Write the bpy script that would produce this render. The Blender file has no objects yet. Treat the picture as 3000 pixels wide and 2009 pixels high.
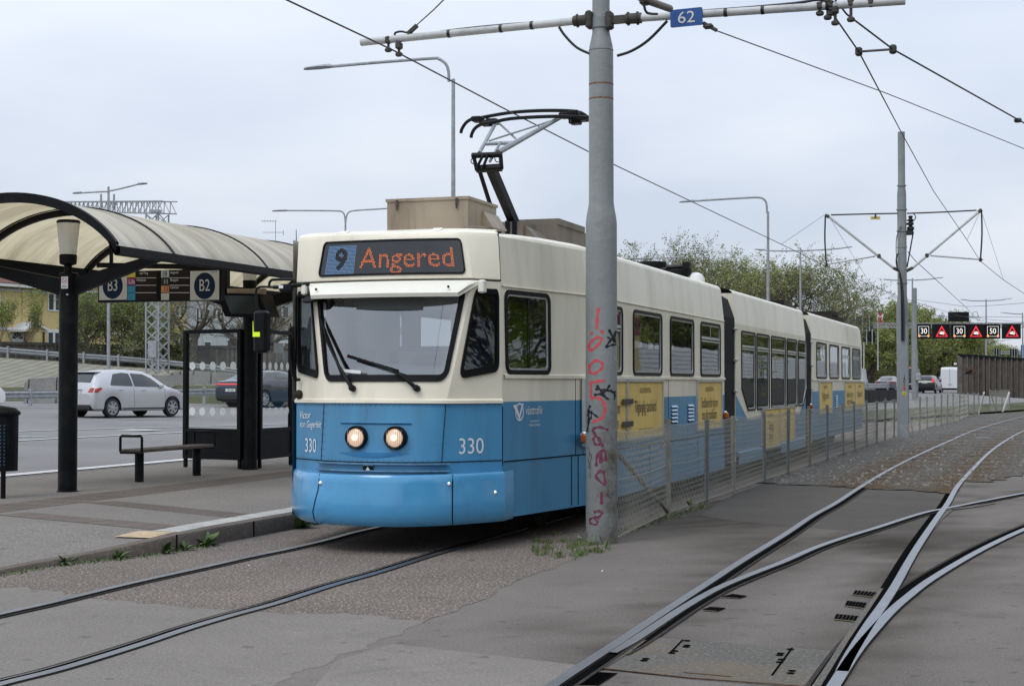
import bpy, bmesh, math, random
from mathutils import Vector, Matrix, Euler
from mathutils.geometry import delaunay_2d_cdt
PI = math.pi
S = bpy.context.scene
COL = S.collection
# ------------------------------------------------------------------ camera
FPX, CAMH, YAW, TH = 4600.0, 1.52, math.radians(18.84), math.atan(116.5 / 4600)
Fh = Vector((-math.sin(YAW), math.cos(YAW), 0)); Rt = Vector((math.cos(YAW), math.sin(YAW), 0))
Fw = Fh * math.cos(TH) + Vector((0, 0, math.sin(TH))); Up = -Fh * math.sin(TH) + Vector((0, 0, math.cos(TH)))
cd = bpy.data.cameras.new('camera'); cam = bpy.data.objects.new('camera', cd); COL.objects.link(cam)
cd.sensor_width = 36; cd.lens = FPX / 3000 * 36; cd.clip_end = 5000; cd.clip_start = 0.1
cam.location = (0, 0, CAMH)
cam.rotation_euler = Matrix((Rt, Up, -Fw)).transposed().to_euler()
S.camera = cam
# ------------------------------------------------------------------ world: overcast sky over a Nishita base
W = bpy.data.worlds.new('World'); S.world = W; W.use_nodes = True
nt = W.node_tree; N = nt.nodes; L = nt.links; N.clear()
SUN_EL, SUN_AZ = math.radians(52), math.radians(200)
sky = N.new('ShaderNodeTexSky'); sky.sky_type = 'NISHITA'; sky.sun_disc = False
sky.sun_elevation = SUN_EL; sky.sun_rotation = SUN_AZ; sky.dust_density = 3
bg1 = N.new('ShaderNodeBackground'); bg1.inputs['Strength'].default_value = 0.06
L.new(sky.outputs[0], bg1.inputs['Color'])
tc = N.new('ShaderNodeTexCoord'); sep = N.new('ShaderNodeSeparateXYZ'); L.new(tc.outputs['Generated'], sep.inputs[0])
# flatten the direction so that clouds stretch towards the horizon
dv = N.new('ShaderNodeMath'); dv.operation = 'MAXIMUM'; dv.inputs[1].default_value = 0.0; L.new(sep.outputs['Z'], dv.inputs[0])
ad = N.new('ShaderNodeMath'); ad.operation = 'ADD'; ad.inputs[1].default_value = 0.22; L.new(dv.outputs[0], ad.inputs[0])
vd = N.new('ShaderNodeVectorMath'); vd.operation = 'DIVIDE'; L.new(tc.outputs['Generated'], vd.inputs[0])
cb = N.new('ShaderNodeCombineXYZ')
for k in range(3): L.new(ad.outputs[0], cb.inputs[k])
L.new(cb.outputs[0], vd.inputs[1])
n1 = N.new('ShaderNodeTexNoise'); n1.inputs['Scale'].default_value = 1.5; n1.inputs['Detail'].default_value = 4; n1.inputs['Roughness'].default_value = 0.42; n1.inputs['Distortion'].default_value = 0.15
L.new(vd.outputs[0], n1.inputs['Vector'])
cr = N.new('ShaderNodeValToRGB'); cr.color_ramp.elements[0].position = 0.33; cr.color_ramp.elements[1].position = 0.68
cr.color_ramp.elements[0].color = (0.56, 0.635, 0.765, 1); cr.color_ramp.elements[1].color = (0.765, 0.815, 0.90, 1)
L.new(n1.outputs['Fac'], cr.inputs[0])
zr = N.new('ShaderNodeMapRange'); zr.inputs['From Min'].default_value = 0.0; zr.inputs['From Max'].default_value = 0.9
zr.inputs['To Min'].default_value = 1.0; zr.inputs['To Max'].default_value = 2.0; L.new(dv.outputs[0], zr.inputs['Value'])
hz = N.new('ShaderNodeMapRange'); hz.inputs['From Min'].default_value = 0.0; hz.inputs['From Max'].default_value = 0.16
hz.inputs['To Min'].default_value = 0.6; hz.inputs['To Max'].default_value = 0.0; L.new(dv.outputs[0], hz.inputs['Value'])
mh = N.new('ShaderNodeMix'); mh.data_type = 'RGBA'; mh.inputs[7].default_value = (0.72, 0.775, 0.845, 1)
L.new(hz.outputs[0], mh.inputs[0]); L.new(cr.outputs[0], mh.inputs[6])
bg2 = N.new('ShaderNodeBackground'); L.new(mh.outputs[2], bg2.inputs['Color']); L.new(zr.outputs[0], bg2.inputs['Strength'])
mx = N.new('ShaderNodeMixShader'); mx.inputs[0].default_value = 0.93
L.new(bg1.outputs[0], mx.inputs[1]); L.new(bg2.outputs[0], mx.inputs[2])
wo = N.new('ShaderNodeOutputWorld'); L.new(mx.outputs[0], wo.inputs['Surface'])
sd = bpy.data.lights.new('sun', 'SUN'); sd.energy = 1.1; sd.angle = math.radians(25); sd.color = (1, 0.96, 0.9)
so = bpy.data.objects.new('sun', sd); COL.objects.link(so)
# the sky's rotation and the lamp share one direction (high, behind and to the left of the camera)
_az = math.radians(200)
_d = Vector((math.sin(_az) * math.cos(SUN_EL), math.cos(_az) * math.cos(SUN_EL), math.sin(SUN_EL)))
so.rotation_euler = _d.to_track_quat('Z', 'Y').to_euler()
S.view_settings.view_transform = 'Standard'; S.view_settings.look = 'None'; S.view_settings.exposure = 0.0; S.view_settings.gamma = 1
S.cycles.use_denoising = True
S.cycles.max_bounces = 8; S.cycles.transparent_max_bounces = 24; S.cycles.sample_clamp_indirect = 4

# ------------------------------------------------------------------ photo-to-place helpers
def ray(px, py): return Fw + Rt * ((px - 1500) / FPX) + Up * ((1004.5 - py) / FPX)
O0 = Vector((0, 0, CAMH))
def PX(px, py, X): r = ray(px, py); return O0 + r * (X / r.x)
def PY(px, py, Y): r = ray(px, py); return O0 + r * (Y / r.y)
def PZ(px, py, z=0.0): r = ray(px, py); return O0 + r * ((z - CAMH) / r.z)
def PD(px, py, D): r = ray(px, py); return O0 + r * (D / r.dot(Fh))
def edge_x(y): return -14.2 + max(0, y - 50) * 0.19
def gz(x, y):
    if y < 62 and x > -14.2: return 0.15 if x < -7.4 else 0.0
    e = edge_x(y)
    if x > e: return 0.16 * max(0, 1 - (x - e) / 3)
    return min(0.75, 0.16 + 0.0225 * (e - x))
def PG(px, py):
    z = 0.2
    for _ in range(40): p = PZ(px, py, z); z = z * 0.5 + gz(p.x, p.y) * 0.5
    return p
def lerp(a, b, t): return a + (b - a) * t
def interp(x, xs, ys):
    if x <= xs[0]: return ys[0]
    for i in range(1, len(xs)):
        if x <= xs[i]: return lerp(ys[i-1], ys[i], (x - xs[i-1]) / (xs[i] - xs[i-1]))
    return ys[-1]

# ------------------------------------------------------------------ mesh builder
LOCAL = set()   # roots whose parts are modelled round their own origin
class MB:
    def __init__(s): s.v = []; s.f = []; s.m = []
    def add(s, vs, fs, mi=0):
        o = len(s.v); s.v += [tuple(p) for p in vs]
        for f in fs: s.f.append([i + o for i in f]); s.m.append(mi)
    def quad(s, a, b, c, d, mi=0): s.add([a, b, c, d], [[0, 1, 2, 3]], mi)
    def hexa(s, p, mi=0):  # 8 points: bottom ring 0-3, top ring 4-7
        s.add(p, [[3, 2, 1, 0], [4, 5, 6, 7], [0, 1, 5, 4], [1, 2, 6, 5], [2, 3, 7, 6], [3, 0, 4, 7]], mi)
    def box(s, c, d, mi=0, rz=0.0, rot=None):
        hx, hy, hz_ = d[0] / 2, d[1] / 2, d[2] / 2
        R = rot if rot is not None else Matrix.Rotation(rz, 3, 'Z')
        c = Vector(c)
        s.hexa([c + R @ Vector(q) for q in ((-hx, -hy, -hz_), (hx, -hy, -hz_), (hx, hy, -hz_), (-hx, hy, -hz_), (-hx, -hy, hz_), (hx, -hy, hz_), (hx, hy, hz_), (-hx, hy, hz_))], mi)
    def bevbox(s, c, d, b=0.01, mi=0, rz=0.0, rot=None):
        hx, hy, hz_ = d[0] / 2, d[1] / 2, d[2] / 2
        R = rot if rot is not None else Matrix.Rotation(rz, 3, 'Z')
        c = Vector(c); rings = []
        for (z, k) in ((-hz_, b), (-hz_ + b, 0), (hz_ - b, 0), (hz_, b)):
            x, y = hx - k, hy - k
            rings.append([c + R @ Vector(q) for q in ((-x + b, -y, z), (x - b, -y, z), (x, -y + b, z), (x, y - b, z), (x - b, y, z), (-x + b, y, z), (-x, y - b, z), (-x, -y + b, z))])
        s.loft(rings, True, mi); s.add(rings[0][::-1], [list(range(8))], mi); s.add(rings[-1], [list(range(8))], mi)
    def bar(s, a, b, w, h, mi=0, up=Vector((0, 0, 1))):
        a = Vector(a); b = Vector(b); d = (b - a).normalized()
        if abs(d.dot(up)) > 0.98: up = Vector((0, 1, 0))
        x = d.cross(up).normalized() * (w / 2); y = x.cross(d).normalized() * (h / 2)
        s.hexa([a - x - y, a + x - y, b + x - y, b - x - y, a - x + y, a + x + y, b + x + y, b - x + y], mi)
    def loft(s, rings, closed=True, mi=0):
        n = len(rings[0]); vs = [p for r in rings for p in r]; fs = []
        for i in range(len(rings) - 1):
            for j in range(n if closed else n - 1):
                k = (j + 1) % n; fs.append([i * n + j, i * n + k, (i + 1) * n + k, (i + 1) * n + j])
        s.add(vs, fs, mi)
    def tube(s, pts, r, n=8, mi=0, caps=True):
        pts = [Vector(p) for p in pts]; rs = r if isinstance(r, (list, tuple)) else [r] * len(pts)
        rings = []; x = None
        for i, p in enumerate(pts):
            t = (pts[min(i + 1, len(pts) - 1)] - pts[max(i - 1, 0)]).normalized()
            if x is None:
                x = t.cross(Vector((0, 0, 1)));  x = x if x.length > 0.1 else t.cross(Vector((0, 1, 0)))
            x = (x - t * x.dot(t)).normalized(); y = t.cross(x)
            rings.append([p + (x * math.cos(2 * PI * k / n) + y * math.sin(2 * PI * k / n)) * rs[i] for k in range(n)])
        s.loft(rings, True, mi)
        if caps: s.add(rings[0][::-1], [list(range(n))], mi); s.add(rings[-1], [list(range(n))], mi)
    def lathe(s, c, prof, n=20, mi=0, axis=None):
        c = Vector(c); A = axis.normalized() if axis is not None else Vector((0, 0, 1))
        x = A.cross(Vector((0, 1, 0)));  x = x if x.length > 0.1 else A.cross(Vector((1, 0, 0)))
        x.normalize(); y = A.cross(x)
        rings = [[c + A * z + (x * math.cos(2 * PI * k / n) + y * math.sin(2 * PI * k / n)) * r for k in range(n)] for (r, z) in prof]
        s.loft(rings, True, mi)
        for q, r in ((rings[0][::-1], prof[0][0]), (rings[-1], prof[-1][0])):
            if r > 1e-4: s.add(q, [list(range(n))], mi)
    def grid(s, fn, us, vs_, mi=0):
        rows = [[fn(u, v) for u in us] for v in vs_]
        s.loft(rows, False, mi)
    def poly(s, outer, holes, fn, mi=0, maxlen=0.0, d=0.0, inner=0.0):
        loops = []
        for lp in [outer] + holes:
            if maxlen:
                q = []
                for i, a in enumerate(lp):
                    b = lp[(i + 1) % len(lp)]; k = max(1, int(math.ceil(math.hypot(b[0] - a[0], b[1] - a[1]) / maxlen)))
                    q += [(lerp(a[0], b[0], j / k), lerp(a[1], b[1], j / k)) for j in range(k)]
                lp = q
            loops.append([Vector((a[0], a[1], 0)) for a in lp])
        V2 = [Vector((q.x, q.y)) for lp in loops for q in lp]; E = []; o = 0
        for lp in loops: k = len(lp); E += [(o + i, o + (i + 1) % k) for i in range(k)]; o += k
        if inner:
            xs = [q.x for q in loops[0]]; ys = [q.y for q in loops[0]]; nx = int((max(xs) - min(xs)) / inner) + 1; ny = int((max(ys) - min(ys)) / inner) + 1
            V2 += [Vector((min(xs) + (i + .5) * (max(xs) - min(xs)) / nx, min(ys) + (j + .5) * (max(ys) - min(ys)) / ny)) for i in range(nx) for j in range(ny)]
        vo, _, fo, _, _, _ = delaunay_2d_cdt(V2, E, [], 0, 1e-6)
        def ins(x, y, lp):
            c = False; j = len(lp) - 1
            for i in range(len(lp)):
                a, b = lp[i], lp[j]
                if (a.y > y) != (b.y > y) and x < (b.x - a.x) * (y - a.y) / (b.y - a.y) + a.x: c = not c
                j = i
            return c
        keep = []
        for f in fo:
            x = sum(vo[i].x for i in f) / 3; y = sum(vo[i].y for i in f) / 3
            if ins(x, y, loops[0]) and not any(ins(x, y, h) for h in loops[1:]): keep.append(list(f))
        s.add([fn(q.x, q.y, d) for q in vo], keep, mi)
    def ring(s, outer, inner, fn, d0, d1, mi=0):
        q0, q1 = [], []
        for i in range(len(outer)):
            a, b, c, e = outer[i], outer[(i + 1) % len(outer)], inner[i], inner[(i + 1) % len(outer)]
            k = max(1, int(math.hypot(b[0] - a[0], b[1] - a[1]) / .15))
            q0 += [(lerp(a[0], b[0], j / k), lerp(a[1], b[1], j / k)) for j in range(k)]; q1 += [(lerp(c[0], e[0], j / k), lerp(c[1], e[1], j / k)) for j in range(k)]
        outer, inner = q0, q1
        rings = [[fn(a, b, d0) for a, b in outer], [fn(a, b, d1) for a, b in outer], [fn(a, b, d1) for a, b in inner], [fn(a, b, d0) for a, b in inner]]
        s.loft(rings, True, mi)
    def text(s, txt, size, o, u, v, sx=1.0, align='CENTER', mi=0, off=None):
        vs, fs = text_geo(txt, align); o = Vector(o); u = Vector(u).normalized(); v = Vector(v).normalized()
        s.add([o + u * (p[0] * size * sx) + v * (p[1] * size) for p in vs], fs, mi)
    def obj(s, name, mats, parent=None, smooth=32, origin=None, keep=False):
        off = Vector((0, 0, 0))
        if parent is not None:
            q = parent
            while q is not None and q.name not in LOCAL: off += q.location; q = q.parent
        elif not keep and s.v:
            xs = [p[0] for p in s.v]; ys = [p[1] for p in s.v]; zs = [p[2] for p in s.v]
            off = Vector(((min(xs) + max(xs)) / 2, (min(ys) + max(ys)) / 2, min(zs)))
        me = bpy.data.meshes.new(name)
        me.from_pydata([(p[0] - off.x, p[1] - off.y, p[2] - off.z) for p in s.v], [], s.f)
        if not isinstance(mats, (list, tuple)): mats = [mats]
        for m in mats: me.materials.append(m)
        me.polygons.foreach_set('material_index', s.m)
        if smooth:
            me.polygons.foreach_set('use_smooth', [True] * len(s.f)); me.set_sharp_from_angle(angle=math.radians(smooth))
        me.update()
        o = bpy.data.objects.new(name, me); COL.objects.link(o)
        if parent is not None: o.parent = parent
        else: o.location = off
        return o
_tg = {}
def text_geo(txt, align='CENTER'):
    k = (txt, align)
    if k not in _tg:
        c = bpy.data.curves.new('lettering_tmp', 'FONT'); c.body = txt; c.align_x = align; c.align_y = 'CENTER'; c.resolution_u = 3; c.size = 1
        o = bpy.data.objects.new('lettering_tmp', c); COL.objects.link(o)
        dg = bpy.context.evaluated_depsgraph_get(); me = bpy.data.meshes.new_from_object(o.evaluated_get(dg))
        _tg[k] = ([tuple(v.co) for v in me.vertices], [list(p.vertices) for p in me.polygons])
        bpy.data.objects.remove(o); bpy.data.curves.remove(c); bpy.data.meshes.remove(me)
    return _tg[k]
def tag(o, label=None, cat=None, group=None, kind=None):
    if label: o['label'] = label
    if cat: o['category'] = cat
    if group: o['group'] = group
    if kind: o['kind'] = kind
    return o
def root(name, loc, label, cat, group=None):
    o = bpy.data.objects.new(name, None); COL.objects.link(o); o.location = loc; o.empty_display_size = 0.2
    bpy.context.view_layer.update()
    return tag(o, label, cat, group)
def dup(r, loc, rz, label, scale=None):
    def cp(o, par):
        c = o.copy(); COL.objects.link(c); c.parent = par
        for ch in o.children: cp(ch, c)
        return c
    c = cp(r, None); c.location = loc; c.rotation_euler = (0, 0, rz); c['label'] = label
    if scale: c.scale = scale
    return c
def struct(mb, name, m, smooth=32): return tag(mb.obj(name, m, None, smooth, keep=True), kind='structure')
def round_poly(pts, r, seg=5):
    out = []; n = len(pts)
    for i in range(n):
        p0, p, p1 = Vector(pts[i-1]), Vector(pts[i]), Vector(pts[(i + 1) % n])
        a = (p0 - p).normalized(); b = (p1 - p).normalized(); ang = a.angle(b)
        rr = r[i] if isinstance(r, (list, tuple)) else r
        t = min(rr / math.tan(ang / 2), (p0 - p).length * 0.48, (p1 - p).length * 0.48); rad = t * math.tan(ang / 2)
        c = p + (a + b).normalized() * (rad / math.sin(ang / 2))
        s0 = p + a * t - c; s1 = p + b * t - c
        th0 = math.atan2(s0.y, s0.x); dth = math.atan2(s1.y, s1.x) - th0
        while dth > PI: dth -= 2 * PI
        while dth < -PI: dth += 2 * PI
        out += [(c.x + rad * math.cos(th0 + dth * k / seg), c.y + rad * math.sin(th0 + dth * k / seg)) for k in range(seg + 1)]
    return out
def inset(pts, d):
    n = len(pts); A = sum(pts[i-1][0] * pts[i][1] - pts[i][0] * pts[i-1][1] for i in range(n)); sg = 1 if A > 0 else -1
    out = []
    for i in range(n):
        p0, p, p1 = Vector(pts[i-1]), Vector(pts[i]), Vector(pts[(i + 1) % n])
        e0 = (p - p0).normalized(); e1 = (p1 - p).normalized()
        n0 = Vector((-e0.y, e0.x)) * sg; n1 = Vector((-e1.y, e1.x)) * sg
        m = (n0 + n1); k = d / max(0.2, (1 + n0.dot(n1)))
        out.append((p.x + m.x * k, p.y + m.y * k))
    return out

# ------------------------------------------------------------------ materials
def mat(name, col, rough=0.6, metal=0.0, var=0.0, vs=2.0, bump=0.0, bs=30.0, dirt=None, ds=3.0, da=0.5, emis=None, es=1.0, coat=0.0, streak=False, spec=0.5):
    m = bpy.data.materials.new(name); m.use_nodes = True; n = m.node_tree.nodes; l = m.node_tree.links
    b = n['Principled BSDF']; b.inputs['Roughness'].default_value = rough; b.inputs['Metallic'].default_value = metal
    b.inputs['Base Color'].default_value = (*col, 1); b.inputs['Coat Weight'].default_value = coat; b.inputs['Specular IOR Level'].default_value = spec
    b.inputs['Coat Roughness'].default_value = 0.08
    if emis: b.inputs['Emission Color'].default_value = (*emis, 1); b.inputs['Emission Strength'].default_value = es
    tc = n.new('ShaderNodeTexCoord'); cur = None
    def mixc(fac, a, c):
        x = n.new('ShaderNodeMix'); x.data_type = 'RGBA'
        l.new(fac, x.inputs[0])
        for sock, val in ((x.inputs[6], a), (x.inputs[7], c)):
            if isinstance(val, tuple): sock.default_value = (*val, 1)
            else: l.new(val, sock)
        return x.outputs[2]
    def noise(scale, det=4, vec=None, ro=0.6):
        t = n.new('ShaderNodeTexNoise'); t.inputs['Scale'].default_value = scale; t.inputs['Detail'].default_value = det; t.inputs['Roughness'].default_value = ro
        l.new(vec or tc.outputs['Object'], t.inputs['Vector']); return t.outputs['Fac']
    def rng(v, a, b_, c=0.0, d=1.0):
        t = n.new('ShaderNodeMapRange'); l.new(v, t.inputs['Value'])
        for k, q in zip(('From Min', 'From Max', 'To Min', 'To Max'), (a, b_, c, d)): t.inputs[k].default_value = q
        return t.outputs[0]
    if var: cur = mixc(rng(noise(vs), 0.3, 0.7), tuple(c * (1 - var) for c in col), tuple(min(1, c * (1 + var)) for c in col))
    if dirt:
        vec = None
        if streak:
            mp = n.new('ShaderNodeMapping'); mp.inputs['Scale'].default_value = (1, 1, 0.12) if streak is True else streak
            l.new(tc.outputs['Object'], mp.inputs['Vector']); vec = mp.outputs[0]
        cur = mixc(rng(noise(ds, 6, vec, 0.65), 0.48, 0.8, 0, da), cur if cur is not None else col, dirt)
    if cur is not None: l.new(cur, b.inputs['Base Color'])
    if bump:
        bp = n.new('ShaderNodeBump'); bp.inputs['Strength'].default_value = bump; bp.inputs['Distance'].default_value = 0.02
        l.new(noise(bs, 3), bp.inputs['Height']); l.new(bp.outputs[0], b.inputs['Normal'])
    m['_h'] = 1
    return m
def ground_mat(name, base, spots, stain, fine=90.0, big=0.5, stain_amt=0.6, bump=0.5, rough=0.9, stones=None, rust=None, speck=0.35, light=1.35):
    m = bpy.data.materials.new(name); m.use_nodes = True; n = m.node_tree.nodes; l = m.node_tree.links
    b = n['Principled BSDF']; b.inputs['Roughness'].default_value = rough; b.inputs['Specular IOR Level'].default_value = 0.07
    tc = n.new('ShaderNodeTexCoord')
    def noise(scale, det=4, ro=0.6, vec=None, dist=0.0):
        t = n.new('ShaderNodeTexNoise'); t.inputs['Scale'].default_value = scale; t.inputs['Detail'].default_value = det; t.inputs['Roughness'].default_value = ro; t.inputs['Distortion'].default_value = dist
        l.new(vec or tc.outputs['Object'], t.inputs['Vector']); return t.outputs['Fac']
    def rng(v, a, b_, c=0.0, d=1.0):
        t = n.new('ShaderNodeMapRange'); l.new(v, t.inputs['Value'])
        for k, q in zip(('From Min', 'From Max', 'To Min', 'To Max'), (a, b_, c, d)): t.inputs[k].default_value = q
        return t.outputs[0]
    def mixc(fac, a, c):
        x = n.new('ShaderNodeMix'); x.data_type = 'RGBA'; l.new(fac, x.inputs[0])
        for sock, val in ((x.inputs[6], a), (x.inputs[7], c)):
            if isinstance(val, tuple): sock.default_value = (*val, 1)
            else: l.new(val, sock)
        return x.outputs[2]
    cur = mixc(rng(noise(big, 5, 0.6), 0.3, 0.7), tuple(c * 0.82 for c in base), tuple(c * 1.12 for c in base))
    cur = mixc(rng(noise(big * 5, 5, 0.7), 0.35, 0.75, 0, 0.5), cur, tuple(c * 0.8 for c in base))
    if stones:
        vo = n.new('ShaderNodeTexVoronoi'); vo.inputs['Scale'].default_value = stones; l.new(tc.outputs['Object'], vo.inputs['Vector'])
        sp = n.new('ShaderNodeSeparateColor'); l.new(vo.outputs['Color'], sp.inputs[0])
        cur = mixc(rng(sp.outputs[0], 0.0, 1.0, 0.0, 0.9), tuple(c * 0.35 for c in base), tuple(min(1, c * 1.7) for c in base))
        cur = mixc(rng(vo.outputs['Distance'], 0.25, 0.6, 0, 0.85), cur, tuple(c * 0.16 for c in base))
    else:
        cur = mixc(rng(noise(fine, 2, 0.5), 0.52, 0.72, 0, speck), cur, tuple(min(1, c * light) for c in spots))
        cur = mixc(rng(noise(fine * 0.7, 2, 0.5), 0.56, 0.7, 0, speck), cur, tuple(c * 0.45 for c in base))
    cur = mixc(rng(noise(1.7, 8, 0.75, dist=0.6), 0.55, 0.78, 0, stain_amt), cur, stain)
    cur = mixc(rng(noise(6.5, 3, .5), .655, .70, 0, .5 if not stones else 0), cur, tuple(c * .45 for c in base))
    if rust: cur = mixc(rng(noise(1.1, 6, 0.7), 0.5, 0.7, 0, 0.8), cur, rust)
    l.new(cur, b.inputs['Base Color'])
    bp = n.new('ShaderNodeBump'); bp.inputs['Strength'].default_value = bump; bp.inputs['Distance'].default_value = 0.02 if not stones else 0.05
    l.new(vo.outputs['Distance'] if stones else noise(fine * 1.3, 3, 0.7), bp.inputs['Height']); l.new(bp.outputs[0], b.inputs['Normal'])
    if stones: bp.invert = True
    return m
def glass_mat(name, tint=(0.5, 0.55, 0.55), refl=1.0, base=0.04):
    m = bpy.data.materials.new(name); m.use_nodes = True; n = m.node_tree.nodes; l = m.node_tree.links; n.clear()
    tr = n.new('ShaderNodeBsdfTransparent'); tr.inputs[0].default_value = (*tint, 1)
    gl = n.new('ShaderNodeBsdfGlossy'); gl.inputs['Roughness'].default_value = 0.015; gl.inputs['Color'].default_value = (0.92, 0.95, 0.97, 1)
    fr = n.new('ShaderNodeFresnel'); fr.inputs['IOR'].default_value = 1.55
    ml = n.new('ShaderNodeMath'); ml.operation = 'MULTIPLY_ADD'; ml.inputs[1].default_value = refl; ml.inputs[2].default_value = base; ml.use_clamp = True
    l.new(fr.outputs[0], ml.inputs[0])
    tcx = n.new('ShaderNodeTexCoord'); nz = n.new('ShaderNodeTexNoise'); nz.inputs['Scale'].default_value = 2.2; l.new(tcx.outputs['Object'], nz.inputs['Vector'])
    bp = n.new('ShaderNodeBump'); bp.inputs['Strength'].default_value = 0.016; bp.inputs['Distance'].default_value = 0.05; l.new(nz.outputs['Fac'], bp.inputs['Height']); l.new(bp.outputs[0], gl.inputs['Normal'])
    mx = n.new('ShaderNodeMixShader'); l.new(ml.outputs[0], mx.inputs[0]); l.new(tr.outputs[0], mx.inputs[1]); l.new(gl.outputs[0], mx.inputs[2])
    o = n.new('ShaderNodeOutputMaterial'); l.new(mx.outputs[0], o.inputs['Surface'])
    return m
M = {}
M['cream'] = mat('cream_paint', (0.80, 0.745, 0.60), 0.38, var=0.05, vs=1.2, dirt=(0.44, 0.39, 0.30), ds=2.4, da=0.62, streak=True, coat=0.2)
M['creamw'] = mat('cream_visor', (0.82, 0.80, 0.70), 0.35, var=0.03, dirt=(0.5, 0.45, 0.36), ds=4, da=0.3)
M['blue'] = mat('tram_blue', (0.055, 0.245, 0.435), 0.36, var=0.07, vs=1.0, dirt=(0.045, 0.10, 0.16), ds=3.2, da=0.6, streak=True, coat=0.12)
M['blueb'] = mat('bumper_blue', (0.075, 0.32, 0.58), 0.2, var=0.05, vs=1.5, dirt=(0.05, 0.13, 0.25), ds=4, da=0.35, coat=0.35)
M['seam'] = mat('panel_gap', (0.012, 0.016, 0.02), 0.9, spec=0.05)
M['rubber'] = mat('black_rubber', (0.005, 0.005, 0.006), 0.5, spec=.2)
M['black'] = mat('black_paint', (0.004, 0.004, 0.005), 0.5, spec=.16, var=0.3, vs=4, dirt=(0.02, 0.02, 0.02), ds=6, da=0.5)
M['dark'] = mat('dark_underside', (0.008, 0.0075, 0.007), 0.95, spec=0.05)
M['alu'] = mat('dull_aluminium', (0.55, 0.56, 0.57), 0.4, 0.6, var=0.15)
M['chrome'] = mat('bright_metal', (0.8, 0.8, 0.8), 0.12, 1.0)
M['galv'] = mat('galvanised_steel', (0.33, 0.345, 0.36), 0.5, 0.35, var=0.18, vs=6, dirt=(0.2, 0.2, 0.2), ds=5, da=0.5)
M['polegrey'] = mat('grey_pole_paint', (0.215, 0.235, 0.235), 0.55, var=0.08, vs=3, bump=0.25, bs=14, dirt=(0.12, 0.12, 0.115), ds=3.5, da=0.6)
M['mastpale'] = mat('pale_tube_paint', (0.5, 0.51, 0.51), 0.5, var=0.1, vs=5, dirt=(0.22, 0.21, 0.2), ds=6, da=0.6)
M['rust'] = mat('rusty_steel', (0.10, 0.055, 0.03), 0.85, var=0.4, vs=20)
M['bronze'] = mat('weathered_fitting', (0.06, 0.055, 0.048), 0.7, 0.2, var=0.4, vs=20)
M['wire'] = mat('dark_wire', (0.03, 0.03, 0.032), 0.55)
M['cable'] = mat('black_cable', (0.01, 0.01, 0.011), 0.5)
M['rail'] = mat('worn_rail_steel', (0.235, 0.25, 0.27), 0.34, 0.85, var=0.12, vs=5)
M['raild'] = mat('dark_rail_side', (0.035, 0.031, 0.028), 0.85, 0.0, spec=.1, var=0.3, vs=8)
M['groove'] = mat('rail_groove', (0.006, 0.006, 0.006), 1.0, spec=0.0)
M['white'] = mat('white_paint', (0.75, 0.75, 0.74), 0.5, var=0.06, vs=8)
M['lett'] = mat('pale_lettering', (0.72, 0.74, 0.76), 0.5)
M['roadpaint'] = mat('worn_road_paint', (0.58, 0.58, 0.57), 0.8, var=0.15, vs=3, dirt=(0.2, 0.2, 0.2), ds=9, da=0.7)
M['glass'] = glass_mat('window_glass', (0.42, 0.45, 0.46))
M['wglass'] = glass_mat('windscreen_glass', (0.92, 0.95, 0.95), 1.2, 0.20)
M['sglass'] = glass_mat('shelter_glass', (0.95, 0.97, 0.96), 0.5, 0.0)
M['cglass'] = mat('dark_car_glass', (0.02, 0.026, 0.03), 0.06, spec=0.8)
M['yellowad'] = mat('yellow_poster', (0.72, 0.51, 0.15), 0.55, var=0.05, vs=2, dirt=(0.36, 0.26, 0.09), ds=3, da=0.5, streak=True)
M['ink'] = mat('dark_print', (0.05, 0.04, 0.02), 0.6)
M['amber'] = mat('amber_lens', (0.45, 0.10, 0.01), 0.2)
M['tan'] = mat('stained_roof_box', (0.33, 0.27, 0.20), 0.55, var=0.15, vs=2, dirt=(0.13, 0.095, 0.065), ds=3.5, da=0.95, streak=True)
M['tand'] = mat('dark_roof_box', (0.17, 0.145, 0.115), 0.7, var=0.2, vs=2, dirt=(0.05, 0.045, 0.04), ds=3, da=0.8, streak=True)
M['bellow'] = mat('bellows_rubber', (0.022, 0.021, 0.02), 0.75, var=0.3, vs=5)
# ================================================================== SETTING
rnd = random.Random(5)
GM = {}
GM['yard'] = ground_mat('yard_asphalt', (0.178, 0.160, 0.142), (0.29, 0.275, 0.255), (0.075, 0.068, 0.06), 70, 0.35, 0.6, 0.4)
GM['patch'] = ground_mat('patched_asphalt', (0.215, 0.195, 0.174), (0.33, 0.31, 0.29), (0.11, 0.10, 0.09), 60, 0.5, 0.45, 0.4)
GM['gravel'] = ground_mat('packed_gravel', (0.185, 0.150, 0.128), (0.40, 0.37, 0.34), (0.10, 0.082, 0.07), 55, 0.8, 0.6, 0.9, speck=0.75, light=1.7)
GM['plat'] = ground_mat('platform_asphalt', (0.205, 0.186, 0.166), (0.34, 0.325, 0.305), (0.12, 0.105, 0.094), 60, 0.3, 0.45, 0.4, speck=0.55, light=1.5)
GM['road'] = ground_mat('road_asphalt', (0.23,0.222,0.218), (0.27, 0.265, 0.26), (0.14, 0.135, 0.135), 60, 0.2, 0.4, 0.3)
GM['ballast'] = ground_mat('ballast_stone', (0.44, 0.42, 0.385), (0.3, 0.3, 0.3), (0.10, 0.09, 0.08), stones=58, big=0.6, stain_amt=0.3, bump=1.0)
GM['soil'] = ground_mat('rough_grass_soil', (0.10, 0.10, 0.06), (0.14, 0.15, 0.08), (0.06, 0.07, 0.035), 8, 0.1, 0.6, 0.6)
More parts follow.
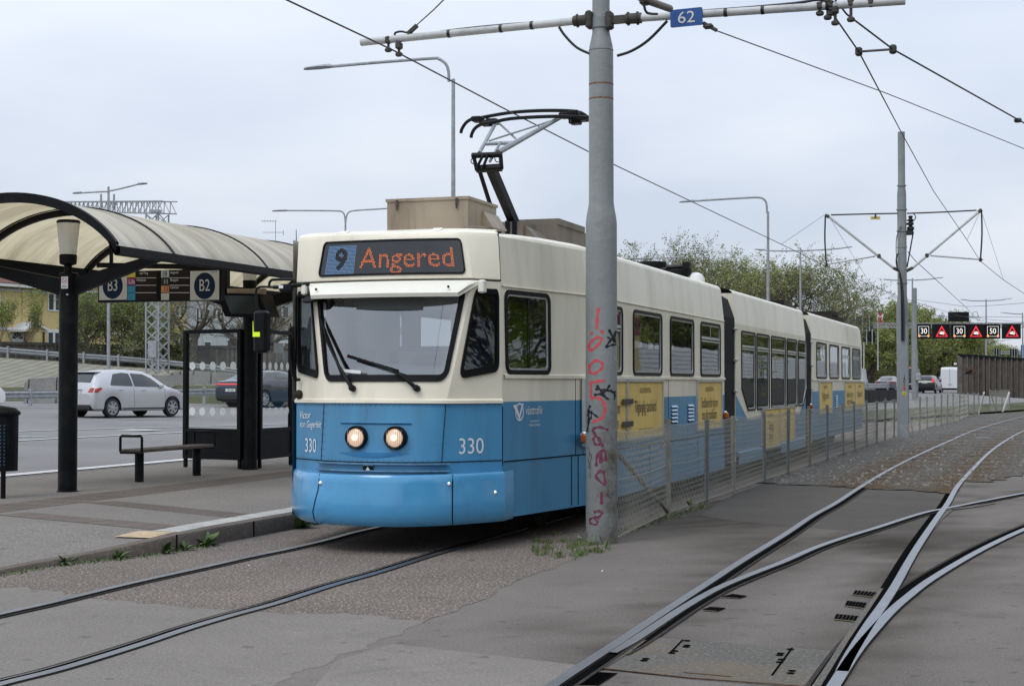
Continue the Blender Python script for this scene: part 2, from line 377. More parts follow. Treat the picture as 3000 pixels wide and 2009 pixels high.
GM['kerb'] = ground_mat('kerb_concrete', (0.15, 0.125, 0.105), (0.24, 0.22, 0.2), (0.07, 0.06, 0.05), 40, 0.9, 0.7, 0.5)
GM['slab'] = ground_mat('white_paving', (0.45, 0.44, 0.41), (0.55, 0.54, 0.52), (0.22, 0.2, 0.18), 30, 2.0, 0.6, 0.3)
GM['beige'] = ground_mat('beige_paving', (0.50, 0.38, 0.25), (0.6, 0.5, 0.35), (0.3, 0.24, 0.17), 30, 2.0, 0.4, 0.3)
GM['tact'] = ground_mat('brown_paving', (0.158, 0.134, 0.116), (0.2, 0.17, 0.15), (0.08, 0.065, 0.055), 30, 1.0, 0.5, 0.3)
GM['conc'] = ground_mat('concrete', (0.33, 0.315, 0.29), (0.4, 0.38, 0.36), (0.18, 0.17, 0.15), 12, 0.5, 0.5, 0.4)
GM['plate'] = ground_mat('worn_steel_plate', (0.15, 0.14, 0.125), (0.34, 0.33, 0.31), (0.10, 0.085, 0.065), 45, 1.5, 0.5, 1.0, rough=0.75, rust=(0.2, 0.155, 0.09))
# rust tint on ballast driven by a per-vertex wear mask near the rails (iron dust)
def add_mask(m, attr, col, amt=0.85):
    n = m.node_tree.nodes; l = m.node_tree.links; b = n['Principled BSDF']; src = b.inputs['Base Color'].links[0].from_socket
    a = n.new('ShaderNodeAttribute'); a.attribute_name = attr; x = n.new('ShaderNodeMix'); x.data_type = 'RGBA'; x.blend_type = 'MIX'
    ml = n.new('ShaderNodeMath'); ml.operation = 'MULTIPLY'; ml.inputs[1].default_value = amt; l.new(a.outputs['Fac'], ml.inputs[0]); l.new(ml.outputs[0], x.inputs[0])
    mu = n.new('ShaderNodeMix'); mu.data_type = 'RGBA'; mu.blend_type = 'MULTIPLY'; mu.inputs[0].default_value = 1; l.new(src, mu.inputs[6]); mu.inputs[7].default_value = (*col, 1)
    l.new(src, x.inputs[6]); l.new(mu.outputs[2], x.inputs[7]); l.new(x.outputs[2], b.inputs['Base Color'])
add_mask(GM['ballast'], 'rustmask', (.80, .50, .22))
def sm(pts, k=4):
    """Catmull-Rom through the points"""
    P = [Vector(p) for p in pts]; out = []
    for i in range(len(P) - 1):
        a, b, c, d = P[max(i-1, 0)], P[i], P[i+1], P[min(i+2, len(P)-1)]
        for j in range(k):
            t = j / k; out.append(0.5 * ((2*b) + (c-a)*t + (2*a-5*b+4*c-d)*t*t + (3*b-a-3*c+d)*t**3))
    return out + [P[-1]]
def ribbon(mb, pts, o0, o1, z, mi=0, z1=None):
    L_, R_ = [], []
    for i, p in enumerate(pts):
        t = (pts[min(i+1, len(pts)-1)] - pts[max(i-1, 0)]); t.z = 0; t.normalize(); n_ = Vector((t.y, -t.x, 0))
        zz = z(p) if callable(z) else z
        a = p + n_ * o0; b = p + n_ * o1; a.z = zz; b.z = zz if z1 is None else z1
        L_.append(a); R_.append(b)
    mb.loft([L_, R_], False, mi)
def sheet(name, px, z, m, extra=()):
    mb = MB(); pts = [PZ(x, y, z) for x, y in px] + [Vector(e) for e in extra]
    pts = [(p[0], p[1]) for p in pts]
    mb.poly(pts, [], lambda x, y, d: (x, y, z)); return struct(mb, name, m, 0)

mb = MB(); mb.quad((-1500, -300, -.12), (1500, -300, -.12), (1500, 2600, -.12), (-1500, 2600, -.12)); struct(mb, 'ground', GM['soil'], 0)
# packed gravel in the tram bed (its right edge is the long seam across the photo)
edge = [(480, 2150), (826, 1995), (980, 1930), (1112, 1876), (1270, 1816), (1440, 1739), (1611, 1666), (1760, 1607), (1855, 1555), (1955, 1509), (2068, 1477), (2180, 1437)]
g = [PZ(x, y) for x, y in edge]; g2 = []
for i in range(len(g) - 1):
    for j in range(6):
        p = g[i].lerp(g[i+1], j / 6); g2.append((p.x + rnd.uniform(-.045, .045), p.y + rnd.uniform(-.06, .06)))
front = [PZ(x, y) for x, y in ((1250, 1822), (1110, 1805), (1000, 1797), (830, 1798), (640, 1785), (480, 1772), (300, 1752), (240, 1746), (190, 1735), (60, 1720), (-200, 1722))]
fr2 = []
for i in range(len(front) - 1):
    for j in range(6):
        p = front[i].lerp(front[i+1], j / 6); fr2.append((p.x + rnd.uniform(-.03, .03), p.y + rnd.uniform(-.06, .06)))
k0 = min(range(len(g2)), key=lambda i: abs(g2[i][0] - front[0].x) + abs(g2[i][1] - front[0].y))
mb = MB(); mb.poly([(a, b) for a, b in g2[k0:]] + [(-4.02, 60), (-7.3, 60), (-7.3, 13), (-7.6, 12.2), (-8.1, 11), (-8.2, 9.9)] + fr2[::-1], [], lambda x, y, d: (x, y, .0022)); struct(mb, 'gravel_bed', GM['gravel'], 0)
mb = MB(); pl = [(p[0], p[1]) for p in g2[:k0 + 1]] + fr2 + [(-9, 6), (-5, 1), (-1.5, 1)]
mb.poly(pl, [], lambda x, y, d: (x, y, .0013)); struct(mb, 'track_paving', GM['patch'], 0)
# a slightly lighter repaired strip with straight joints, in the foreground
sheet('asphalt_patch', [(1150, 1884), (1690, 1946), (1640, 1990), (1560, 2060), (860, 2080), (985, 1935)], .0018, GM['patch'])
GM['apron'] = ground_mat('newer_asphalt', (0.098, 0.09, 0.081), (0.2, 0.19, 0.175), (0.05, 0.046, 0.042), 60, 0.6, 0.5, 0.4)
sheet('dark_asphalt', [(2050, 1508), (2128, 1522), (2307, 1539), (2453, 1552), (2600, 1556), (2722, 1548), (2760, 1495), (2785, 1460), (2780, 1446), (2623, 1433), (2381, 1422), (2206, 1413), (2120, 1468)], .0012, GM['apron'])
# far asphalt apron beyond the ballast
# ------------------------------------------------------------------ rails
RAIL_PX = {
 'tl': [(-260, 1855), (0, 1796.8), (141, 1765.6), (299, 1727), (427, 1697.3), (598, 1660), (726, 1631), (854, 1604.7), (962, 1579), (1060, 1553)],
 'tr': [(-200, 2062), (0, 2002.6), (162, 1962), (299, 1921.5), (427, 1881), (555, 1838), (683, 1800), (811, 1765), (971, 1714), (1116, 1673), (1270, 1624), (1398, 1587.5)],
 'a': [(1500, 2095), (1623, 2006), (1720, 1942), (1856, 1852.6), (1973, 1775), (2074, 1709), (2175, 1643), (2300, 1566), (2381, 1511.7), (2449.5, 1473.8), (2524, 1425), (2599, 1380), (2688.6, 1333.8), (2778, 1293.5), (2868, 1256), (3000, 1219.3), (3100, 1200)],
 'b': [(1790, 1912), (1850, 1880), (1895, 1850.7), (2008, 1776.8), (2105, 1722.5), (2202, 1681.7), (2300, 1643.5), (2389.7, 1604), (2479, 1573), (2569, 1545.5), (2703.5, 1502.7), (2778, 1487.8), (2868, 1469.8), (3000, 1444.4), (3150, 1418)],
 'c': [(2467, 1968.5), (2491, 1920.6), (2548, 1828), (2584, 1777), (2622.8, 1717.4), (2658.7, 1653), (2691.5, 1598), (2722, 1552), (2754, 1505.7), (2778, 1472.8), (2808, 1421), (2853, 1371), (2897.8, 1326), (2942.6, 1293.5), (3000, 1262), (3090, 1228)],
 'd': [(2400, 2080), (2443.5, 2009), (2509, 1908.7), (2569, 1837), (2613.8, 1789), (2658.7, 1750), (2718.5, 1704), (2808, 1648.6), (2897.8, 1599.3), (3000, 1551.5), (3150, 1490)]}
RP = {}
for k, q in RAIL_PX.items():
    pts = [PZ(x, y, .012) for x, y in q]
    if k[0] == 't':
        y1 = pts[-1].y; x1 = pts[-1].x; tx = -6.53 if k == 'tl' else -5.10
        pts += [Vector((lerp(x1, tx, min(1, d / 6)), y1 + d, .012)) for d in (1.5, 3, 6, 12, 30, 43)]
    if k in 'abcd': pts.append(pts[-1] + (pts[-1] - pts[-2]).normalized() * 14)
    if k in 'ad': pts.insert(0, pts[0] + (pts[0] - pts[1]).normalized() * 5)
    RP[k] = sm(pts, 4)
def rail(k, label, side, gw=.05, lip=True, h=.014, head=.034, web=0.0, group='tram rails'):
    mb = MB(); p = RP[k]
    ribbon(mb, p, -head, head, h, 0)
    ribbon(mb, p, head, head + .004, h, 1, h - .03 - web); ribbon(mb, p, -head, -head - .004, h, 1, h - .03 - web)
    if gw:
        a, b = (head + .003, head + gw) if side > 0 else (-head - gw, -head - .003)
        ribbon(mb, p, a, b, .0065, 2)
        if lip:
            a, b = (head + gw, head + gw + .022) if side > 0 else (-head - gw - .022, -head - gw)
            ribbon(mb, p, a, b, .0115, 1)
    return tag(mb.obj('tram_rail', [M['rail'], M['raild'], M['groove']], None, 0), label, 'rail', group)
rail('tl', 'grooved rail under the tram on its platform side, nearest the kerb weeds', 1, .045)
rail('tr', 'grooved rail from the lower left corner to the tram front, farther from the platform', -1, .055)
rail('a', 'long curved rail nearest the chain link fence, running from the steel plate into the ballast', 1, .06, h=.02)
rail('b', 'branching rail that leaves the fence-side rail and crosses the other track at the frog', 1, .05, h=.018)
rail('c', 'straight-through rail starting at the point blade and running far up the ballast', -1, .07, False, h=.02)
rail('d', 'outermost curved rail at the right edge of the asphalt', -1, .085, h=.02)
# the yard: one sheet, greasier beside the switch rails (old grease and rubber with its own shape)
add_mask(GM['yard'], 'grease', (.30, .28, .26), 1.0)
mb = MB(); gm_ = []; rn = random.Random(9)
gxs = [-16, -10, -7] + [-5 + .22 * i for i in range(62)] + [12, 30, 60]; gys = [-8, 2] + [4.5 + .3 * i for i in range(92)] + [36, 62]
gr_p = [p for k in 'abcd' for p in RP[k][::2]]
blobs = [(PZ(2120, 1520), 1.4, 2.6, .75), (PZ(2450, 1500), 1.5, 2.2, .6), (PZ(2250, 1590), .8, 1.6, .6), (PZ(2590, 1590), .9, 1.3, .85), (PZ(2760, 1570), 1.0, 1.2, .6), (PZ(1980, 1480), .9, 3, .7), (PZ(2640, 1690), .35, .9, .8), (PZ(1640, 1830), .5, .5, .35), (PZ(2920, 1810), .25, .15, .8)]
for y in gys:
    for x in gxs:
        d = min((p.x - x) ** 2 + (p.y - y) ** 2 for p in gr_p) ** .5; v = max(0, .8 - d / .7) * rn.uniform(.5, 1.2)
        for c, a, b, s_ in blobs: v = max(v, s_ * max(0, 1.25 - ((x - c.x) / a) ** 2 - ((y - c.y) / b) ** 2) * rn.uniform(.7, 1.1))
        gm_.append(min(1, v)); mb.v.append((x, y, 0))
nx_ = len(gxs)
for j in range(len(gys) - 1):
    for i in range(nx_ - 1): mb.f.append([j * nx_ + i, j * nx_ + i + 1, (j + 1) * nx_ + i + 1, (j + 1) * nx_ + i]); mb.m.append(0)
o = struct(mb, 'asphalt_yard', GM['yard'], 0); at = o.data.attributes.new('grease', 'FLOAT', 'POINT'); at.data.foreach_set('value', gm_)
# black throats beside the point blades and their steel side plates
def px_strip(mb, L_, z, mi): mb.poly([(p.x, p.y) for p in (PZ(x, y, z) for x, y in L_)], [], lambda x, y, d: (x, y, z), mi)
mb = MB()
px_strip(mb, [(2402, 2009), (2440, 1950), (2490, 1868), (2540, 1795), (2572, 1752), (2583, 1757), (2575, 1780), (2545, 1826), (2505, 1893), (2470, 1950), (2432, 2010)], .0128, 1)
px_strip(mb, [(2376, 2012), (2432, 1930), (2475, 1862), (2530, 1785), (2566, 1740), (2578, 1722), (2588, 1722), (2570, 1750), (2540, 1795), (2490, 1868), (2440, 1950), (2402, 2012)], .0135, 0)
tag(mb.obj('rail_switch', [GM['plate'], M['groove']], None, 0), 'wide black switch throat with a steel side plate between the converging right rails', 'rail switch', 'rail switches')
mb = MB()
px_strip(mb, [(1738, 1950), (1758, 1950), (1860, 1880), (1935, 1828), (2010, 1771), (1995, 1770), (1930, 1815), (1845, 1875)], .0088, 1)
px_strip(mb, [(1752, 1957), (1772, 1955), (1850, 1905), (1895, 1872), (1868, 1880), (1800, 1925)], .0095, 0)
tag(mb.obj('rail_switch', [GM['plate'], M['groove']], None, 0), 'narrow dark switch throat left of the large steel cover plate', 'rail switch', 'rail switches')
mb = MB()
px_strip(mb, [(2754, 1500), (2786, 1485), (2792, 1492), (2760, 1520), (2742, 1545), (2730, 1548)], .0095, 0)
px_strip(mb, [(2790, 1487), (2915, 1471), (2918, 1473), (2845, 1486), (2795, 1492)], .0092, 0)
tag(mb.obj('rail_crossing', [GM['plate'], M['groove']], None, 0), 'worn steel frog plates where two rails cross at the right', 'rail crossing')
mb = MB()
px_strip(mb, [(1772, 1957), (1850, 1905), (1925, 1866), (1999, 1872), (2300, 1894), (2441, 1906), (2428, 1930), (2376, 2012), (2300, 2003), (2027, 1984)], .0055, 0)
for x, y in ((2012, 1875), (2013, 1889), (2010, 1893), (1977, 1905), (1968, 1911), (1892, 1928), (1886, 1933), (2287, 1912), (2284, 1917), (2290, 1930), (2284, 1938), (2315, 1900), (2320, 1963), (2316, 1970)):
    q = PZ(x, y, .009); mb.lathe(q, [(.022, 0), (.022, .001)], 8, 1)
for a, b in (((1769, 1956), (2027, 1984)), ((2027, 1984), (2380, 2010)), ((2003, 1968), (2140, 1980)), ((2320, 1897), (2262, 1976)), ((2000, 1873), (1962, 1912))):
    mb.bar(PZ(*a, .008), PZ(*b, .008), .010, .004, 1 if a[1] < 1950 else 2)
tag(mb.obj('cover_plate', [GM['plate'], M['groove'], M['rust']], None, 0), 'large worn steel cover plate with bolt holes set in asphalt between rails', 'cover plate')
def grate(px4, label, bars=6):
    mb = MB(); p = [PZ(x, y, .006) for x, y in px4]
    mb.quad(*p, mi=0)
    for i in range(bars):
        t = (i + .5) / bars; a = p[0].lerp(p[1], t); b = p[3].lerp(p[2], t); a = a.lerp(b, .12); b = b.lerp(a, .12); a.z = b.z = .008
        mb.bar(a, b, .02, .002, 1)
    tag(mb.obj('drain_cover', [GM['plate'], M['groove']], None, 0), label, 'drain cover', 'small drain covers beside the switch')
grate([(1748, 1962), (1812, 1966), (1740, 2012), (1672, 2012)], 'largest drain cover, at the bottom edge left of the steel plate', 9)
grate([(2505, 1727), (2570, 1733), (2552, 1748), (2497, 1741)], 'uppermost of three small drain covers left of the switch throat')
grate([(2482, 1757), (2540, 1763), (2530, 1782), (2474, 1774)], 'middle of three small drain covers left of the switch throat')
grate([(2450, 1796), (2517, 1802), (2506, 1820), (2443, 1813)], 'lowest of three small drain covers left of the switch throat')
grate([(2150, 1738), (2190, 1744), (2165, 1752), (2110, 1748)], 'faint drain cover below the branching rail, left of centre of the switch')
grate([(2085, 1776), (2128, 1779), (2100, 1790), (2055, 1786)], 'faint drain cover beside the branching rail nearest the steel plate')
# ------------------------------------------------------------------ ballast (grid clipped to its outline, edges ragged)
bpx = [(2212, 1414), (2300, 1420.5), (2381, 1423), (2449, 1425), (2533, 1432), (2623, 1434), (2718, 1441), (2772, 1447), (2822, 1413), (2898, 1413), (3000, 1389), (3250, 1340), (3350, 1195), (2881, 1213), (2739, 1249), (2620, 1281), (2469, 1331), (2306, 1394)]
bp_ = [PZ(x, y) for x, y in bpx]
def inside(x, y, poly):
    c = False; j = len(poly) - 1
    for i in range(len(poly)):
        a, b = poly[i], poly[j]
        if (a.y > y) != (b.y > y) and x < (b.x - a.x) * (y - a.y) / (b.y - a.y) + a.x: c = not c
        j = i
    return c
railpts = [p for k in 'ac' for p in RP[k]]
def rdist(x, y): return min((p.x - x) ** 2 + (p.y - y) ** 2 for p in railpts) ** .5
xs_ = [p.x for p in bp_]; ys_ = [p.y for p in bp_]; st = .2
nx = int((min(max(xs_), 9) - min(xs_)) / st) + 1; ny = int((max(ys_) - min(ys_)) / st) + 1
mb = MB(); idx = {}; mask = []
def bv(i, j):
    if (i, j) not in idx:
        x = min(xs_) + i * st + rnd.uniform(-.06, .06); y = min(ys_) + j * st + rnd.uniform(-.06, .06); d = rdist(x, y)
        z = .012 + rnd.uniform(-.006, .007) - (.03 if d < .12 else 0); idx[(i, j)] = len(mb.v); mb.v.append((x, y, max(.004, z)))
        mask.append(max(0, min(1, 1.3 - d / .66 + rnd.uniform(-.25, .25))))
    return idx[(i, j)]
for i in range(nx):
    for j in range(ny):
        x = min(xs_) + (i + .5) * st; y = min(ys_) + (j + .5) * st
        if inside(x, y, bp_): mb.f.append([bv(i, j), bv(i+1, j), bv(i+1, j+1), bv(i, j+1)]); mb.m.append(0)
o = struct(mb, 'ballast', GM['ballast'], 0)
at = o.data.attributes.new('rustmask', 'FLOAT', 'POINT'); at.data.foreach_set('value', mask)
# loose stones lying on it
M['stone'] = mat('loose_stone', (0.20, 0.19, 0.175), 0.9, var=0.35, vs=9)
mb = MB(); nst = 0
while nst < 2000:
    y = bp_[0].y + (rnd.random() ** 1.6) * 30 ; x = rnd.uniform(min(xs_), 5)
    if inside(x, y, bp_) and rdist(x, y) > .1:
        r = rnd.uniform(.012, .032); c = Vector((x, y, .012)); q = [c + Vector((rnd.uniform(.6, 1.2) * r * a, rnd.uniform(.6, 1.2) * r * b, rnd.uniform(.3, .9) * r * k)) for a, b, k in ((-1, -1, -.4), (1, -1, -.4), (1, 1, -.4), (-1, 1, -.4), (-.7, -.7, 1), (.7, -.7, 1), (.7, .7, 1), (-.7, .7, 1))]
        mb.hexa(q); nst += 1
tag(mb.obj('ballast_stones', M['stone'], None, 0, keep=True), 'loose grey ballast stones between the rails and the fence', 'gravel', kind='stuff')
# ------------------------------------------------------------------ platform with kerb
def pz_(y): return interp(y, [10.4, 11.0, 11.3, 11.7, 12.1, 12.6, 13.2], [.028, .04, .055, .078, .12, .142, .15])
kl = [(-14.2, 6.5), (-8.6, 6.8), (-8.0, 8.6), (-7.88, 10.0), (-7.87, 10.48), (-7.85, 10.97), (-7.77, 11.3), (-7.65, 11.69), (-7.51, 12.1), (-7.47, 12.6), (-7.45, 13.2), (-7.44, 14), (-7.44, 20), (-7.44, 60)]
kp = sm([Vector((a, b, 0)) for a, b in kl], 4)
mb = MB(); inner = [(p.x - (.14 if p.y > 8 else .05), p.y + 0) for p in kp]
mb.poly(inner + [(-14.2, 60)], [], lambda x, y, d: (x, y, pz_(y)), 0, 1.0); struct(mb, 'platform', GM['plat'], 0)
mb = MB()
rk = [[(p.x, p.y, -.02) for p in kp], [(p.x - .005, p.y, pz_(p.y) - .02) for p in kp], [(p.x - .02, p.y, pz_(p.y) + .003) for p in kp], [(a, b, pz_(b) + .003) for a, b in inner]]
mb.loft(rk, False)
for y in (12.45, 13.9, 15.4, 16.9, 18.4): mb.box((-7.44, y, .075), (.012, .012, .158), 1)
struct(mb, 'kerb', [GM['kerb'], M['dark']], 40)
mb = MB()
for i in range(34):
    y0 = 12.75 + i * .5; z0, z1 = pz_(y0) + .004, pz_(y0 + .485) + .004; mb.quad((-7.88, y0, z0), (-7.6, y0, z0), (-7.6, y0 + .485, z1), (-7.88, y0 + .485, z1))
struct(mb, 'white_edge_slabs', GM['slab'], 0)
mb = MB(); z0, zm, z1 = pz_(12.3) + .004, pz_(12.6) + .004, pz_(12.73) + .004; mb.loft([[(-8.0, y, z) , (-7.62, y, z)] for y, z in ((12.3, z0), (12.6, zm), (12.73, z1))], False); struct(mb, 'beige_slab', GM['beige'], 0)
mb = MB(); z = .1535
def tiles(a, b, w, n, rows=1):
    a = Vector(a); b = Vector(b); d = (b - a) / n; nn = Vector((-d.y, d.x, 0)).normalized()
    for i in range(n):
        for r in range(rows):
            p = a + d * i + nn * (w / rows * r); q = p + d * .965; k = nn * (w / rows - .012)
            mb.quad(*[(v.x, v.y, pz_(v.y) + .0035) for v in (p, q, q + k, p + k)])
tiles((-11.2, 11.9, 0), (-11.2, 30, 0), -.7, 36, 5); tiles((-10.35, 13.72, 0), (-7.95, 12.85, 0), .42, 7); tiles((-10.45, 15.45, 0), (-7.95, 14.25, 0), .42, 8, 4)
struct(mb, 'tactile_paving', GM['tact'], 0)
# ------------------------------------------------------------------ highway sheet and its markings
us = [-14.2, -16, -18, -21, -24, -28, -32, -36, -40, -48]; vs2 = [-10, 0, 10, 20, 30, 40, 50, 60, 75, 90, 110, 140, 180, 240, 320, 500]
def rf(u, v): x = u + (edge_x(v) + 14.2); return (x, v, min(.75, .16 + .0225 * (-14.2 - u)) - .006)
mb = MB(); mb.grid(rf, us, vs2); struct(mb, 'road', GM['road'], 40)
mb = MB(); mb.grid(lambda u, v: (u + edge_x(v) + 14.2, v, lerp(.154, -.02, (u + 14.2) / 4.2) if v > 61 else .02), [-14.2, -12, -10], [61, 75, 90, 110, 140, 180, 240, 320, 500]); struct(mb, 'road_verge', GM['soil'], 40)
mb = MB()
def mark(px, w, z=.012):
    p = sm([PG(x, y) for x, y in px], 4); ribbon(mb, p, -w / 2, w / 2, lambda q: gz(q.x, q.y) + z - .006)
ribbon(mb, [Vector((-14.45, y, 0)) for y in (8, 20, 40, 60)], -.16, .16, lambda q: .17)
mark([(-300, 1310), (39, 1291), (535, 1266), (846, 1253), (1300, 1233)], .2); mark([(-300, 1281), (39, 1263.5), (330, 1255), (705, 1245.7), (846, 1241), (1300, 1228)], .2)
mark([(278, 1231.6), (502, 1227)], .17); mark([(760, 1252), (817, 1251)], .25); mark([(-100, 1198), (0, 1195), (166, 1193), (560, 1187), (860, 1182)], .22)
mark([(-40, 1279), (137, 1279.5)], .3); mark([(-40, 1270), (54, 1269)], .35); mark([(383, 1260.5), (431, 1258.5)], 1.0); mark([(850, 1212), (1300, 1190)], .2)
mark([(548, 1186), (620, 1183)], .17); mark([(-60, 1236), (60, 1235)], .17)
struct(mb, 'road_markings', M['roadpaint'], 0)
# ------------------------------------------------------------------ cobbled embankment and the land behind it
M['cobble'] = mat('cobble', (0.2, 0.19, 0.15))
m = M['cobble']; n = m.node_tree.nodes; l = m.node_tree.links
br = n.new('ShaderNodeTexBrick'); br.inputs['Scale'].default_value = 1.0; br.inputs['Color1'].default_value = (.27, .25, .20, 1); br.inputs['Color2'].default_value = (.20, .185, .14, 1); br.inputs['Mortar'].default_value = (.065, .07, .035, 1)
br.inputs['Mortar Size'].default_value = .05; br.inputs['Mortar Smooth'].default_value = .4; br.inputs['Brick Width'].default_value = .62; br.inputs['Row Height'].default_value = .62
uvm = n.new('ShaderNodeTexCoord'); nz = n.new('ShaderNodeTexNoise'); nz.inputs['Scale'].default_value = .8; l.new(uvm.outputs['Object'], nz.inputs['Vector'])
mxv = n.new('ShaderNodeMix'); mxv.data_type = 'VECTOR'; mxv.inputs[0].default_value = .12; l.new(uvm.outputs['Object'], mxv.inputs[4]); l.new(nz.outputs['Color'], mxv.inputs[5])
l.new(mxv.outputs[1], br.inputs['Vector']); l.new(br.outputs['Color'], n['Principled BSDF'].inputs['Base Color'])
bpn = n.new('ShaderNodeBump'); bpn.inputs['Distance'].default_value = .08; bpn.invert = True; l.new(br.outputs['Fac'], bpn.inputs['Height']); l.new(bpn.outputs[0], n['Principled BSDF'].inputs['Normal'])
n['Principled BSDF'].inputs['Roughness'].default_value = .9
bot = [(-900, 1136), (0, 1134), (300, 1132), (600, 1128), (900, 1124), (1400, 1122)]
top = [(-900, 1020), (0, 1048), (172, 1059), (350, 1074), (560, 1087), (900, 1104), (1400, 1119)]
xsb = [-900, -400, 0, 90, 172, 260, 350, 460, 560, 700, 900, 1400]
mb = MB(); rows = []
for t in (0, .2, .4, .6, .8, 1):
    rows.append([PD(x, lerp(interp(x, [b[0] for b in bot], [b[1] for b in bot]), interp(x, [b[0] for b in top], [b[1] for b in top]), t), lerp(68, 94, t)) for x in xsb])
mb.loft(rows, False); struct(mb, 'cobbled_embankment', M['cobble'], 60)
mb = MB(); base = [PD(x, 1128, 66) for x in xsb]; mb.loft([[Vector((p.x, p.y, .5)) for p in base], [p for p in rows[0]]], False); 
rows2 = [rows[-1]]
for D, dz in ((98, .05), (108, .3), (125, .5), (170, 1.5), (300, 4)):
    rows2.append([Vector((p.x + (PD(x, 1100, D).x - PD(x, 1100, 94).x), p.y + (PD(x, 1100, D).y - PD(x, 1100, 94).y), p.z + dz)) for x, p in zip(xsb, rows[-1])])
mb.loft(rows2, False); struct(mb, 'terrain', GM['soil'], 60)
# ================================================================== TRAM
XC, HW = -5.80, 1.32
SX = XC + HW
NZ = [.60, .80, 1.30, 1.50, 2.44, 2.92]
def nosep(z, sg=1):
    g_ = lambda a: interp(z, NZ, a)
    yc, yf = g_([12.98, 13.0, 13.08, 13.12, 13.34, 13.40]), g_([13.17, 13.19, 13.25, 13.28, 13.46, 13.50])
    if sg > 0: return (yc, yf, g_([.63, .63, .64, .68, .83, .74]), g_([1.02, 1.02, 1.02, 1.02, 1.0, .975]), 13.72)
    return (yc, yf - .04, g_([.545, .545, .545, .565, .765, .69]), g_([.955, .955, .955, .955, .95, .93]), 13.46)
def um(m, z=1.0):      # metres from the centre line to the nose parameter
    return m / nosep(z, 1 if m > 0 else -1)[2]
def nose_raw(u, z):
    a = abs(u); sg = 1 if u >= 0 else -1
    yc, yf, fh, hw, ycn = nosep(z, sg)
    if a <= 1: return Vector((XC + fh * u, yc + (yf - yc) * a * a, z))
    t = a - 1; return Vector((XC + sg * lerp(fh, hw, t), lerp(yf, ycn, t), z))
def nose(u, z, d=0.0):
    p = nose_raw(u, z)
    if d:
        e = .02; uu = max(-1.98, min(1.98, u)); a = nose_raw(uu + e, z) - nose_raw(uu - e, z); b = nose_raw(uu, z + .02) - nose_raw(uu, z - .02)
        n_ = a.cross(b).normalized();  n_ = n_ if n_.y < 0 else -n_
        p = p + n_ * d
    return p
def half(y, z):
    h0 = interp(z, NZ, [1.02, 1.02, 1.02, 1.02, 1.0, .975])
    lean = max(0, z - 2.40) / .48 * .05
    if y < 15.5: return lerp(h0, HW - lean, (y - 13.72) / 1.78)
    return HW - lean
def sideR(y, z, d=0.0): return Vector((XC + half(y, z) + d, y, z))
def sideL(y, z, d=0.0):
    h = half(y, z)
    if y < 15.5: h = lerp(.95, HW, (y - 13.46) / 2.04); return Vector((XC - h - d, lerp(13.46, 15.5, (y - 13.72) / 1.78), z))
    return Vector((XC - h - d, y, z))
tram = root('tram', (XC, 26, 0), 'long blue and cream articulated tram with three sections waiting at the platform', 'tram')
ZB, ZL, ZT, ZS, ZD = .27, 1.345, 2.88, 2.42, 1.58   # skirt, colour line, roof edge, shoulder, belt rail
def spx(px, py): p = PX(px, py, SX); return (p.y, p.z)
def win(px0, px1, top=2.36, bot=1.605): a = spx(px0, 1100)[0]; b = spx(px1, 1100)[0]; return [(a, bot), (b, bot), (b, top), (a, top)]
BODYM = [M['cream'], M['blue'], M['seam'], M['dark']]
def wall_set(mb, y0, y1, wins, fn, zl=ZL, low=ZB, bluepoly=None):
    """outer skin of one side: blue skirt, cream band with window holes, leaning cornice"""
    if bluepoly is None:
        mb.poly([(y0, low), (y1, low), (y1, zl), (y0, zl)], [w for w in wins if min(p[1] for p in w) < zl - .1], fn, 1, .5)
        mb.poly([(y0, zl), (y1, zl), (y1, ZS), (y0, ZS)], [w for w in wins if min(p[1] for p in w) >= zl - .1], fn, 0, .5)
    else:
        for pl, mi, hs in bluepoly: mb.poly(pl, hs, fn, mi, .5)
    n_ = max(2, int((y1 - y0) / .6)); ys = [lerp(y0, y1, i / n_) for i in range(n_ + 1)]
    mb.grid(lambda u, v: fn(u, v), ys, [ZS, 2.65, ZT], 0)
def roof_set(mb, ys, cap0=False, cap1=True):
    prof = [(0, ZT), (.012, ZT + .03), (.05, ZT + .058), (.12, ZT + .075), (.4, ZT + .1), (.8, ZT + .115)]
    rows = []
    for y in ys:
        h = half(y, ZT); fz = interp(y, [13.7, 14.2, 14.8], [.25, .8, 1]); r = [Vector((XC + h - a, y, ZT + (z - ZT) * fz)) for a, z in prof]; rows.append(r + [Vector((2 * XC - p.x, p.y, p.z)) for p in r[::-1]])
    mb.loft(rows, False, 0)
def end_wall(mb, y, hole=True, mi=0):
    out = [(-HW, ZB + .05), (HW, ZB + .05), (HW, ZS), (HW - .05, ZT), (-HW + .05, ZT), (-HW, ZS)]
    mb.poly(out, [[(-.75, .9), (.75, .9), (.75, 2.7), (-.75, 2.7)]] if hole else [], lambda u, v, d: Vector((XC + u, y, v)), mi, .5)
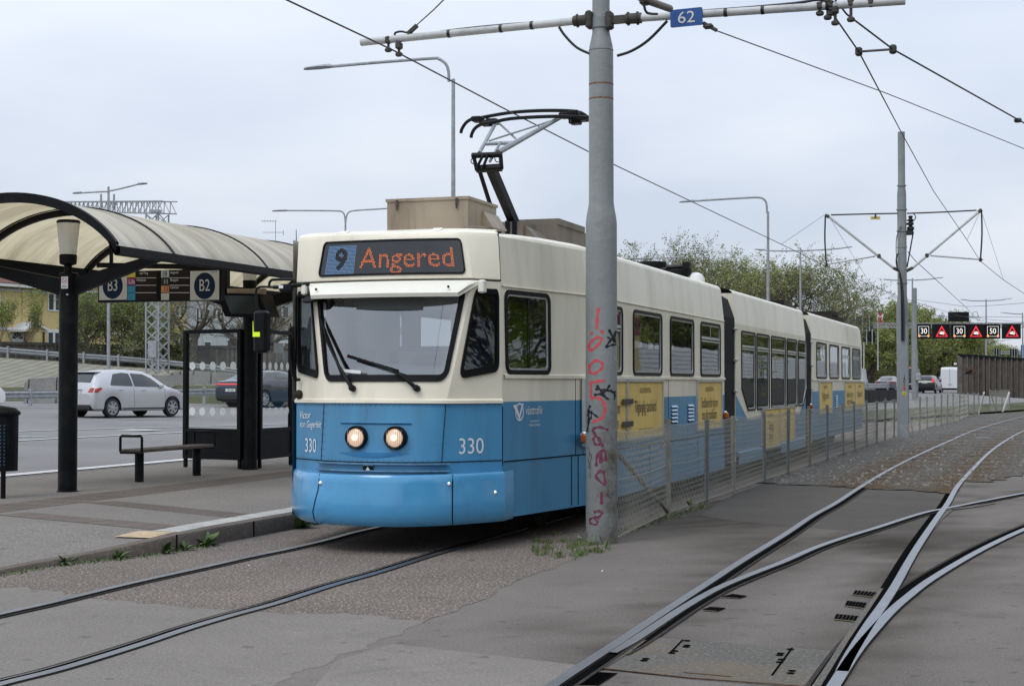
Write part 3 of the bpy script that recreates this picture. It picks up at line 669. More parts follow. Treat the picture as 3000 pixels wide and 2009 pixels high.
def window(parent, pts, fn, r=.09, fw=.035, hopper=None, vert=None, fd=.014, glass='glass', inner='alu', name='window', sl=None):
    """black rubber frame, pale inner trim and pane; optional hopper bar and glazing bars"""
    mb = MB(); P0 = round_poly(pts, r); P1 = round_poly(inset(pts, fw), max(.02, r - fw)); P2 = round_poly(inset(pts, fw + .018), max(.02, r - fw - .01))
    mb.ring(P0, P1, fn, -.01, fd, 0); mb.ring(P1, P2, fn, -.012, .004, 2)
    mb.poly(P1, [], fn, 1, 0, -.006)
    ys = [p[0] for p in pts]; zs = [p[1] for p in pts]; a, b = min(ys) + fw, max(ys) - fw
    def strip(q0, q1, q2, q3, mi=2): mb.quad(fn(*q0, .003), fn(*q1, .003), fn(*q2, .003), fn(*q3, .003), mi)
    if hopper:
        strip((a, hopper - .018), (b, hopper - .018), (b, hopper + .018), (a, hopper + .018))
        strip((a, hopper - .055), (b, hopper - .055), (b, hopper - .035), (a, hopper - .035))
    for v in (vert or []):
        z0 = hopper if (hopper and not sl) else min(zs) + fw; z1 = max(zs) - fw
        strip((v - .014, z0), (v + .014, z0), (v + .014, z1), (v - .014, z1), 0 if sl else 2)
    return mb.obj(name, [M['rubber'], M[glass], M[inner]], parent)
# ---------------- front section
Wcab = [(spx(1480, 1)[0], 0)]
def tpx(px, py):      # point on the tapering cab side
    r = ray(px, py); y = 14.5
    for _ in range(30): p = O0 + r * (y / r.y); x = XC + half(y, p.z); y = y + (x * r.y / r.x - y) * .5 if abs(r.x) > .02 else y - (p.x - x) / (r.x / r.y - (HW - 1.06) / 1.78)
    return y
def tsolve(px, z=1.9):
    lo, hi = 13.72, 15.5
    for _ in range(50):
        mid = (lo + hi) / 2; p = sideR(mid, z) - O0; sx = p.dot(Rt) / p.dot(Fw) * FPX + 1500
        if sx < px: lo = mid
        else: hi = mid
    return mid
yc0, yc1 = tsolve(1479), tsolve(1611)
CAB = [(yc0, 1.60), (yc1, 1.60), (yc1, 2.39), (yc0, 2.39)]
A_END, B0, B1, C0, C1 = spx(2122, 1100)[0], spx(2155, 1100)[0], spx(2360, 1100)[0], spx(2378, 1100)[0], spx(2523, 1100)[0]
WA = [win(1742, 1823), win(1854, 1938.4), win(1962.5, 2032), win(2051.7, 2109.8)]
front = MB()
rp = lambda w, r=.09: round_poly(inset(w, .012), r - .012)
for fn in (sideR, sideL):
    wall_set(front, 13.72, 15.5, [rp(CAB)], fn); wall_set(front, 15.5, A_END, [rp(w) for w in WA], fn)
roof_set(front, [13.72, 13.95, 14.2, 14.8, 15.5, 18, 20.5, A_END]); end_wall(front, A_END)
# nose skins
WS = [(-.95, 1.53), (.95, 1.53), (.95, 2.40), (-.95, 2.40)]
QR = [(1.13, 1.555), (1.93, 1.625), (1.93, 2.385), (1.12, 2.385)]
QL = [(-p[0], p[1]) for p in QR][::-1]
us = [i / 10 for i in range(-10, 11)]
Uall = [-2, -1.5] + us + [1.5, 2]
front.grid(lambda u, z: nose(u, z), Uall, [.30, .60, .80, 1.05, ZL - .012], 1)
front.poly([(-1, ZL), (1, ZL), (1, 2.455), (-1, 2.455)], [round_poly(inset(WS, .012), .10)], nose, 0, .1)
front.poly([(1, ZL), (2, ZL), (2, 2.455), (1, 2.455)], [round_poly(inset(QR, .012), .09)], nose, 0, .12)
front.poly([(-2, ZL), (-1, ZL), (-1, 2.455), (-2, 2.455)], [round_poly(inset(QL, .012), .09)], nose, 0, .12)
# lip between cream and blue, panel joints, display box
front.loft([[nose(u, ZL + .03, 0) for u in Uall], [nose(u, ZL + .015, .022) for u in Uall], [nose(u, ZL - .012, .022) for u in Uall], [nose(u, ZL - .012, 0) for u in Uall]], False, 0)
bx = [2.462, 2.47, 2.88, 2.925, 2.945]
front.loft([[nose(u, 2.455, 0) for u in Uall], [nose(u, 2.455, -.02) for u in Uall], [nose(u, 2.468, -.02) for u in Uall]], False, 2)
front.loft([[nose(u, 2.468, .0) for u in Uall], [nose(u, 2.476, .012) for u in Uall], [nose(u, 2.86, .012) for u in Uall], [nose(u, 2.905, -.005) for u in Uall], [nose(u, 2.925, -.05) for u in Uall], [Vector((lerp(XC, nose(u, 2.92).x, .94), max(nose(u, 2.92).y + .16, 13.6), 2.955)) for u in Uall], [Vector((lerp(XC, nose(u, 2.92).x, .85), 14.1, 2.975)) for u in Uall]], False, 0)
for i in range(46):
    u = -1.97 + i * 3.94 / 45
    for z in (.825, ZL - .03): front.bevbox(nose(u, z, .001), (.012, .006, .012), .002, 1)
for z in [.85 + i * .065 for i in range(8)]:
    for u in (-1.04, -.96, .96, 1.04): front.bevbox(nose(u, z, .001), (.012, .006, .012), .002, 1)
for i in range(20): front.bevbox(nose(-.1, .9 + .0 * i, .001) if i == 0 else nose(-.1 + .012 * 0, .86 + i * .022, .0005), (.008, .004, .008), .001, 1)
car1 = front.obj('front_section', BODYM, tram, 30)
def seam_line(mb, pts, w=.006, mi=2): mb.tube(pts, w, 4, mi, False)
sm_ = MB()
for u in (1.0, -1.0): seam_line(sm_, [nose(u, z, .001) for z in (.80, 1.05, ZL - .02)], .004)
for s_, fn in ((1, sideR),):
    seam_line(sm_, [fn(13.73, z, 0) for z in (.75, 1.3)], .006); seam_line(sm_, [fn(13.725, z, .0) for z in (2.46, 2.9)], .010)
    seam_line(sm_, [fn(y, .79 , .001) for y in (13.75, 15.5, A_END - .02)], .007); 
    for y in (15.15, 15.3): seam_line(sm_, [fn(y, z, .001) for z in (.29, .78)], .006)
    seam_line(sm_, [fn(15.24, z, .001) for z in (.8, 1.56)], .004)
    for px in (1955, 1710): seam_line(sm_, [fn(spx(px, 1)[0], z, .001) for z in (.8, 1.56)], .003)
    for px in (1800, 1900, 2040): seam_line(sm_, [fn(spx(px, 1)[0], z, .001) for z in (.28, .78)], .004)
seam_line(sm_, [nose(u, .805, .002) for u in Uall], .005)
sm_.obj('panel_joints', M['seam'], car1, 0)
# belt rail along the sides
def belt(y0, y1, parent):
    mb = MB()
    for s_ in (1, -1):
        fn = sideR if s_ > 0 else sideL
        ys = [y0, 15.5, y1] if y0 < 15.5 < y1 else [y0, y1]
        mb.loft([[fn(y, z, d) for y in ys] for z, d in ((ZD - .02, 0), (ZD - .018, .018), (ZD + .012, .018), (ZD + .02, 0))], False)
        mb.loft([[fn(y, z, d) for y in ys] for z, d in ((ZS - .008, 0), (ZS - .006, .012), (ZS + .004, .012), (ZS + .008, 0))], False)
    return mb.obj('belt_rail', M['cream'], parent)
belt(13.75, A_END, car1)
# windows of the front section
window(car1, CAB, sideR, .09, .04, None, [(yc0 + yc1) / 2 + .02], sl=True); window(car1, CAB, sideL, .09, .04, None, [(yc0 + yc1) / 2], sl=True)
for i, w in enumerate(WA):
    mid = (w[0][0] + w[1][0]) / 2
    for fn in (sideR, sideL): window(car1, w, fn, .09, .035, 2.14 if i in (0, 3) else None, [mid] if i == 3 else None)
tag(window(tram, WS, nose, .11, .045, glass='wglass', inner='rubber', name='windscreen'))
window(tram, QR, nose, .10, .05, glass='glass', inner='rubber', name='quarter_window', fd=.02); window(tram, QL, nose, .10, .05, glass='glass', inner='rubber', name='quarter_window', fd=.02)
# ---------------- middle section (low windows in a cream trapezium)
mid = MB()
mw = [(2167.6, 2208, 0), (2212, 2248.7, 1), (2254, 2296.4, 1), (2300, 2329.6, 1), (2333, 2361 - 3, 2)]
MW = []; zt, zb_ = 2.33, 1.075
for a, b, k in mw:
    ya, yb = spx(a, 1)[0], spx(b, 1)[0]
    if k == 0: MW.append([(ya + .55, zb_), (yb, zb_), (yb, zt), (ya, zt), (ya, 1.42)])
    elif k == 1: MW.append([(ya, zb_), (yb, zb_), (yb, zt), (ya, zt)])
    else: MW.append([(ya, zb_), (yb - .5, zb_), (yb, 1.42), (yb, zt), (ya, zt)])
hs = [round_poly(inset(w, .012), .08) for w in MW]
ca, cb_, zc = B0 + .05, B1 - .05, .93
crm = [(ca + 1.0, zc), (cb_ - .75, zc), (cb_, ZL - .02), (B1, ZL - .02), (B1, ZS), (B0, ZS), (B0, ZL - .02), (ca, ZL - .02)]
blu = [(B0, ZB + .12), (B1, ZB + .12), (B1, ZL - .02), (cb_, ZL - .02), (cb_ - .75, zc), (ca + 1.0, zc), (ca, ZL - .02), (B0, ZL - .02)]
for fn in (sideR, sideL): wall_set(mid, B0, B1, [], fn, bluepoly=[(crm, 0, hs), (blu, 1, [])])
roof_set(mid, [B0, (B0 + B1) / 2, B1]); end_wall(mid, B0); end_wall(mid, B1)
car2 = mid.obj('middle_section', BODYM, tram, 30)
for w in MW:
    for fn in (sideR, sideL): window(car2, w, fn, .07, .03, 2.09)
st_ = MB()
for fn in (sideR, sideL):
    for y0, y1 in ((B0 + .1, B0 + 2.2), (B1 - 3.2, B1 - .2)):
        st_ = MB(); st_.loft([[fn(y, z, d) for y in (y0, y1)] for z, d in ((.28, .0), (.28, .03), (.45, .03), (.475, .0))], False, 1); st_.obj('lower_skirt', BODYM, car2)
# ---------------- rear section
rear = MB()
WC = [win(2391.6, 2421), win(2430, 2457), win(2465.6, 2490), win(2497, 2519.6)]
for fn in (sideR, sideL): wall_set(rear, C0, C1, [rp(w) for w in WC], fn, low=.36)
roof_set(rear, [C0, (C0 + C1) / 2, C1]); end_wall(rear, C0)
# rear end rounds in plan
for z0, z1, mi in ((.36, ZL, 1), (ZL, ZS, 0), (ZS, ZT, 0)):
    rows = []
    for z in (z0, z1):
        ln = .05 * max(0, z - 2.4) / .48
        rows.append([Vector((XC + (HW - ln) * math.cos(t) ** .5 if t < PI / 2 - 1e-6 else XC, C1 + 1.6 * math.sin(t), z)) for t in [i * PI / 16 for i in range(9)]] + [Vector((XC - (HW - ln) * math.cos(t) ** .5, C1 + 1.6 * math.sin(t), z)) for t in [i * PI / 16 for i in range(7, -1, -1)]])
    rear.loft(rows, False, mi)
rear.poly([(p.x, p.y) for p in rows[1]], [], lambda x, y, d: Vector((x, y, ZT + .06)), 0)
car3 = rear.obj('rear_section', BODYM, tram, 30)
belt(C0, C1, car3)
for i, w in enumerate(WC):
    ya, yb = w[0][0], w[1][0]
    for fn in (sideR, sideL): window(car3, w, fn, .09, .035, 2.14 if i > 1 else None, [lerp(ya, yb, .5)] if i == 2 else ([lerp(ya, yb, k) for k in (.25, .5, .75)] if i == 3 else None))
# ---------------- bellows between sections
for y0, y1 in ((A_END, B0), (B1, C0)):
    mb = MB(); n_ = 9
    rows = []
    for i in range(n_ * 2 + 1):
        y = lerp(y0, y1, i / (n_ * 2)); k = -.05 if i % 2 else -.015
        h = HW + k
        rows.append([Vector(q) for q in ((XC + h, y, .35), (XC + h, y, 2.5), (XC + h - .1, y, 2.8 + k), (XC + h - .35, y, 2.95 + k), (XC - h + .35, y, 2.95 + k), (XC - h + .1, y, 2.8 + k), (XC - h, y, 2.5), (XC - h, y, .35))])
    mb.loft(rows, False); bl = mb.obj('bellows', M['bellow'], tram, 0)
    mb = MB()
    for z in (2.33, 1.86, 1.39, .95):
        mb.bevbox((SX + .015, y1 - .06, z), (.05, .14, .035), .006)
    mb.obj('bracket', M['alu'], bl)
# ---------------- floor, lining, seats, gear below
M['floor'] = mat('grey_floor', (0.2, 0.2, 0.2), .7); M['seatf'] = mat('seat_fabric', (0.10, 0.09, 0.26), .85, var=.3, vs=12); M['lin'] = mat('interior_lining', (0.30, 0.30, 0.29), .6)
mb = MB()
mb.box((XC, 14.75, .84), (1.9, 1.7, .05)); mb.box((XC, (15.6 + A_END) / 2, .84), (2.5, A_END - 15.6, .05)); mb.box((XC, (B0 + B1) / 2, .5), (2.5, B1 - B0, .05)); mb.box((XC, (C0 + C1) / 2, .84), (2.5, C1 - C0, .05))
for a, b in ((14.3, A_END), (B0, B1), (C0, C1)): mb.box((XC, (a + b) / 2, 2.80), (1.9, b - a, .03), 1)
mb.box((XC - .95, 15.35, 1.85), (.5, .04, 1.9), 1); mb.box((XC + .2, 15.35, 1.35), (2.0, .04, 1.0), 1); mb.box((XC + .2, 15.35, 2.62), (2.0, .04, .28), 1); mb.box((XC + .85, 15.35, 2.1), (.35, .04, .9), 1); mb.box((XC + .1, 15.35, 2.1), (.07, .05, .9), 1)
mb.obj('interior_lining', [M['floor'], M['lin']], tram, 0)
mb = MB()
for y in [16.4 + i * .82 for i in range(8)] + [B0 + .8 + i * .85 for i in range(8)] + [C0 + .6 + i * .82 for i in range(10)]:
    low = B0 < y < B1
    for x in (-.85, .85):
        zf = .5 if low else .86
        mb = MB(); mb.bevbox((XC + x, y, zf + .42), (.85, .42, .1), .03); mb.bevbox((XC + x, y + .22, zf + .75), (.85, .07, .65), .03); mb.box((XC + x, y, zf + .2), (.1, .3, .42)); mb.obj('passenger_seat', M['seatf'], tram)
mb = MB()
for y in [16 + i * 1.6 for i in range(5)] + [B0 + 1.2 + i * 1.7 for i in range(4)]: 
    for x in (-.35, .35): mb = MB(); mb.tube([(XC + x, y, .5), (XC + x, y, 2.8)], .016, 6); mb.obj('grab_pole', M['alu'], tram)
mb = MB(); pts_ = [nose(u, 1.45, -.06) for u in us]
mb.loft([[Vector((p.x, p.y, 1.50)) for p in pts_], [Vector((lerp(XC, p.x, .97), 13.62, 1.60)) for p in pts_], [Vector((lerp(XC, p.x, .97), 14.0, 1.70)) for p in pts_], [Vector((lerp(XC, p.x, .95), 14.02, .9)) for p in pts_]], False)
mb.box((XC + .3, 13.98, 1.74), (.5, .16, .08), 1); mb.box((XC - .5, 13.95, 1.78), (.22, .16, .16), 1)
mb.obj('dashboard', [mat('grey_green_dash', (.34, .38, .37), .5), M['rubber']], tram)
mb = MB(); mb.bevbox((XC + .35, 14.75, 1.22), (.52, .5, .12), .04); mb.bevbox((XC + .35, 15.02, 1.62), (.5, .12, .75), .04); mb.bevbox((XC + .35, 15.04, 2.08), (.3, .1, .2), .03); mb.box((XC + .35, 14.8, 1.0), (.2, .2, .35))
mb.obj('driver_seat', M['seatf'], tram)
mb = MB()   # high visibility vest hanging behind the seat
vx, vy = XC + .86, 14.55
mb.loft([[Vector((vx - w + .02 * math.sin(z * 9), vy, z)), Vector((vx - w * .4, vy - .05, z)), Vector((vx + w * .4, vy - .045, z)), Vector((vx + w, vy, z))] for z, w in ((2.3, .06), (2.2, .17), (2.0, .20), (1.75, .22), (1.55, .23))], False, 0)
mb.loft([[Vector((vx - w, vy - .056, z)), Vector((vx + w, vy - .056, z))] for z, w in ((1.80, .21), (1.86, .21))], False, 1)
mb.obj('hanging_vest', [mat('hi_vis_fabric', (.45, .62, .03), .8), M['lett']], tram)
def bogie(y):
    mb = MB(); r = MB()
    for s_ in (-1, 1):
        mb.box((XC + s_ * .95, y, .38), (.1, 2.3, .16))
    mb.box((XC, y, .42), (1.8, .4, .2))
    b_ = mb.obj('bogie', M['dark'], tram, 0)
    for yy in (y - .9, y + .9):
        for s_ in (-1, 1):
            w = MB(); w.lathe((XC + s_ * .72, yy, .345), [(.33, -.05), (.335, .03), (.36, .035), (.36, .06), (.2, .065)], 20, 0, Vector((-s_, 0, 0))); w.obj('wheel', M['raild'], b_)
    return b_
for y in (16.6, 23.1, 31.2, 38.2): bogie(y)
for a, b, w in ((13.62, 15.3, 1.8), (18.1, 21.6, 2.3), (24.7, 29.7, 2.3), (33, 36.6, 2.3)): mb = MB(); mb.box((XC, (a + b) / 2, .49), (w, b - a, .56)); mb.obj('underfloor_gear', M['dark'], tram, 0)  # gear boxes drawn low to cut the light beneath the tram
# ---------------- bumper
def bplan(t, z):   # t -1..1 around the nose
    k = interp(z, [.25, .28, .36, .46, .60, .68, .71], [-.06, -.02, .012, .014, -.004, -.012, -.032])
    x = math.sin(t * PI / 2 * .98); sx_ = abs(x)
    hx = ((1.105 if x > 0 else 1.03) + k * .5) * x; y = 12.72 + (.92 if x > 0 else .86) * (abs(x - .1 * (1 - sx_)) ** 2.6) - k
    return Vector((XC - .03 + hx, y, z))
ts = [i / 24 for i in range(-24, 25)]; zs_ = [.25, .27, .30, .36, .45, .55, .63, .68, .705]
bm_ = MB(); bm_.grid(lambda t, z: bplan(t, z), ts, zs_, 0)
top_ = [bplan(t, .705) for t in ts]
bm_.loft([top_, [Vector((lerp(XC, p.x, .9), max(p.y + .28, 13.0), .70)) for p in top_]], False, 0)
for s_, e in ((1, -1), (-1, 0)):
    col_ = [bplan(float(s_), z) for z in zs_]
    bm_.loft([col_, [p + Vector((0, .26, 0)) for p in col_]], False, 0)
bmp = bm_.obj('bumper', M['blueb'], tram, 50)
mb = MB()
def bs(t, z, d=.003): p = bplan(t, z); return Vector((p.x + (d * t), p.y - d, p.z))
tr_ = .53; tl_ = -.25
mb.tube([bs(tr_ + .0 * k, z) for k, z in enumerate((.25, .30, .36, .45, .55, .63, .70))], .005, 4); mb.obj('flap_joint', M['seam'], bmp, 0); mb = MB(); mb.tube([bs(tl_ + k, z) for k, z in ((-.04, .25), (-.045, .30), (-.04, .36), (-.02, .45), (0, .55), (0.005, .63), (.0, .70))], .005, 4)
mb.obj('flap_joint', M['seam'], bmp, 0)
mb = MB()
for t, z in ((tr_ - .02, .62), (tl_ + .02, .62), (.82, .52)): mb.lathe(bs(t, z), [(.018, 0), (.018, .008), (.008, .012)], 12, 0, Vector((0, -1, .1)))
mb.obj('flap_lock', M['chrome'], bmp)
# protruding strips and headlight recess
mb = MB()
for z, a, b in ((.785, -1.06, 1.1), (.722, -1.06, 1.1)):
    uu = [lerp(a, b, i / 16) for i in range(17)]
    mb.loft([[nose(u, z + k, d) for u in uu] for k, d in ((.012, 0), (.01, .045), (-.004, .045), (-.008, 0))], False)
mb.obj('guard_strip', mat('chipped_blue', (.10, .22, .34), .55, var=.2, vs=8, dirt=(.06, .04, .03), ds=14, da=.9), tram)
mb = MB()
zt_, zb2 = 1.155, .89
mm_ = [lerp(-.32, .365, i / 14) for i in range(15)]; uu = [um(q_) for q_ in mm_]
mb.loft([[nose(u, zt_ + .01, .0) for u in uu], [nose(u, zt_, .018) for u in uu], [nose(u, zt_ - .012, .002) for u in uu]], False, 0)
mb.loft([[nose(u, zb2, .002) for u in uu], [nose(u, zb2 - .002, .035 * (1 - ((q_ - .0225) / .345) ** 2) + .004) for u, q_ in zip(uu, mm_)], [nose(u, zb2 - .045 * (1 - ((q_ - .0225) / .35) ** 2) - .004, .002) for u, q_ in zip(uu, mm_)]], False, 1)
mb.obj('headlight_surround', [M['blue'], M['blueb']], tram, 20)
M['lamp_on'] = mat('lit_headlamp_glass', (0.6, 0.5, 0.42), .1, emis=(1.0, .62, .38), es=.55, coat=.6)
M['refl'] = mat('headlamp_reflector', (.85, .84, .82), .12, .9)
for i, u in enumerate((-.13, .243)):
    c = nose(um(u), 1.025, 0); ax = Vector((0.05 * u, -1, 0.02)).normalized()
    mb = MB(); mb.lathe(c, [(.106, -.01), (.106, .05), (.098, .065), (.084, .06), (.08, .03)], 36, 0, ax); h = mb.obj('headlight', M['rubber'], tram)
    mb = MB(); mb.lathe(c, [(.084, .03), (.082, .042), (.064, .055), (.03, .063), (.0, .066)], 32, 0, ax)
    for k in range(-4, 5): mb.bar(c + ax * .062 + Vector((k * .018, 0, -.07)), c + ax * .062 + Vector((k * .018, 0, .07)), .003, .003, 1)
    mb.obj('lens', [M['lamp_on'], M['refl']], h)
    mb = MB(); mb.lathe(c, [(.03, .05), (.028, .072), (.0, .076)], 16, 0, ax); mb.obj('bulb_shield', mat('warm_bulb', (.8, .6, .4), .3, emis=(1, .75, .5), es=1.2), h)
mb = MB(); c = nose(.0, .752, .012)
mb.box(c, (.10, .006, .045), 0); mb.add([c + Vector((-.022, -.005, -.02)), c + Vector((.022, -.005, -.02)), c + Vector((0, -.005, .016))], [[0, 1, 2]], 1); mb.box(c + Vector((0, -.001, .024)), (.10, .004, .006), 1)
mb.obj('arrow_plate', [M['rubber'], M['lett']], tram, 0)
# ---------------- fleet numbers, name, emblem
def facet(s_):
    a = nose(s_ * 1.0, 1.0); b = nose(s_ * 2.0, 1.0); u = (b - a) * s_; u.z = 0; return u.normalized()
mb = MB()
ur = facet(1); mb.text('330', .205, nose(1.47, .937, .006), ur, (0, 0, 1), .92); mb.obj('fleet_number', M['lett'], tram, 0)
ul = facet(-1); mb = MB(); mb.text('330', .185, nose(-1.42, .93, .006), ul, (0, 0, 1), .80); mb.obj('fleet_number', M['lett'], tram, 0)
mb = MB()
slant = Vector((.0, 0, 1)) + ul * .22
mb.text('Victor', .10, nose(-1.66, 1.215, .006), ul, slant, .85); mb.text('von Gegerfelt', .092, nose(-1.45, 1.13, .006), ul, slant, .80); mb.obj('name_lettering', M['lett'], tram, 0)
mb = MB()
def sp(y, z): return sideR(y, z, .004)
ys0 = tsolve(1545, 1.2); su = (sideR(14.6, 1.2) - sideR(14.2, 1.2)).normalized()
yc_ = tsolve(1561, 1.2); mb.text('västtrafik', .118, sp(yc_ + .02, 1.255), su, (0, 0, 1), .80)
yq = tsolve(1521, 1.2)
circ = [(yq + .085 * math.cos(i * PI / 14), 1.245 + .085 * math.sin(i * PI / 14)) for i in range(28)]; cin = [(yq + .07 * math.cos(i * PI / 14), 1.245 + .07 * math.sin(i * PI / 14)) for i in range(28)]
mb.loft([[sp(*p) for p in circ], [sp(*p) for p in cin]], True)
mb.add([sp(yq - .13, 1.31), sp(yq - .06, 1.315), sp(yq - .005, 1.22), sp(yq + .0, 1.17)], [[0, 1, 2, 3]]); mb.add([sp(yq, 1.17), sp(yq - .005, 1.22), sp(yq + .05, 1.325), sp(yq + .085, 1.325)], [[0, 1, 2, 3]])
mb.obj('operator_emblem', M['lett'], tram, 0); mb = MB(); mb.text('I samarbete med', .034, sp(yc_ + .03, 1.155), su, (0, 0, 1), .8); mb.text('Göteborgs Spårvägar', .034, sp(yc_ + .03, 1.118), su, (0, 0, 1), .8)
mb.obj('operator_lettering', M['lett'], tram, 0)
# ---------------- destination display
DSP = [(-.93, 2.512), (.94, 2.512), (.94, 2.845), (-.93, 2.845)]
nd = lambda u, z, d=0.0: nose(u, z, d + .012)
mb = MB(); P0 = round_poly(DSP, .05); P1 = round_poly(inset(DSP, .018), .035)
mb.ring(P0, P1, nd, -.01, .012, 0); mb.grid(lambda u, z: nd(u, z, .003), [lerp(-.92, .93, i / 20) for i in range(21)], [2.522, 2.68, 2.836], 1)
dsp = mb.obj('destination_display', [M['rubber'], mat('display_glass', (.012, .014, .017), .09, coat=.6)], tram)
def dots(txt, size, box, pitch, sx=1.0):
    """LED positions: centres of a dot grid that fall inside the letter outlines"""
    vs, fs = text_geo(txt, 'CENTER'); out = []; T = [[(vs[i][0] * size * sx, vs[i][1] * size) for i in f] for f in fs]
    nx_ = int(box[0] / pitch); nz_ = int(box[1] / pitch)
    for i in range(nx_):
        for j in range(nz_):
            x = (i - nx_ / 2 + .5) * pitch; y = (j - nz_ / 2 + .5) * pitch
            for t in T:
                s0 = [(t[k][0] - x) * (t[(k+1) % len(t)][1] - y) - (t[(k+1) % len(t)][0] - x) * (t[k][1] - y) for k in range(len(t))]
                if all(v >= 0 for v in s0) or all(v <= 0 for v in s0): out.append((x, y)); break
    return out
def dx_(m, z, d): return nd(um(m, 2.68), z, d)
mb = MB()
for x, y in dots('Angered', .268, (.92, .32), .0128, .99):
    c = dx_(x + .205, 2.665 + y, .006); mb.quad(*(c + Vector((a * .0040, 0, b * .0040)) for a, b in ((-1, -1), (1, -1), (1, 1), (-1, 1))))
mb.obj('led_lettering', mat('orange_leds', (.5, .12, .03), .4, emis=(1.0, .23, .06), es=.62), dsp, 0)
mb = MB(); off = set()
D9 = dots('9', .27, (.30, .28), .0128)
for i in range(24):
    for j in range(22):
        x = (i - 11.5) * .0128; y = (j - 10.5) * .0128; dark = any(abs(x - a) < .007 and abs(y - b) < .007 for a, b in D9)
        c = dx_(x - .455, 2.66 + y, .006); mb.quad(*(c + Vector((a * .0036, 0, b * .0036)) for a, b in ((-1, -1), (1, -1), (1, 1), (-1, 1))), mi=1 if dark else 0)
mb.obj('route_number', [mat('blue_white_leds', (.15, .25, .4), .4, emis=(.16, .36, .75), es=.42), M['seam']], dsp, 0)
# ---------------- sun visor, clips, top lips
mb = MB()
vu = [-1.08 + 2.16 * i / 12 for i in range(13)]
a_ = [nose(max(-1.35, min(1.35, u * 1.10)), 2.452, .03) for u in vu]; b_ = [nose(u * .98, 2.335, 0) + Vector((0, -.17, 0)) for u in vu]
b_[0] = b_[0].lerp(b_[1], .6); b_[-1] = b_[-1].lerp(b_[-2], .6)
mb.loft([a_, [p.lerp(q, .5) + Vector((0, 0, .012)) for p, q in zip(a_, b_)], b_, [p + Vector((0, .012, -.035)) for p in b_], [p + Vector((0, .03, -.03)) for p in b_], [p + Vector((0, .02, -.025)) for p in a_]], False)
vis = mb.obj('sun_visor', M['creamw'], tram, 25)
mb = MB()
for u in (-.82, .78): mb.lathe(nose(u, 2.36, .15), [(.012, 0), (.012, .012), (0, .016)], 8, 0, Vector((0, -1, .6)))
mb.obj('visor_bolt', M['rubber'], vis)
mb = MB()
for u in (-1.28, 1.25): mb.bevbox(nose(u, 2.40, .05), (.06, .09, .12), .012)
mb.obj('visor_bracket', M['creamw'], vis)
mb = MB()
for u in (-.75, .62): mb.box(nose(u, 2.935, -.10), (.09, .10, .02), 0, .3, Matrix.Rotation(.35, 3, 'X'))
mb.obj('roof_cleat', M['creamw'], tram)
mb = MB(); c = nose(-.93, 2.315, .06)
mb.lathe(c, [(.0, -.03), (.12, -.02), (.125, 0), (.08, .02), (0, .025)], 20, 0, Vector((-.1, -.35, .9))); mb.obj('camera_hood', M['rubber'], tram)
# interior mirror seen through the screen
mb = MB(); mb.bevbox(nose(-.72, 2.22, -.25), (.28, .1, .16), .03); mb.bevbox(nose(-.86, 2.27, -.2), (.14, .08, .18), .03); mb.obj('interior_mirror', M['rubber'], tram)
mb = MB(); P = round_poly(inset([(-.90, 2.18), (.90, 2.18), (.90, 2.36), (-.90, 2.36)], 0), .03); mb.poly([(-.45, 2.215), (.92, 2.19), (.92, 2.39), (-.45, 2.39)], [], nose, 0, .1, -.06); mb.obj('roller_blind', mat('grey_blind', (.13, .14, .14), .8), tram)
# ---------------- wipers
def nose_px(px, py, d):
    z = 1.6
    r = ray(px, py); best = None
    for i in range(-200, 201):
        u = i / 100; t = ((nose(u, z) - O0).dot(Fh)) / r.dot(Fh); p = O0 + r * t
        q = nose(u, p.z); e = abs((O0 + r * ((q - O0).dot(Fh) / r.dot(Fh)) - q).dot(Rt))
        if best is None or e < best[0]: best = (e, u, p.z)
    return nose(best[1], best[2], d)
def zp3(x, y): return (850 + x / 2.602, 550 + y / 2.602)
def wiper(px):
    mb = MB(); a, b, c, d1, d2 = [nose_px(*zp3(*q), k) for q, k in zip(px, (.03, .05, .06, .035, .035))]
    mb.tube([a, a.lerp(b, .35), b, c], [.022, .02, .013, .009], 6); mb.bar(d1, d2, .012, .03); mb.tube([d1.lerp(d2, .25) + Vector((0, -.015, .01)), c, d1.lerp(d2, .75) + Vector((0, -.015, 0))], .008, 5)
    w = mb.obj('wiper', M['rubber'], tram)
    mb = MB(); mb.lathe(a, [(.03, -.03), (.03, .02), (.018, .035)], 10, 0, Vector((0, -1, .2))); mb.obj('wiper_spindle', M['rubber'], w)
wiper([(485, 1530), (400, 1370), (310, 1180), (240, 980), (415, 1440)])
wiper([(965, 1530), (880, 1460), (790, 1400), (455, 1287), (835, 1405)])
mb = MB(); p = [PD(*zp3(*q), 13.6) for q in ((20, 1160), (45, 1250), (85, 1440), (110, 1500), (150, 1495))]
p = [nose(-1.9, 1.95, .10), nose(-1.93, 1.80, .10), nose(-1.86, 1.63, .09), nose(-1.83, 1.545, .06), nose(-1.76, 1.55, .03)]
mb.tube(p, [.012, .016, .022, .026, .016], 6); mb.bar(nose(-1.96, 2.05, .06), nose(-1.92, 1.62, .06), .014, .035); mb.obj('wiper', M['rubber'], tram)
mb = MB(); c = nose(-1.86, 1.41, .0); mb.lathe(c, [(.04, 0), (.045, .02), (.038, .035), (0, .05)], 14, 0, Vector((-.4, -1, 0))); mb.obj('round_marker', M['raild'], tram)
# sticker low on the screen
mb = MB(); mb.poly([(-.62, 1.62), (-.27, 1.605), (-.27, 1.635), (-.62, 1.65)], [], nose, 0, .2, -.012); mb.obj('screen_sticker', M['white'], tram, 0)
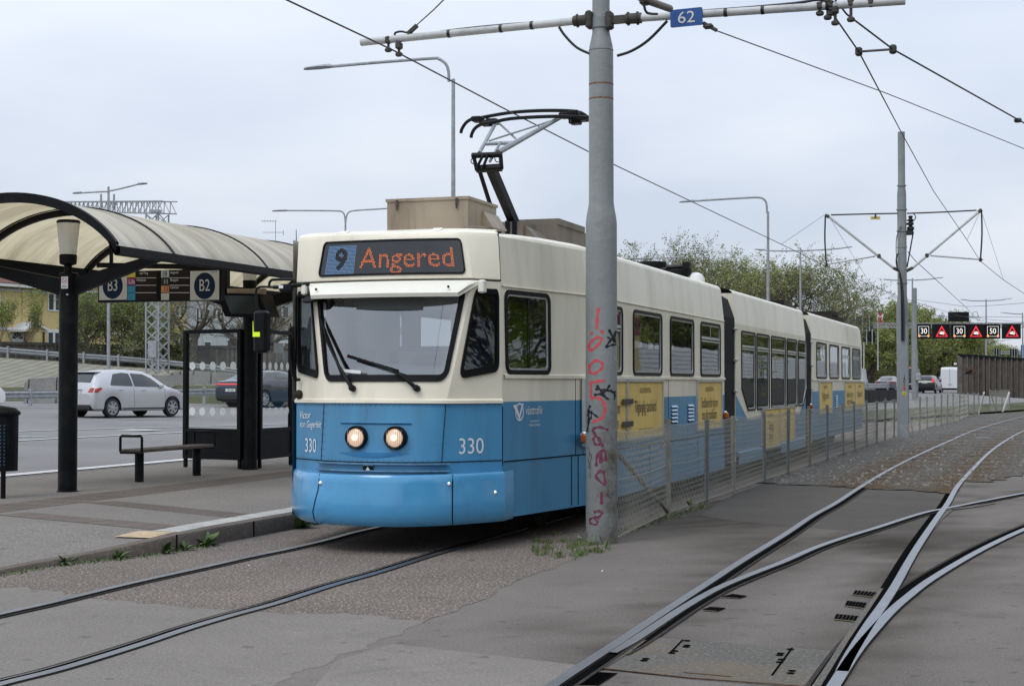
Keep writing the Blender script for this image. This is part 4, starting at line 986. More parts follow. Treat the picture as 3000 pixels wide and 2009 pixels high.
# ---------------- mirror on its bent arms
mb = MB()
Ym = 13.35
def pm(x, y, s=6.691, o=(600, 780), Y=Ym): return PY(o[0] + x / s, o[1] + y / s, Y)
mb.tube([pm(2040, 345), pm(1760, 375), pm(1500, 410), pm(1350, 410)], [.02, .022, .018, .018], 8)
mb.tube(sm([pm(1760, 350), pm(1740, 285), pm(1660, 258), pm(1350, 262), pm(1290, 290), pm(1265, 340), pm(1268, 410)], 4), .013, 8)
mb.tube(sm([pm(1420, 415), pm(1260, 405), pm(1090, 405), pm(1020, 440), pm(1003, 540), pm(1020, 700), pm(1030, 880)], 4), .012, 8)
ma = mb.obj('mirror_arm', M['rubber'], tram)
mb = MB(); mb.bevbox(pm(1600, 425), (.14, .05, .075), .012, 0); q = pm(1520, 405) + Vector((0, -.028, 0)); mb.box(q, (.045, .003, .03), 1); mb.obj('arm_motor', [M['rubber'], M['white']], ma)
mb = MB(); c = pm(1120, 1280); hgt = (pm(1120, 870) - pm(1120, 1700)).z
mb.bevbox(c, (.145, .11, hgt), .025); mir = mb.obj('mirror', M['black'], tram)
mb = MB(); x0 = c.x - .0715; y0 = c.y - .0575; z0 = c.z
mb.quad((x0 + .004, y0, z0 - .05), (x0 + .08, y0, z0 - .05), (x0 + .08, y0, z0 - .005), (x0 + .004, y0, z0 - .005)); mb.quad((x0 + .004, y0, z0 - .005), (x0 + .014, y0, z0 - .005), (x0 + .008, y0, z0 + .10), (x0 + .004, y0, z0 + .10))
mb.obj('reflective_tape', mat('fluorescent_tape', (.62, .85, .02), .5, emis=(.55, .9, .02), es=.25), mir, 0)  # tape brightness put in as a faint emission of its own
mb = MB(); mb.tube([(XC - 1.06, 13.66, 2.68), (XC - 1.065, 13.66, 3.0)], [.008, .003], 6); mb.obj('antenna', M['rubber'], tram)
# ---------------- ad panels
def ad(px0, px1, zt, zb, lines, parent):
    ya, yb = spx(px0, 1)[0], spx(px1, 1)[0]; w = yb - ya
    mb = MB(); x = SX
    mb.quad((x + .012, ya, zb), (x + .012, yb, zb), (x + .012, yb, zt), (x + .012, ya, zt), 1)
    for a, b in (((ya, zb), (yb, zb)), ((ya, zt), (yb, zt)), ((ya, zb), (ya, zt)), ((yb, zb), (yb, zt))):
        mb.bar((x + .012, *a), (x + .012, *b), .028, .035, 0, Vector((1, 0, 0)))
    p = mb.obj('advert_panel', [M['alu'], M['yellowad']], parent, 20)
    mb = MB(); h = zt - zb; ym = (ya + yb) / 2
    mb.text('AQUADENTAL', .085 * min(1, w / 1.3) , (x + .016, ym, zt - .115), (0, 1, 0), (0, 0, 1), 1.0)
    for i, t in enumerate(lines): mb.text(t, .20, (x + .016, ym, zt - h * .46 - i * .17 * h / .68), (0, 1, 0), (0, 0, 1), min(.7, w * .8 / (.2 * .5 * len(t))) )
    mb.text('Karlastaden | Eklanda | Centrum | Torslanda | Mölndal', .03, (x + .016, ym, zb + .10), (0, 1, 0), (0, 0, 1), .75 * w / 1.3)
    mb.text('aquadental.se', .03, (x + .016, ym, zb + .055), (0, 1, 0), (0, 0, 1), .8)
    mb.obj('advert_lettering', M['ink'], p, 0)
    return p
ad(1706, 1829, 1.545, .885, ['Tandläkaren för dig som', 'inte gillar tandläkaren'], tram); ad(1831, 1935, 1.545, .885, ['Tillgänglig tandvård'], tram); ad(2035.6, 2106.6, 1.545, .885, ['Tandläkaren för dig som', 'inte gillar tandläkaren'], tram)
ad(2225, 2276, 1.085, .43, ['Tillgänglig', 'tandvård'], tram); ad(2277, 2320, 1.085, .43, ['Tandläkaren', 'för dig'], tram)
ad(2392, 2429, 1.545, .885, ['Tillgänglig tandvård'], tram); ad(2467, 2496.5, 1.545, .885, ['Tandläkaren för dig som', 'inte gillar tandläkaren'], tram); ad(2497.5, 2523, 1.545, .885, ['Tillgänglig tandvård'], tram)
mb = MB()
for z in (1.31, 1.06): mb.box((SX + .035, spx(1829, 1)[0], z), (.01, .45, .06))
mb.obj('panel_strap', M['bronze'], tram)
# louvres
for px0, px1, zt in ((1963, 1980, 1.235), (2011, 2027, 1.235), (2441, 2447, 1.235)):
    ya, yb = spx(px0, 1)[0], spx(px1, 1)[0]; mb = MB(); n_ = 5 if px0 < 2400 else 6
    for i in range(n_):
        z = zt - i * .047; mb.quad((SX + .003, ya, z), (SX + .003, yb, z), (SX + .02, yb, z - .026), (SX + .02, ya, z - .026), 0); mb.quad((SX + .0025, ya, z - .027), (SX + .0025, yb, z - .027), (SX + .0025, yb, z - .045), (SX + .0025, ya, z - .045), 1)
    mb.obj('louvre', [mat('pale_blue_slat', (.35, .52, .70), .4) if px0 == 1963 else bpy.data.materials['pale_blue_slat'], M['seam']], tram, 0)
# amber side lamps
for px, z in ((1700, .965), (2114, 1.05), (2364, 1.05)):
    y = spx(px, 1)[0] ; mb = MB(); mb.bevbox((SX + .03, y, z), (.06, .10, .12), .012, 0); mb.bevbox((SX + .05, y - .03, z - .005), (.07, .11, .09), .015, 1); mb.obj('side_marker', [M['chrome'], M['amber']], tram)
# ---------------- roof gear
mb = MB()
q = [PY(1134, 677, 14.6), PY(1371, 677, 14.6)]; zt_ = 3.375
x0, x1 = q[0].x, q[1].x
mb.hexa([Vector(p) for p in ((x0, 14.6, 2.9), (x1, 14.6, 2.9), (x1, 15.45, 2.9), (x0, 15.45, 2.9), (x0, 14.6, zt_ - .02), (x1, 14.6, zt_ - .02), (x1, 15.45, zt_ - .02), (x0, 15.45, zt_ - .02))], 0)
mb.hexa([Vector(p) for p in ((x0 - .012, 14.588, zt_ - .03), (x1 + .012, 14.588, zt_ - .03), (x1 + .012, 15.47, zt_ - .03), (x0 - .012, 15.47, zt_ - .03), (x0 - .012, 14.588, zt_), (x1 + .012, 14.588, zt_), (x1 + .012, 15.47, zt_), (x0 - .012, 15.47, zt_))], 0)
rb = mb.obj('roof_box', M['tan'], tram, 0)
for x in (x0 + .115, x1 - .115): mb = MB(); mb.bevbox((x, 14.58, zt_ - .05), (.026, .014, .07), .004); mb.bevbox((x, 14.578, zt_ - .10), (.018, .012, .04), .004); mb.obj('latch', M['bronze'], rb)
mb = MB(); mb.hexa([Vector(p) for p in ((x1, 15.0, 3.10), (x1 + .12, 15.0, 3.10), (x1 + .12, 15.45, 3.10), (x1, 15.45, 3.10), (x1, 15.0, 3.26), (x1 + .02, 15.0, 3.26), (x1 + .02, 15.45, 3.26), (x1, 15.45, 3.26))]); mb.obj('vent_hood', M['tan'], rb, 0)
mb = MB(); mb.lathe((x1 + .1, 14.5, 2.93), [(.12, 0), (.125, .05), (.145, .055), (.145, .11), (.12, .12), (0, .125)], 20); mb.obj('roof_vent', M['tand'], tram)
a = PY(1468, 645, 16.9); b = PY(1536, 645, 16.9); mb = MB()
mb.box(((a.x + b.x) / 2, 17.1, 3.12), (b.x - a.x, .5, .46)); mb.hexa([Vector(p) for p in ((b.x, 16.9, 2.92), (b.x + .35, 16.9, 2.92), (b.x + .35, 18.6, 2.92), (b.x, 18.6, 2.92), (b.x, 16.9, 3.30), (b.x + .02, 16.9, 3.30), (b.x + .02, 18.6, 3.22), (b.x, 18.6, 3.22))])
for k in (.35, .65): mb.box((lerp(a.x, b.x, k), 16.84, 3.12), (.05, .02, .47), 1)
mb.obj('pantograph_base_box', [M['tand'], M['seam']], tram, 0)
mb = MB(); mb.box((b.x - .12, 18.3, 3.17), (.62, 1.5, .42)); mb.box((b.x - .12, 18.1, 3.41), (.66, 1.1, .07)); mb.obj('resistor_box', M['tand'], tram, 0)
for y in (20.6, 22.2): 
    mb = MB(); mb.lathe((XC + .75, y, 2.95), [(.14, 0), (.14, .10), (.21, .11), (.21, .19), (.15, .20), (0, .2)], 18); mb.obj('roof_vent', M['rubber'], tram)
mb = MB(); mb.box((XC + .55, 21.3, 3.02), (.12, 1.0, .05), 0, 0, Matrix.Rotation(.15, 3, 'X')); mb.obj('roof_hatch', M['rubber'], tram)
mb = MB(); yb = A_END - .5; mb.lathe((XC + 1.0, yb, 2.95), [(.14, 0), (.14, .06), (.11, .12), (.05, .155), (0, .16)], 16); mb.obj('antenna_dome', M['white'], tram)
mb = MB(); mb.tube([(XC + .3, yb - .1, 3.17), (XC + .95, yb - .1, 3.19)], .03, 8); mb.box((XC + .9, yb - .1, 3.2), (.1, .1, .1)); mb.obj('coupling_rod', M['rubber'], tram)
mb = MB(); mb.box((XC + .8, (C0 + C1) / 2 + 2.0, 3.03), (.5, 2.4, .16)); mb.box((XC + .8, (C0 + C1) / 2 + 1.4, 3.15), (.56, .9, .09)); mb.obj('rear_roof_unit', M['raild'], tram, 0)
mb = MB(); mb.box((XC + .85, B1 - .8, 3.02), (.5, .8, .12)); mb.obj('roof_hatch', M['rubber'], tram, 0)
# ---------------- pantograph
PT = root('pantograph', (0, 0, 0), None, None); PT.parent = tram; PT.location = -tram.location
def p7(x, y, Y): return PY(1000 + x / 2.24, y / 2.24, Y)
M['pant'] = mat('pantograph_grey', (.28, .30, .32), .45, .3, var=.2, vs=6)
mb = MB(); base = Vector((XC + .02, 17.05, 3.33)); knee = p7(985, 1110, 16.3)
mb.bar(base, knee, .09, .11); mb.tube([p7(1040, 1530, 16.6), p7(960, 1290, 16.45), p7(910, 1130, 16.3)], .024, 6); mb.obj('lower_arm', M['rubber'], PT)
mb = MB(); mb.tube([p7(858, 1022, 16.25), p7(1052, 1015, 16.25)], .032, 10); mb.tube([p7(870, 1030, 16.25), p7(890, 1120, 16.25)], .022, 6); mb.tube([p7(1045, 1020, 16.25), p7(1052, 1110, 16.25)], .024, 6); mb.tube([p7(890, 1110, 16.25), p7(1052, 1100, 16.25)], .045, 10); mb.tube([p7(930, 1020, 16.2), p7(890, 1100, 16.2)], .016, 6); mb.tube([p7(965, 1010, 16.2), p7(930, 1100, 16.2)], .016, 6)
mb.tube(sm([p7(865, 1035, 16.2), p7(850, 1055, 16.2), p7(862, 1075, 16.2), p7(885, 1070, 16.2)], 4), .006, 5); mb.tube(sm([p7(1005, 1030, 16.2), p7(1015, 1060, 16.2), p7(1040, 1065, 16.2)], 4), .006, 5); mb.obj('knee_joint', M['rubber'], PT)
Yh = 17.2
mb = MB(); mb.tube([p7(905, 1005, 16.3), p7(1020, 795, Yh)], .022, 8); mb.tube([p7(1030, 1000, 16.3), p7(1450, 765, Yh)], [.035, .024], 8); mb.tube([p7(948, 945, 16.55), p7(1130, 938, 16.65)], .022, 8); mb.tube([p7(1045, 935, 16.6), p7(975, 1060, 16.2)], .018, 6)
mb.tube([p7(970, 925, 16.6), p7(1110, 880, 16.8), p7(1440, 775, Yh)], .012, 6); mb.tube([p7(1025, 800, Yh), p7(1155, 920, 16.7)], .012, 6); mb.obj('upper_arm', M['pant'], PT)
mb = MB()
for dy, s_ in ((.12, [(785, 875), (790, 850), (815, 810), (850, 785), (895, 778), (960, 765), (1110, 740), (1280, 728), (1450, 727), (1550, 735), (1600, 758), (1630, 790), (1640, 825)]), (-.14, [(852, 905), (856, 880), (880, 840), (930, 812), (985, 805), (1110, 780), (1290, 768), (1450, 765), (1600, 770), (1680, 775), (1715, 800)])):
    mb.tube(sm([p7(x, y, Yh + dy) for x, y in s_], 3), .021, 6)
for x, y in ((895, 785), (950, 810), (1000, 800), (1470, 760), (1530, 745), (1580, 780), (1535, 800)): mb.bevbox(p7(x, y, Yh), (.12, .16, .06), .01)
mb.bar(p7(960, 790, Yh + .12), p7(985, 815, Yh - .14), .05, .05); mb.bar(p7(1490, 750, Yh + .12), p7(1520, 800, Yh - .14), .05, .05)
mb.obj('collector_head', M['rubber'], PT)
# ================================================================== CATENARY MASTS, WIRES
YM = 14.38
base62 = PZ(1763, 1590); base62.z = 0
m62 = root('catenary_mast', base62, 'thick grey mast covered in red and black graffiti, standing in front of the tram', 'mast', 'grey tram masts')
def mz(y): return CAMH + (1121 - y) / 4600 * 14.9
mb = MB(); bx_, by_ = base62.x, base62.y
PR = [(.152, -.05), (.151, .5), (.149, mz(655)), (.142, mz(632)), (.127, mz(608)), (.119, mz(590)), (.118, mz(400)), (.1165, mz(150)), (.112, mz(128)), (.094, mz(104)), (.084, mz(88)), (.083, 6.4)]
prof = []
for i in range(len(PR) - 1):
    k = max(1, int((PR[i+1][1] - PR[i][1]) / .25)); prof += [(lerp(PR[i][0], PR[i+1][0], j / k), lerp(PR[i][1], PR[i+1][1], j / k)) for j in range(k)]
prof.append(PR[-1])
mb.lathe((bx_, by_, 0), prof, 40)
M['mast62'] = mat('mast_paint', (0.25, 0.27, 0.268), .5, var=.05, vs=2.5, bump=.3, bs=16, dirt=(.15, .145, .135), ds=5, da=.5)
# grimy lower part (dirt with its own shape on the side facing the yard)
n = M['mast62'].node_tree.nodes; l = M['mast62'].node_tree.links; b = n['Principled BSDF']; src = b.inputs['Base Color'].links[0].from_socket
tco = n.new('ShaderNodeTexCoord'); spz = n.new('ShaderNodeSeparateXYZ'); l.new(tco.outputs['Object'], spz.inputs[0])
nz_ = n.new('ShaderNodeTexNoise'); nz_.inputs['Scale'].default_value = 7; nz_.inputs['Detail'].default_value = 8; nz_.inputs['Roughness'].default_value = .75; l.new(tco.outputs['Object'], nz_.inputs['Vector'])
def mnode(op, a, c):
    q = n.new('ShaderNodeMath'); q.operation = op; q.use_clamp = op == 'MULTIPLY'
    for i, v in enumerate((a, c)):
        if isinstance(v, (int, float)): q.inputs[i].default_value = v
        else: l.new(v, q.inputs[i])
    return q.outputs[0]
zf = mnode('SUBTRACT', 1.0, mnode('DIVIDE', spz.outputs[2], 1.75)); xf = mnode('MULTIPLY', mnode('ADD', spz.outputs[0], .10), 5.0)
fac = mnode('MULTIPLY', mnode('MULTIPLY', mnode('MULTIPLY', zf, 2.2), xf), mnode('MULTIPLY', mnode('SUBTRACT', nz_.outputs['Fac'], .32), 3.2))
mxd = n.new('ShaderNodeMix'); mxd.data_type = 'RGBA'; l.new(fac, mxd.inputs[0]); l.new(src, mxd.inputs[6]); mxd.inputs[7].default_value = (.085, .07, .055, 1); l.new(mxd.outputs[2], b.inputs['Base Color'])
pole = mb.obj('mast_tube', M['mast62'], m62, 40)
mb = MB()
for y in (238, 281):
    z = mz(y + 4); mb.lathe((bx_, by_, 0), [(.1178, z - .008), (.1186, z), (.1178, z + .008)], 40)
mb.obj('rust_band', mat('flaking_rust', (.19, .105, .065), .9, var=.6, vs=30), m62)
mb = MB(); z = mz(58); mb.lathe((bx_, by_, 0), [(.084, z - .06), (.096, z - .055), (.096, z + .045), (.084, z + .05)], 32); mb.obj('collar', M['polegrey'], m62); mb = MB(); z = mz(140); mb.lathe((bx_, by_, 0), [(.1166, z - .008), (.119, z), (.1166, z + .008)], 40); mb.obj('collar', M['polegrey'], m62)
def arm_pt(px, py): return PY(px, py, YM)
L0, L1 = arm_pt(1058, 125), arm_pt(1690, 62)
R0, R1 = arm_pt(1870, 54), arm_pt(2652, 3)
for a, c, kind in ((L0, L1, -1), (R1, R0, 1)):
    mb = MB(); mb.tube([a, c], .037, 14); ar = mb.obj('cross_arm', M['mastpale'], m62)
    d = (c - a).normalized(); q = Vector((bx_ + kind * .10, YM, lerp(c.z, c.z, 1)))
    mb = MB(); mb.tube([c - d * .03, c + d * .12], .052, 12); mb.tube([c + d * .0, c + d * .012], .066, 12); mb.tube([c + d * .09, c + d * .105], .066, 12); mb.bar(c + d * .12, q, .05, .075); mb.bevbox(q, (.06, .12, .17), .015); mb.obj('arm_clamp', M['bronze'], ar)
    mb = MB()
    for t in ((.42, .66, .80, .99) if kind < 0 else (.28, .52, .66, .80)):
        p = a.lerp(c, t); mb.tube([p - d * .015, p + d * .015], .042, 12)
    mb.obj('cable_strap', M['cable'], ar)
mb = MB()
mb.tube(sm([arm_pt(1157, 106), arm_pt(1158, 97), arm_pt(1175, 93), arm_pt(1195, 97), arm_pt(1230, 104), arm_pt(1300, 92), arm_pt(1400, 80), arm_pt(1500, 71), arm_pt(1600, 64)], 3), .011, 6); mb.tube([arm_pt(1160, 118), arm_pt(1167, 140)], .011, 6)
mb.tube(sm([arm_pt(1638, 80), arm_pt(1655, 105), arm_pt(1690, 140), arm_pt(1733, 160)], 4), .014, 6); mb.obj('cable', M['cable'], m62)
mb = MB(); mb.tube(sm([arm_pt(1808, 164), arm_pt(1850, 150), arm_pt(1900, 118), arm_pt(1955, 62)], 4), .014, 6); mb.tube(sm([arm_pt(2050, 33), arm_pt(2200, 22), arm_pt(2330, 10), arm_pt(2402, 0), arm_pt(2420, 14)], 3), .013, 6); mb.obj('cable', M['cable'], m62)
# droppers on the arms
for x, y0, y1 in ((1138, 118, 147), (1169, 135, 160), (2402, 18, 40), (2434, 14, 40), (2493, 10, 58), (2447, 30, 68), (2425, 0, 52), (2552, 5, 14)):
    mb = MB(); a, c = arm_pt(x, y0), arm_pt(x, y1); mb.bevbox(a, (.06, .08, .07), .012); mb.tube([a, c], .014, 6); mb.bevbox(c, (.07, .05, .045), .012); mb.obj('wire_clamp', M['bronze'], m62)
# sign 62
mb = MB(); c = arm_pt(2014, 55); u = (arm_pt(2059, 50) - arm_pt(1968, 59)).normalized(); wv = Vector((-u.z, 0, u.x))
W2, H2 = (arm_pt(2061, 50) - arm_pt(1967, 59)).length / 2, .083
c = c + Vector((0, -.05, 0))
mb.poly(round_poly([(-W2, -H2), (W2, -H2), (W2, H2), (-W2, H2)], .015), [], lambda a, b, d: c + u * a + wv * b, 0)
mb.loft([[c + u * a + wv * b for a, b in round_poly([(-W2, -H2), (W2, -H2), (W2, H2), (-W2, H2)], .015)], [c + Vector((0, .012, 0)) + u * a + wv * b for a, b in round_poly([(-W2, -H2), (W2, -H2), (W2, H2), (-W2, H2)], .015)]], True, 0)
sg = mb.obj('number_plate', mat('sign_blue', (.012, .075, .27), .4, var=.15, vs=10), m62, 0)
mb = MB(); mb.text('62', .155, c + Vector((0, -.003, .0)) - wv * .004, u, wv, 1.12); mb.obj('plate_digits', mat('plate_white', (.62, .62, .58), .6), sg, 0)
mb = MB(); mb.bevbox(arm_pt(2075, 78), (.10, .06, .05), .02); mb.tube([arm_pt(2060, 68), arm_pt(2100, 90)], .018, 8); mb.obj('stay_insulator', M['bronze'], m62)
mb = MB(); mb.tube([PY(1962, 26, 14.2), PY(1890, 0, 13.3), PY(1845, -25, 12.6)], .034, 12, 0); mb.tube(sm([PY(1885, 3, 13.2), PY(1890, 30, 13.5), PY(1900, 40, 13.6), PY(1925, 42, 14)], 3), .012, 6, 1); mb.bevbox(PY(1890, 4, 13.25), (.09, .09, .07), .015, 1); mb.obj('stay_tube', [M['tand'], M['bronze']], m62)
mb = MB(); mb.bar(arm_pt(1195, 100), arm_pt(1222, 75), .05, .03); mb.obj('stay_lug', M['bronze'], m62)
# graffiti strokes on the tube surface
def on_mast(px, py):
    r = ray(px, py); lo = 10; hi = base62.dot(Fh)   # march towards the tube
    z = 2
    for i in range(400):
        t = lerp(hi - .4, hi + .2, i / 400) / r.dot(Fh); p = O0 + r * t
        R_ = interp(p.z, [q[1] for q in PR], [q[0] for q in PR]) + .0025
        if math.hypot(p.x - bx_, p.y - by_) <= R_: return p
    return None
def stroke(mb, pts, w, mi):
    P = [Vector((a, b, 0)) for a, b in pts]; P = sm(P, 4) if len(P) > 2 else P
    L_, R2 = [], []
    for i, p in enumerate(P):
        t = (P[min(i+1, len(P)-1)] - P[max(i-1, 0)]).normalized(); nn = Vector((-t.y, t.x, 0)) * (w / 2 * (.8 + .35 * math.sin(i * 1.7)))
        a, c = on_mast((p + nn).x, (p + nn).y), on_mast((p - nn).x, (p - nn).y)
        if a is None or c is None:
            if len(L_) > 1: mb.loft([L_, R2], False, mi)
            L_, R2 = [], []; continue
        L_.append(a); R2.append(c)
    if len(L_) > 1: mb.loft([L_, R2], False, mi)
gx = lambda x, y: (1700 + x / 2.0917, 850 + y / 2.0917)
red = MB()
for pts, w in (([(112, 108), (104, 175), (100, 238)], 10), ([(62, 262), (76, 266)], 10), ([(122, 252), (142, 258)], 11), ([(60, 370), (98, 345), (132, 300), (105, 288), (70, 312), (52, 345), (60, 372)], 9), ([(96, 428), (58, 458), (58, 500), (90, 508), (132, 478), (134, 444), (96, 428)], 9), ([(60, 566), (98, 560), (152, 552)], 10), ([(62, 566), (66, 612), (62, 655)], 8), ([(62, 660), (110, 660), (145, 690), (150, 740), (128, 785), (76, 805)], 10)):
    stroke(red, [gx(*p) for p in pts], w * 2.1 / 2.0917, 0)
gr = red.obj('red_graffiti', mat('spray_red', (.62, .075, .09), .6, var=.1, vs=20), m62, 0)
mar = MB()
for pts, w in (([(78, 868), (80, 848), (120, 838), (172, 855)], 9), ([(80, 868), (112, 912), (128, 940)], 9), ([(128, 940), (95, 945), (80, 915), (92, 895), (118, 910), (140, 960)], 8), ([(158, 1045), (150, 985), (128, 985), (134, 1040), (122, 1050), (118, 985), (100, 1030), (98, 1080)], 9), ([(95, 1148), (120, 1110), (140, 1150)], 0.1), ([(130, 1100), (96, 1140), (152, 1190), (140, 1105)], 9), ([(130, 1235), (130, 1310)], 9), ([(104, 1260), (165, 1252)], 9), ([(82, 1360), (110, 1352), (135, 1362), (105, 1400)], 8), ([(128, 1382), (95, 1388), (62, 1400), (62, 1425), (95, 1435), (105, 1415), (85, 1395)], 7)):
    stroke(mar, [gx(*p) for p in pts], w * 2.1 / 2.0917, 0)
mar.obj('maroon_graffiti', mat('spray_maroon', (.165, .035, .065), .7, var=.3, vs=20), m62, 0)
blk = MB()
for pts, w in (([(175, 240), (205, 300), (222, 330)], 8), ([(222, 250), (190, 300), (155, 348)], 7), ([(155, 350), (195, 335), (228, 335)], 7), ([(165, 285), (200, 305), (228, 300)], 5), ([(205, 320), (215, 270)], 5), ([(100, 582), (130, 620), (165, 665)], 8), ([(182, 580), (150, 620), (85, 645)], 7), ([(90, 605), (150, 610), (218, 625)], 7), ([(85, 640), (130, 640), (175, 670)], 7), ([(185, 610), (212, 640), (208, 670)], 6), ([(62, 705), (50, 735), (52, 790), (42, 870)], 7), ([(58, 740), (90, 765), (112, 778)], 7), ([(40, 770), (64, 745), (66, 780), (48, 800)], 5), ([(45, 960), (60, 1000), (48, 1040), (60, 1080), (60, 1150)], 1.6), ([(48, 1000), (68, 1010), (60, 1060), (50, 1090)], 1.6)):
    stroke(blk, [gx(*p) for p in pts], w * 2.1 / 2.0917, 0)
blk.obj('black_graffiti', mat('spray_black', (.012, .012, .014), .6), m62, 0)
wsc = MB()
for pts in ([(210, 390), (214, 430), (222, 400), (226, 440)], [(215, 450), (225, 470), (218, 500)], [(228, 480), (232, 520)]): stroke(wsc, [gx(*p) for p in pts], .9, 0)
wsc.obj('white_scribble', M['lett'], m62, 0)

# ---------------------------------------------------------------- overhead wires (each is a thing)
def ext(pts, a=0, b=0):
    pts = list(pts)
    if a: pts.insert(0, pts[0] + (pts[0] - pts[1]).normalized() * a)
    if b: pts.append(pts[-1] + (pts[-1] - pts[-2]).normalized() * b)
    return pts
def wire(pts, r, label, group='overhead tram wires', name='overhead_wire'):
    mb = MB(); mb.tube(pts, r, 6); return tag(mb.obj(name, M['wire'], None), label, 'overhead wire', group)
WY = [(5, -5.9), (9, -6.0), (14.1, -6.1), (17, -5.85)]
w1 = [PX(839, 0, -5.98), PY(1150, 147, 13.9), PY(1493, 327, 17.15), PX(1808, 487, -5.8), PX(2294, 718, -5.8), PY(2420, 780, 43.8), PD(2630, 868, 62), PD(2800, 922, 85), PD(2952, 956, 110)]
wire(ext(w1, 9), .008, 'contact wire above the blue tram, resting on its pantograph')
w2 = [PY(2350, -110, 11), PY(2427, 20, YM), PY(2440, 42, YM), PY(2516, 152, 16.2), PD(2640, 387, 27), PD(2735, 560, 36), PD(2833, 703, 44.5), PD(2872, 765, 47), PD(2940, 820, 54), PD(3060, 900, 66)]
wire(ext(w2, 6), .009, 'steep contact wire passing right of the far mast top')
w3 = [PY(2380, -60, 12.5), PY(2447, 0, YM), PY(2480, 42, YM + .1), PY(2616, 145, 15.6), PY(2990, 355, 20), PY(3080, 405, 21)]
wire(ext(w3, 6, 30), .009, 'contact wire leaving the photo at its upper right edge')
wire(ext([PY(2092, 88, YM), PD(2600, 275, 20), PD(3060, 460, 26)], 0, 12), .006, 'thin guy wire from the blue number plate to the right edge')
wire(ext([PY(1222, 73, YM), PY(1270, 30, 12.5), PY(1320, -20, 11)], 0, 6), .006, 'short guy wire rising from the left cross arm of the graffiti mast')
mb = MB(); a, c = w2[3], PY(2616, 145, 15.6); mb.tube([a, c], .013, 6); mb.bevbox(a, (.07, .07, .09), .015); mb.bevbox(c, (.07, .07, .09), .015); cl_ = MB(); cl_.bevbox(PY(2982, 353, 19.9), (.09, .09, .05), .015); tag(cl_.obj('wire_clamp', M['bronze'], None), 'dark clamp on the contact wire at the upper right edge', 'clamp')
tag(mb.obj('wire_spacer', M['bronze'], None), 'dark spacer bar joining the two contact wires at upper right', 'spacer')
wire([PD(2290, 715, 36), PD(2418, 628, 43.8)], .005, 'short thin stay up to the left arm of the numbered mast')
wire([PD(2432, 640, 43.8), PD(2550, 832, 52)], .005, 'thin hanger wire below the left arm of the numbered mast')
wire([PD(2868, 628, 43.8), PD(2833, 703, 44.5)], .005, 'short hanger wire below the right arm of the numbered mast')
wire([PD(2878, 628, 43.8), PD(2940, 820, 54)], .005, 'long hanger wire right of the numbered mast')
wire([PD(2660, 738, 46), PD(2680, 762, 50), PD(2830, 900, 95), PD(2862, 935, 105)], .012, 'distant contact wire running down behind the numbered mast')
wire([PD(2685, 878, 108), PD(2830, 898, 95), PD(2900, 895, 90), PD(3050, 884, 80)], .012, 'distant cross span wire over the warning signs')
wire([PD(2685, 923, 108), PD(2770, 926, 100), PD(3050, 930, 100)], .012, 'lower distant span wire carrying a small pale box')
wire([PD(2830, 925, 110), PD(2900, 936, 110), PD(3050, 948, 110)], .012, 'lowest distant span wire just above the gantry')
mb = MB(); mb.box(PD(2758, 927, 100), (.4, .1, .18)); tag(mb.obj('wire_box', M['galv'], None, 0), 'small pale box hanging on the distant span wire', 'box')
mb = MB(); mb.tube(sm([PD(2846, 930, 100), PD(2850, 918, 100), PD(2857, 913, 100), (PD(2864, 918, 100)), PD(2867, 932, 100)], 3), .02, 6); mb.bar(PD(2838, 929, 100), PD(2874, 931, 100), .08, .05); tag(mb.obj('section_insulator', M['galv'], None), 'hoop shaped wire fitting right of the blank board', 'wire fitting')

# ---------------------------------------------------------------- mast 1402
b2 = PZ(2646, 1281); b2.z = 0
D2 = b2.dot(Fh)
def q2(x, y, dd=0): return PD(2300 + x / 3.3457, 550 + y / 3.3457, D2 + dd)
m2 = root('catenary_mast', b2, 'grey numbered mast with two raised arms beyond the fence', 'mast', 'grey tram masts')
zt2 = PD(2643, 387, D2).z
mb = MB(); mb.lathe((b2.x, b2.y, 0), [(.165, -.05), (.165, 3.55), (.16, 3.7), (.128, 3.95), (.125, 6.75), (.12, 6.85), (.10, 7.0), (.098, zt2)], 24)
mb.obj('mast_tube', M['polegrey'], m2, 40)
mb = MB()
for z, r in ((7.02, .13), (5.75, .15), (5.3, .14), (4.3, .15), (6.35, .15)): mb.lathe((b2.x, b2.y, 0), [(r - .02, z - .02), (r, z - .015), (r, z + .015), (r - .02, z + .02)], 24)
mb.obj('collar', M['polegrey'], m2)
mb = MB(); f2 = -Fh
c = b2 + f2 * .17 - Rt * .01; mb.box((c.x, c.y, 1.55), (.20, .07, 3.1), 0, YAW); mb.box((c.x, c.y, .18), (.215, .085, .36), 1, YAW); mb.obj('cable_cover', [mat('cover_grey', (.25, .275, .29), .5, var=.08), M['galv']], m2, 0)
mb = MB(); mb.text('1402', .14, Vector((0, 0, 0)), Rt, (0, 0, 1)); 
mb = MB(); c3 = c + f2 * .038
for i, ch in enumerate('1402'): mb.text(ch, .145, Vector((c3.x, c3.y, 1.52 + (1121 - (800 + (945 + i * 24) / 3.1357)) / 4600 * D2)), Rt, (0, 0, 1), .9)
mb.obj('mast_number', M['ink'], m2, 0)
mb = MB(); z = PD(2643, 1138, D2).z
mb.add([c3 + Rt * a * .1 + Vector((0, 0, z + b * .1)) for a, b in ((.2, 1.2), (-.5, -.1), (0, 0), (-.25, -1.2), (.5, .2), (.05, .1))], [[0, 1, 2, 5], [5, 2, 3, 4]]); mb.obj('flash_symbol', mat('symbol_red', (.5, .04, .03), .6), m2, 0)
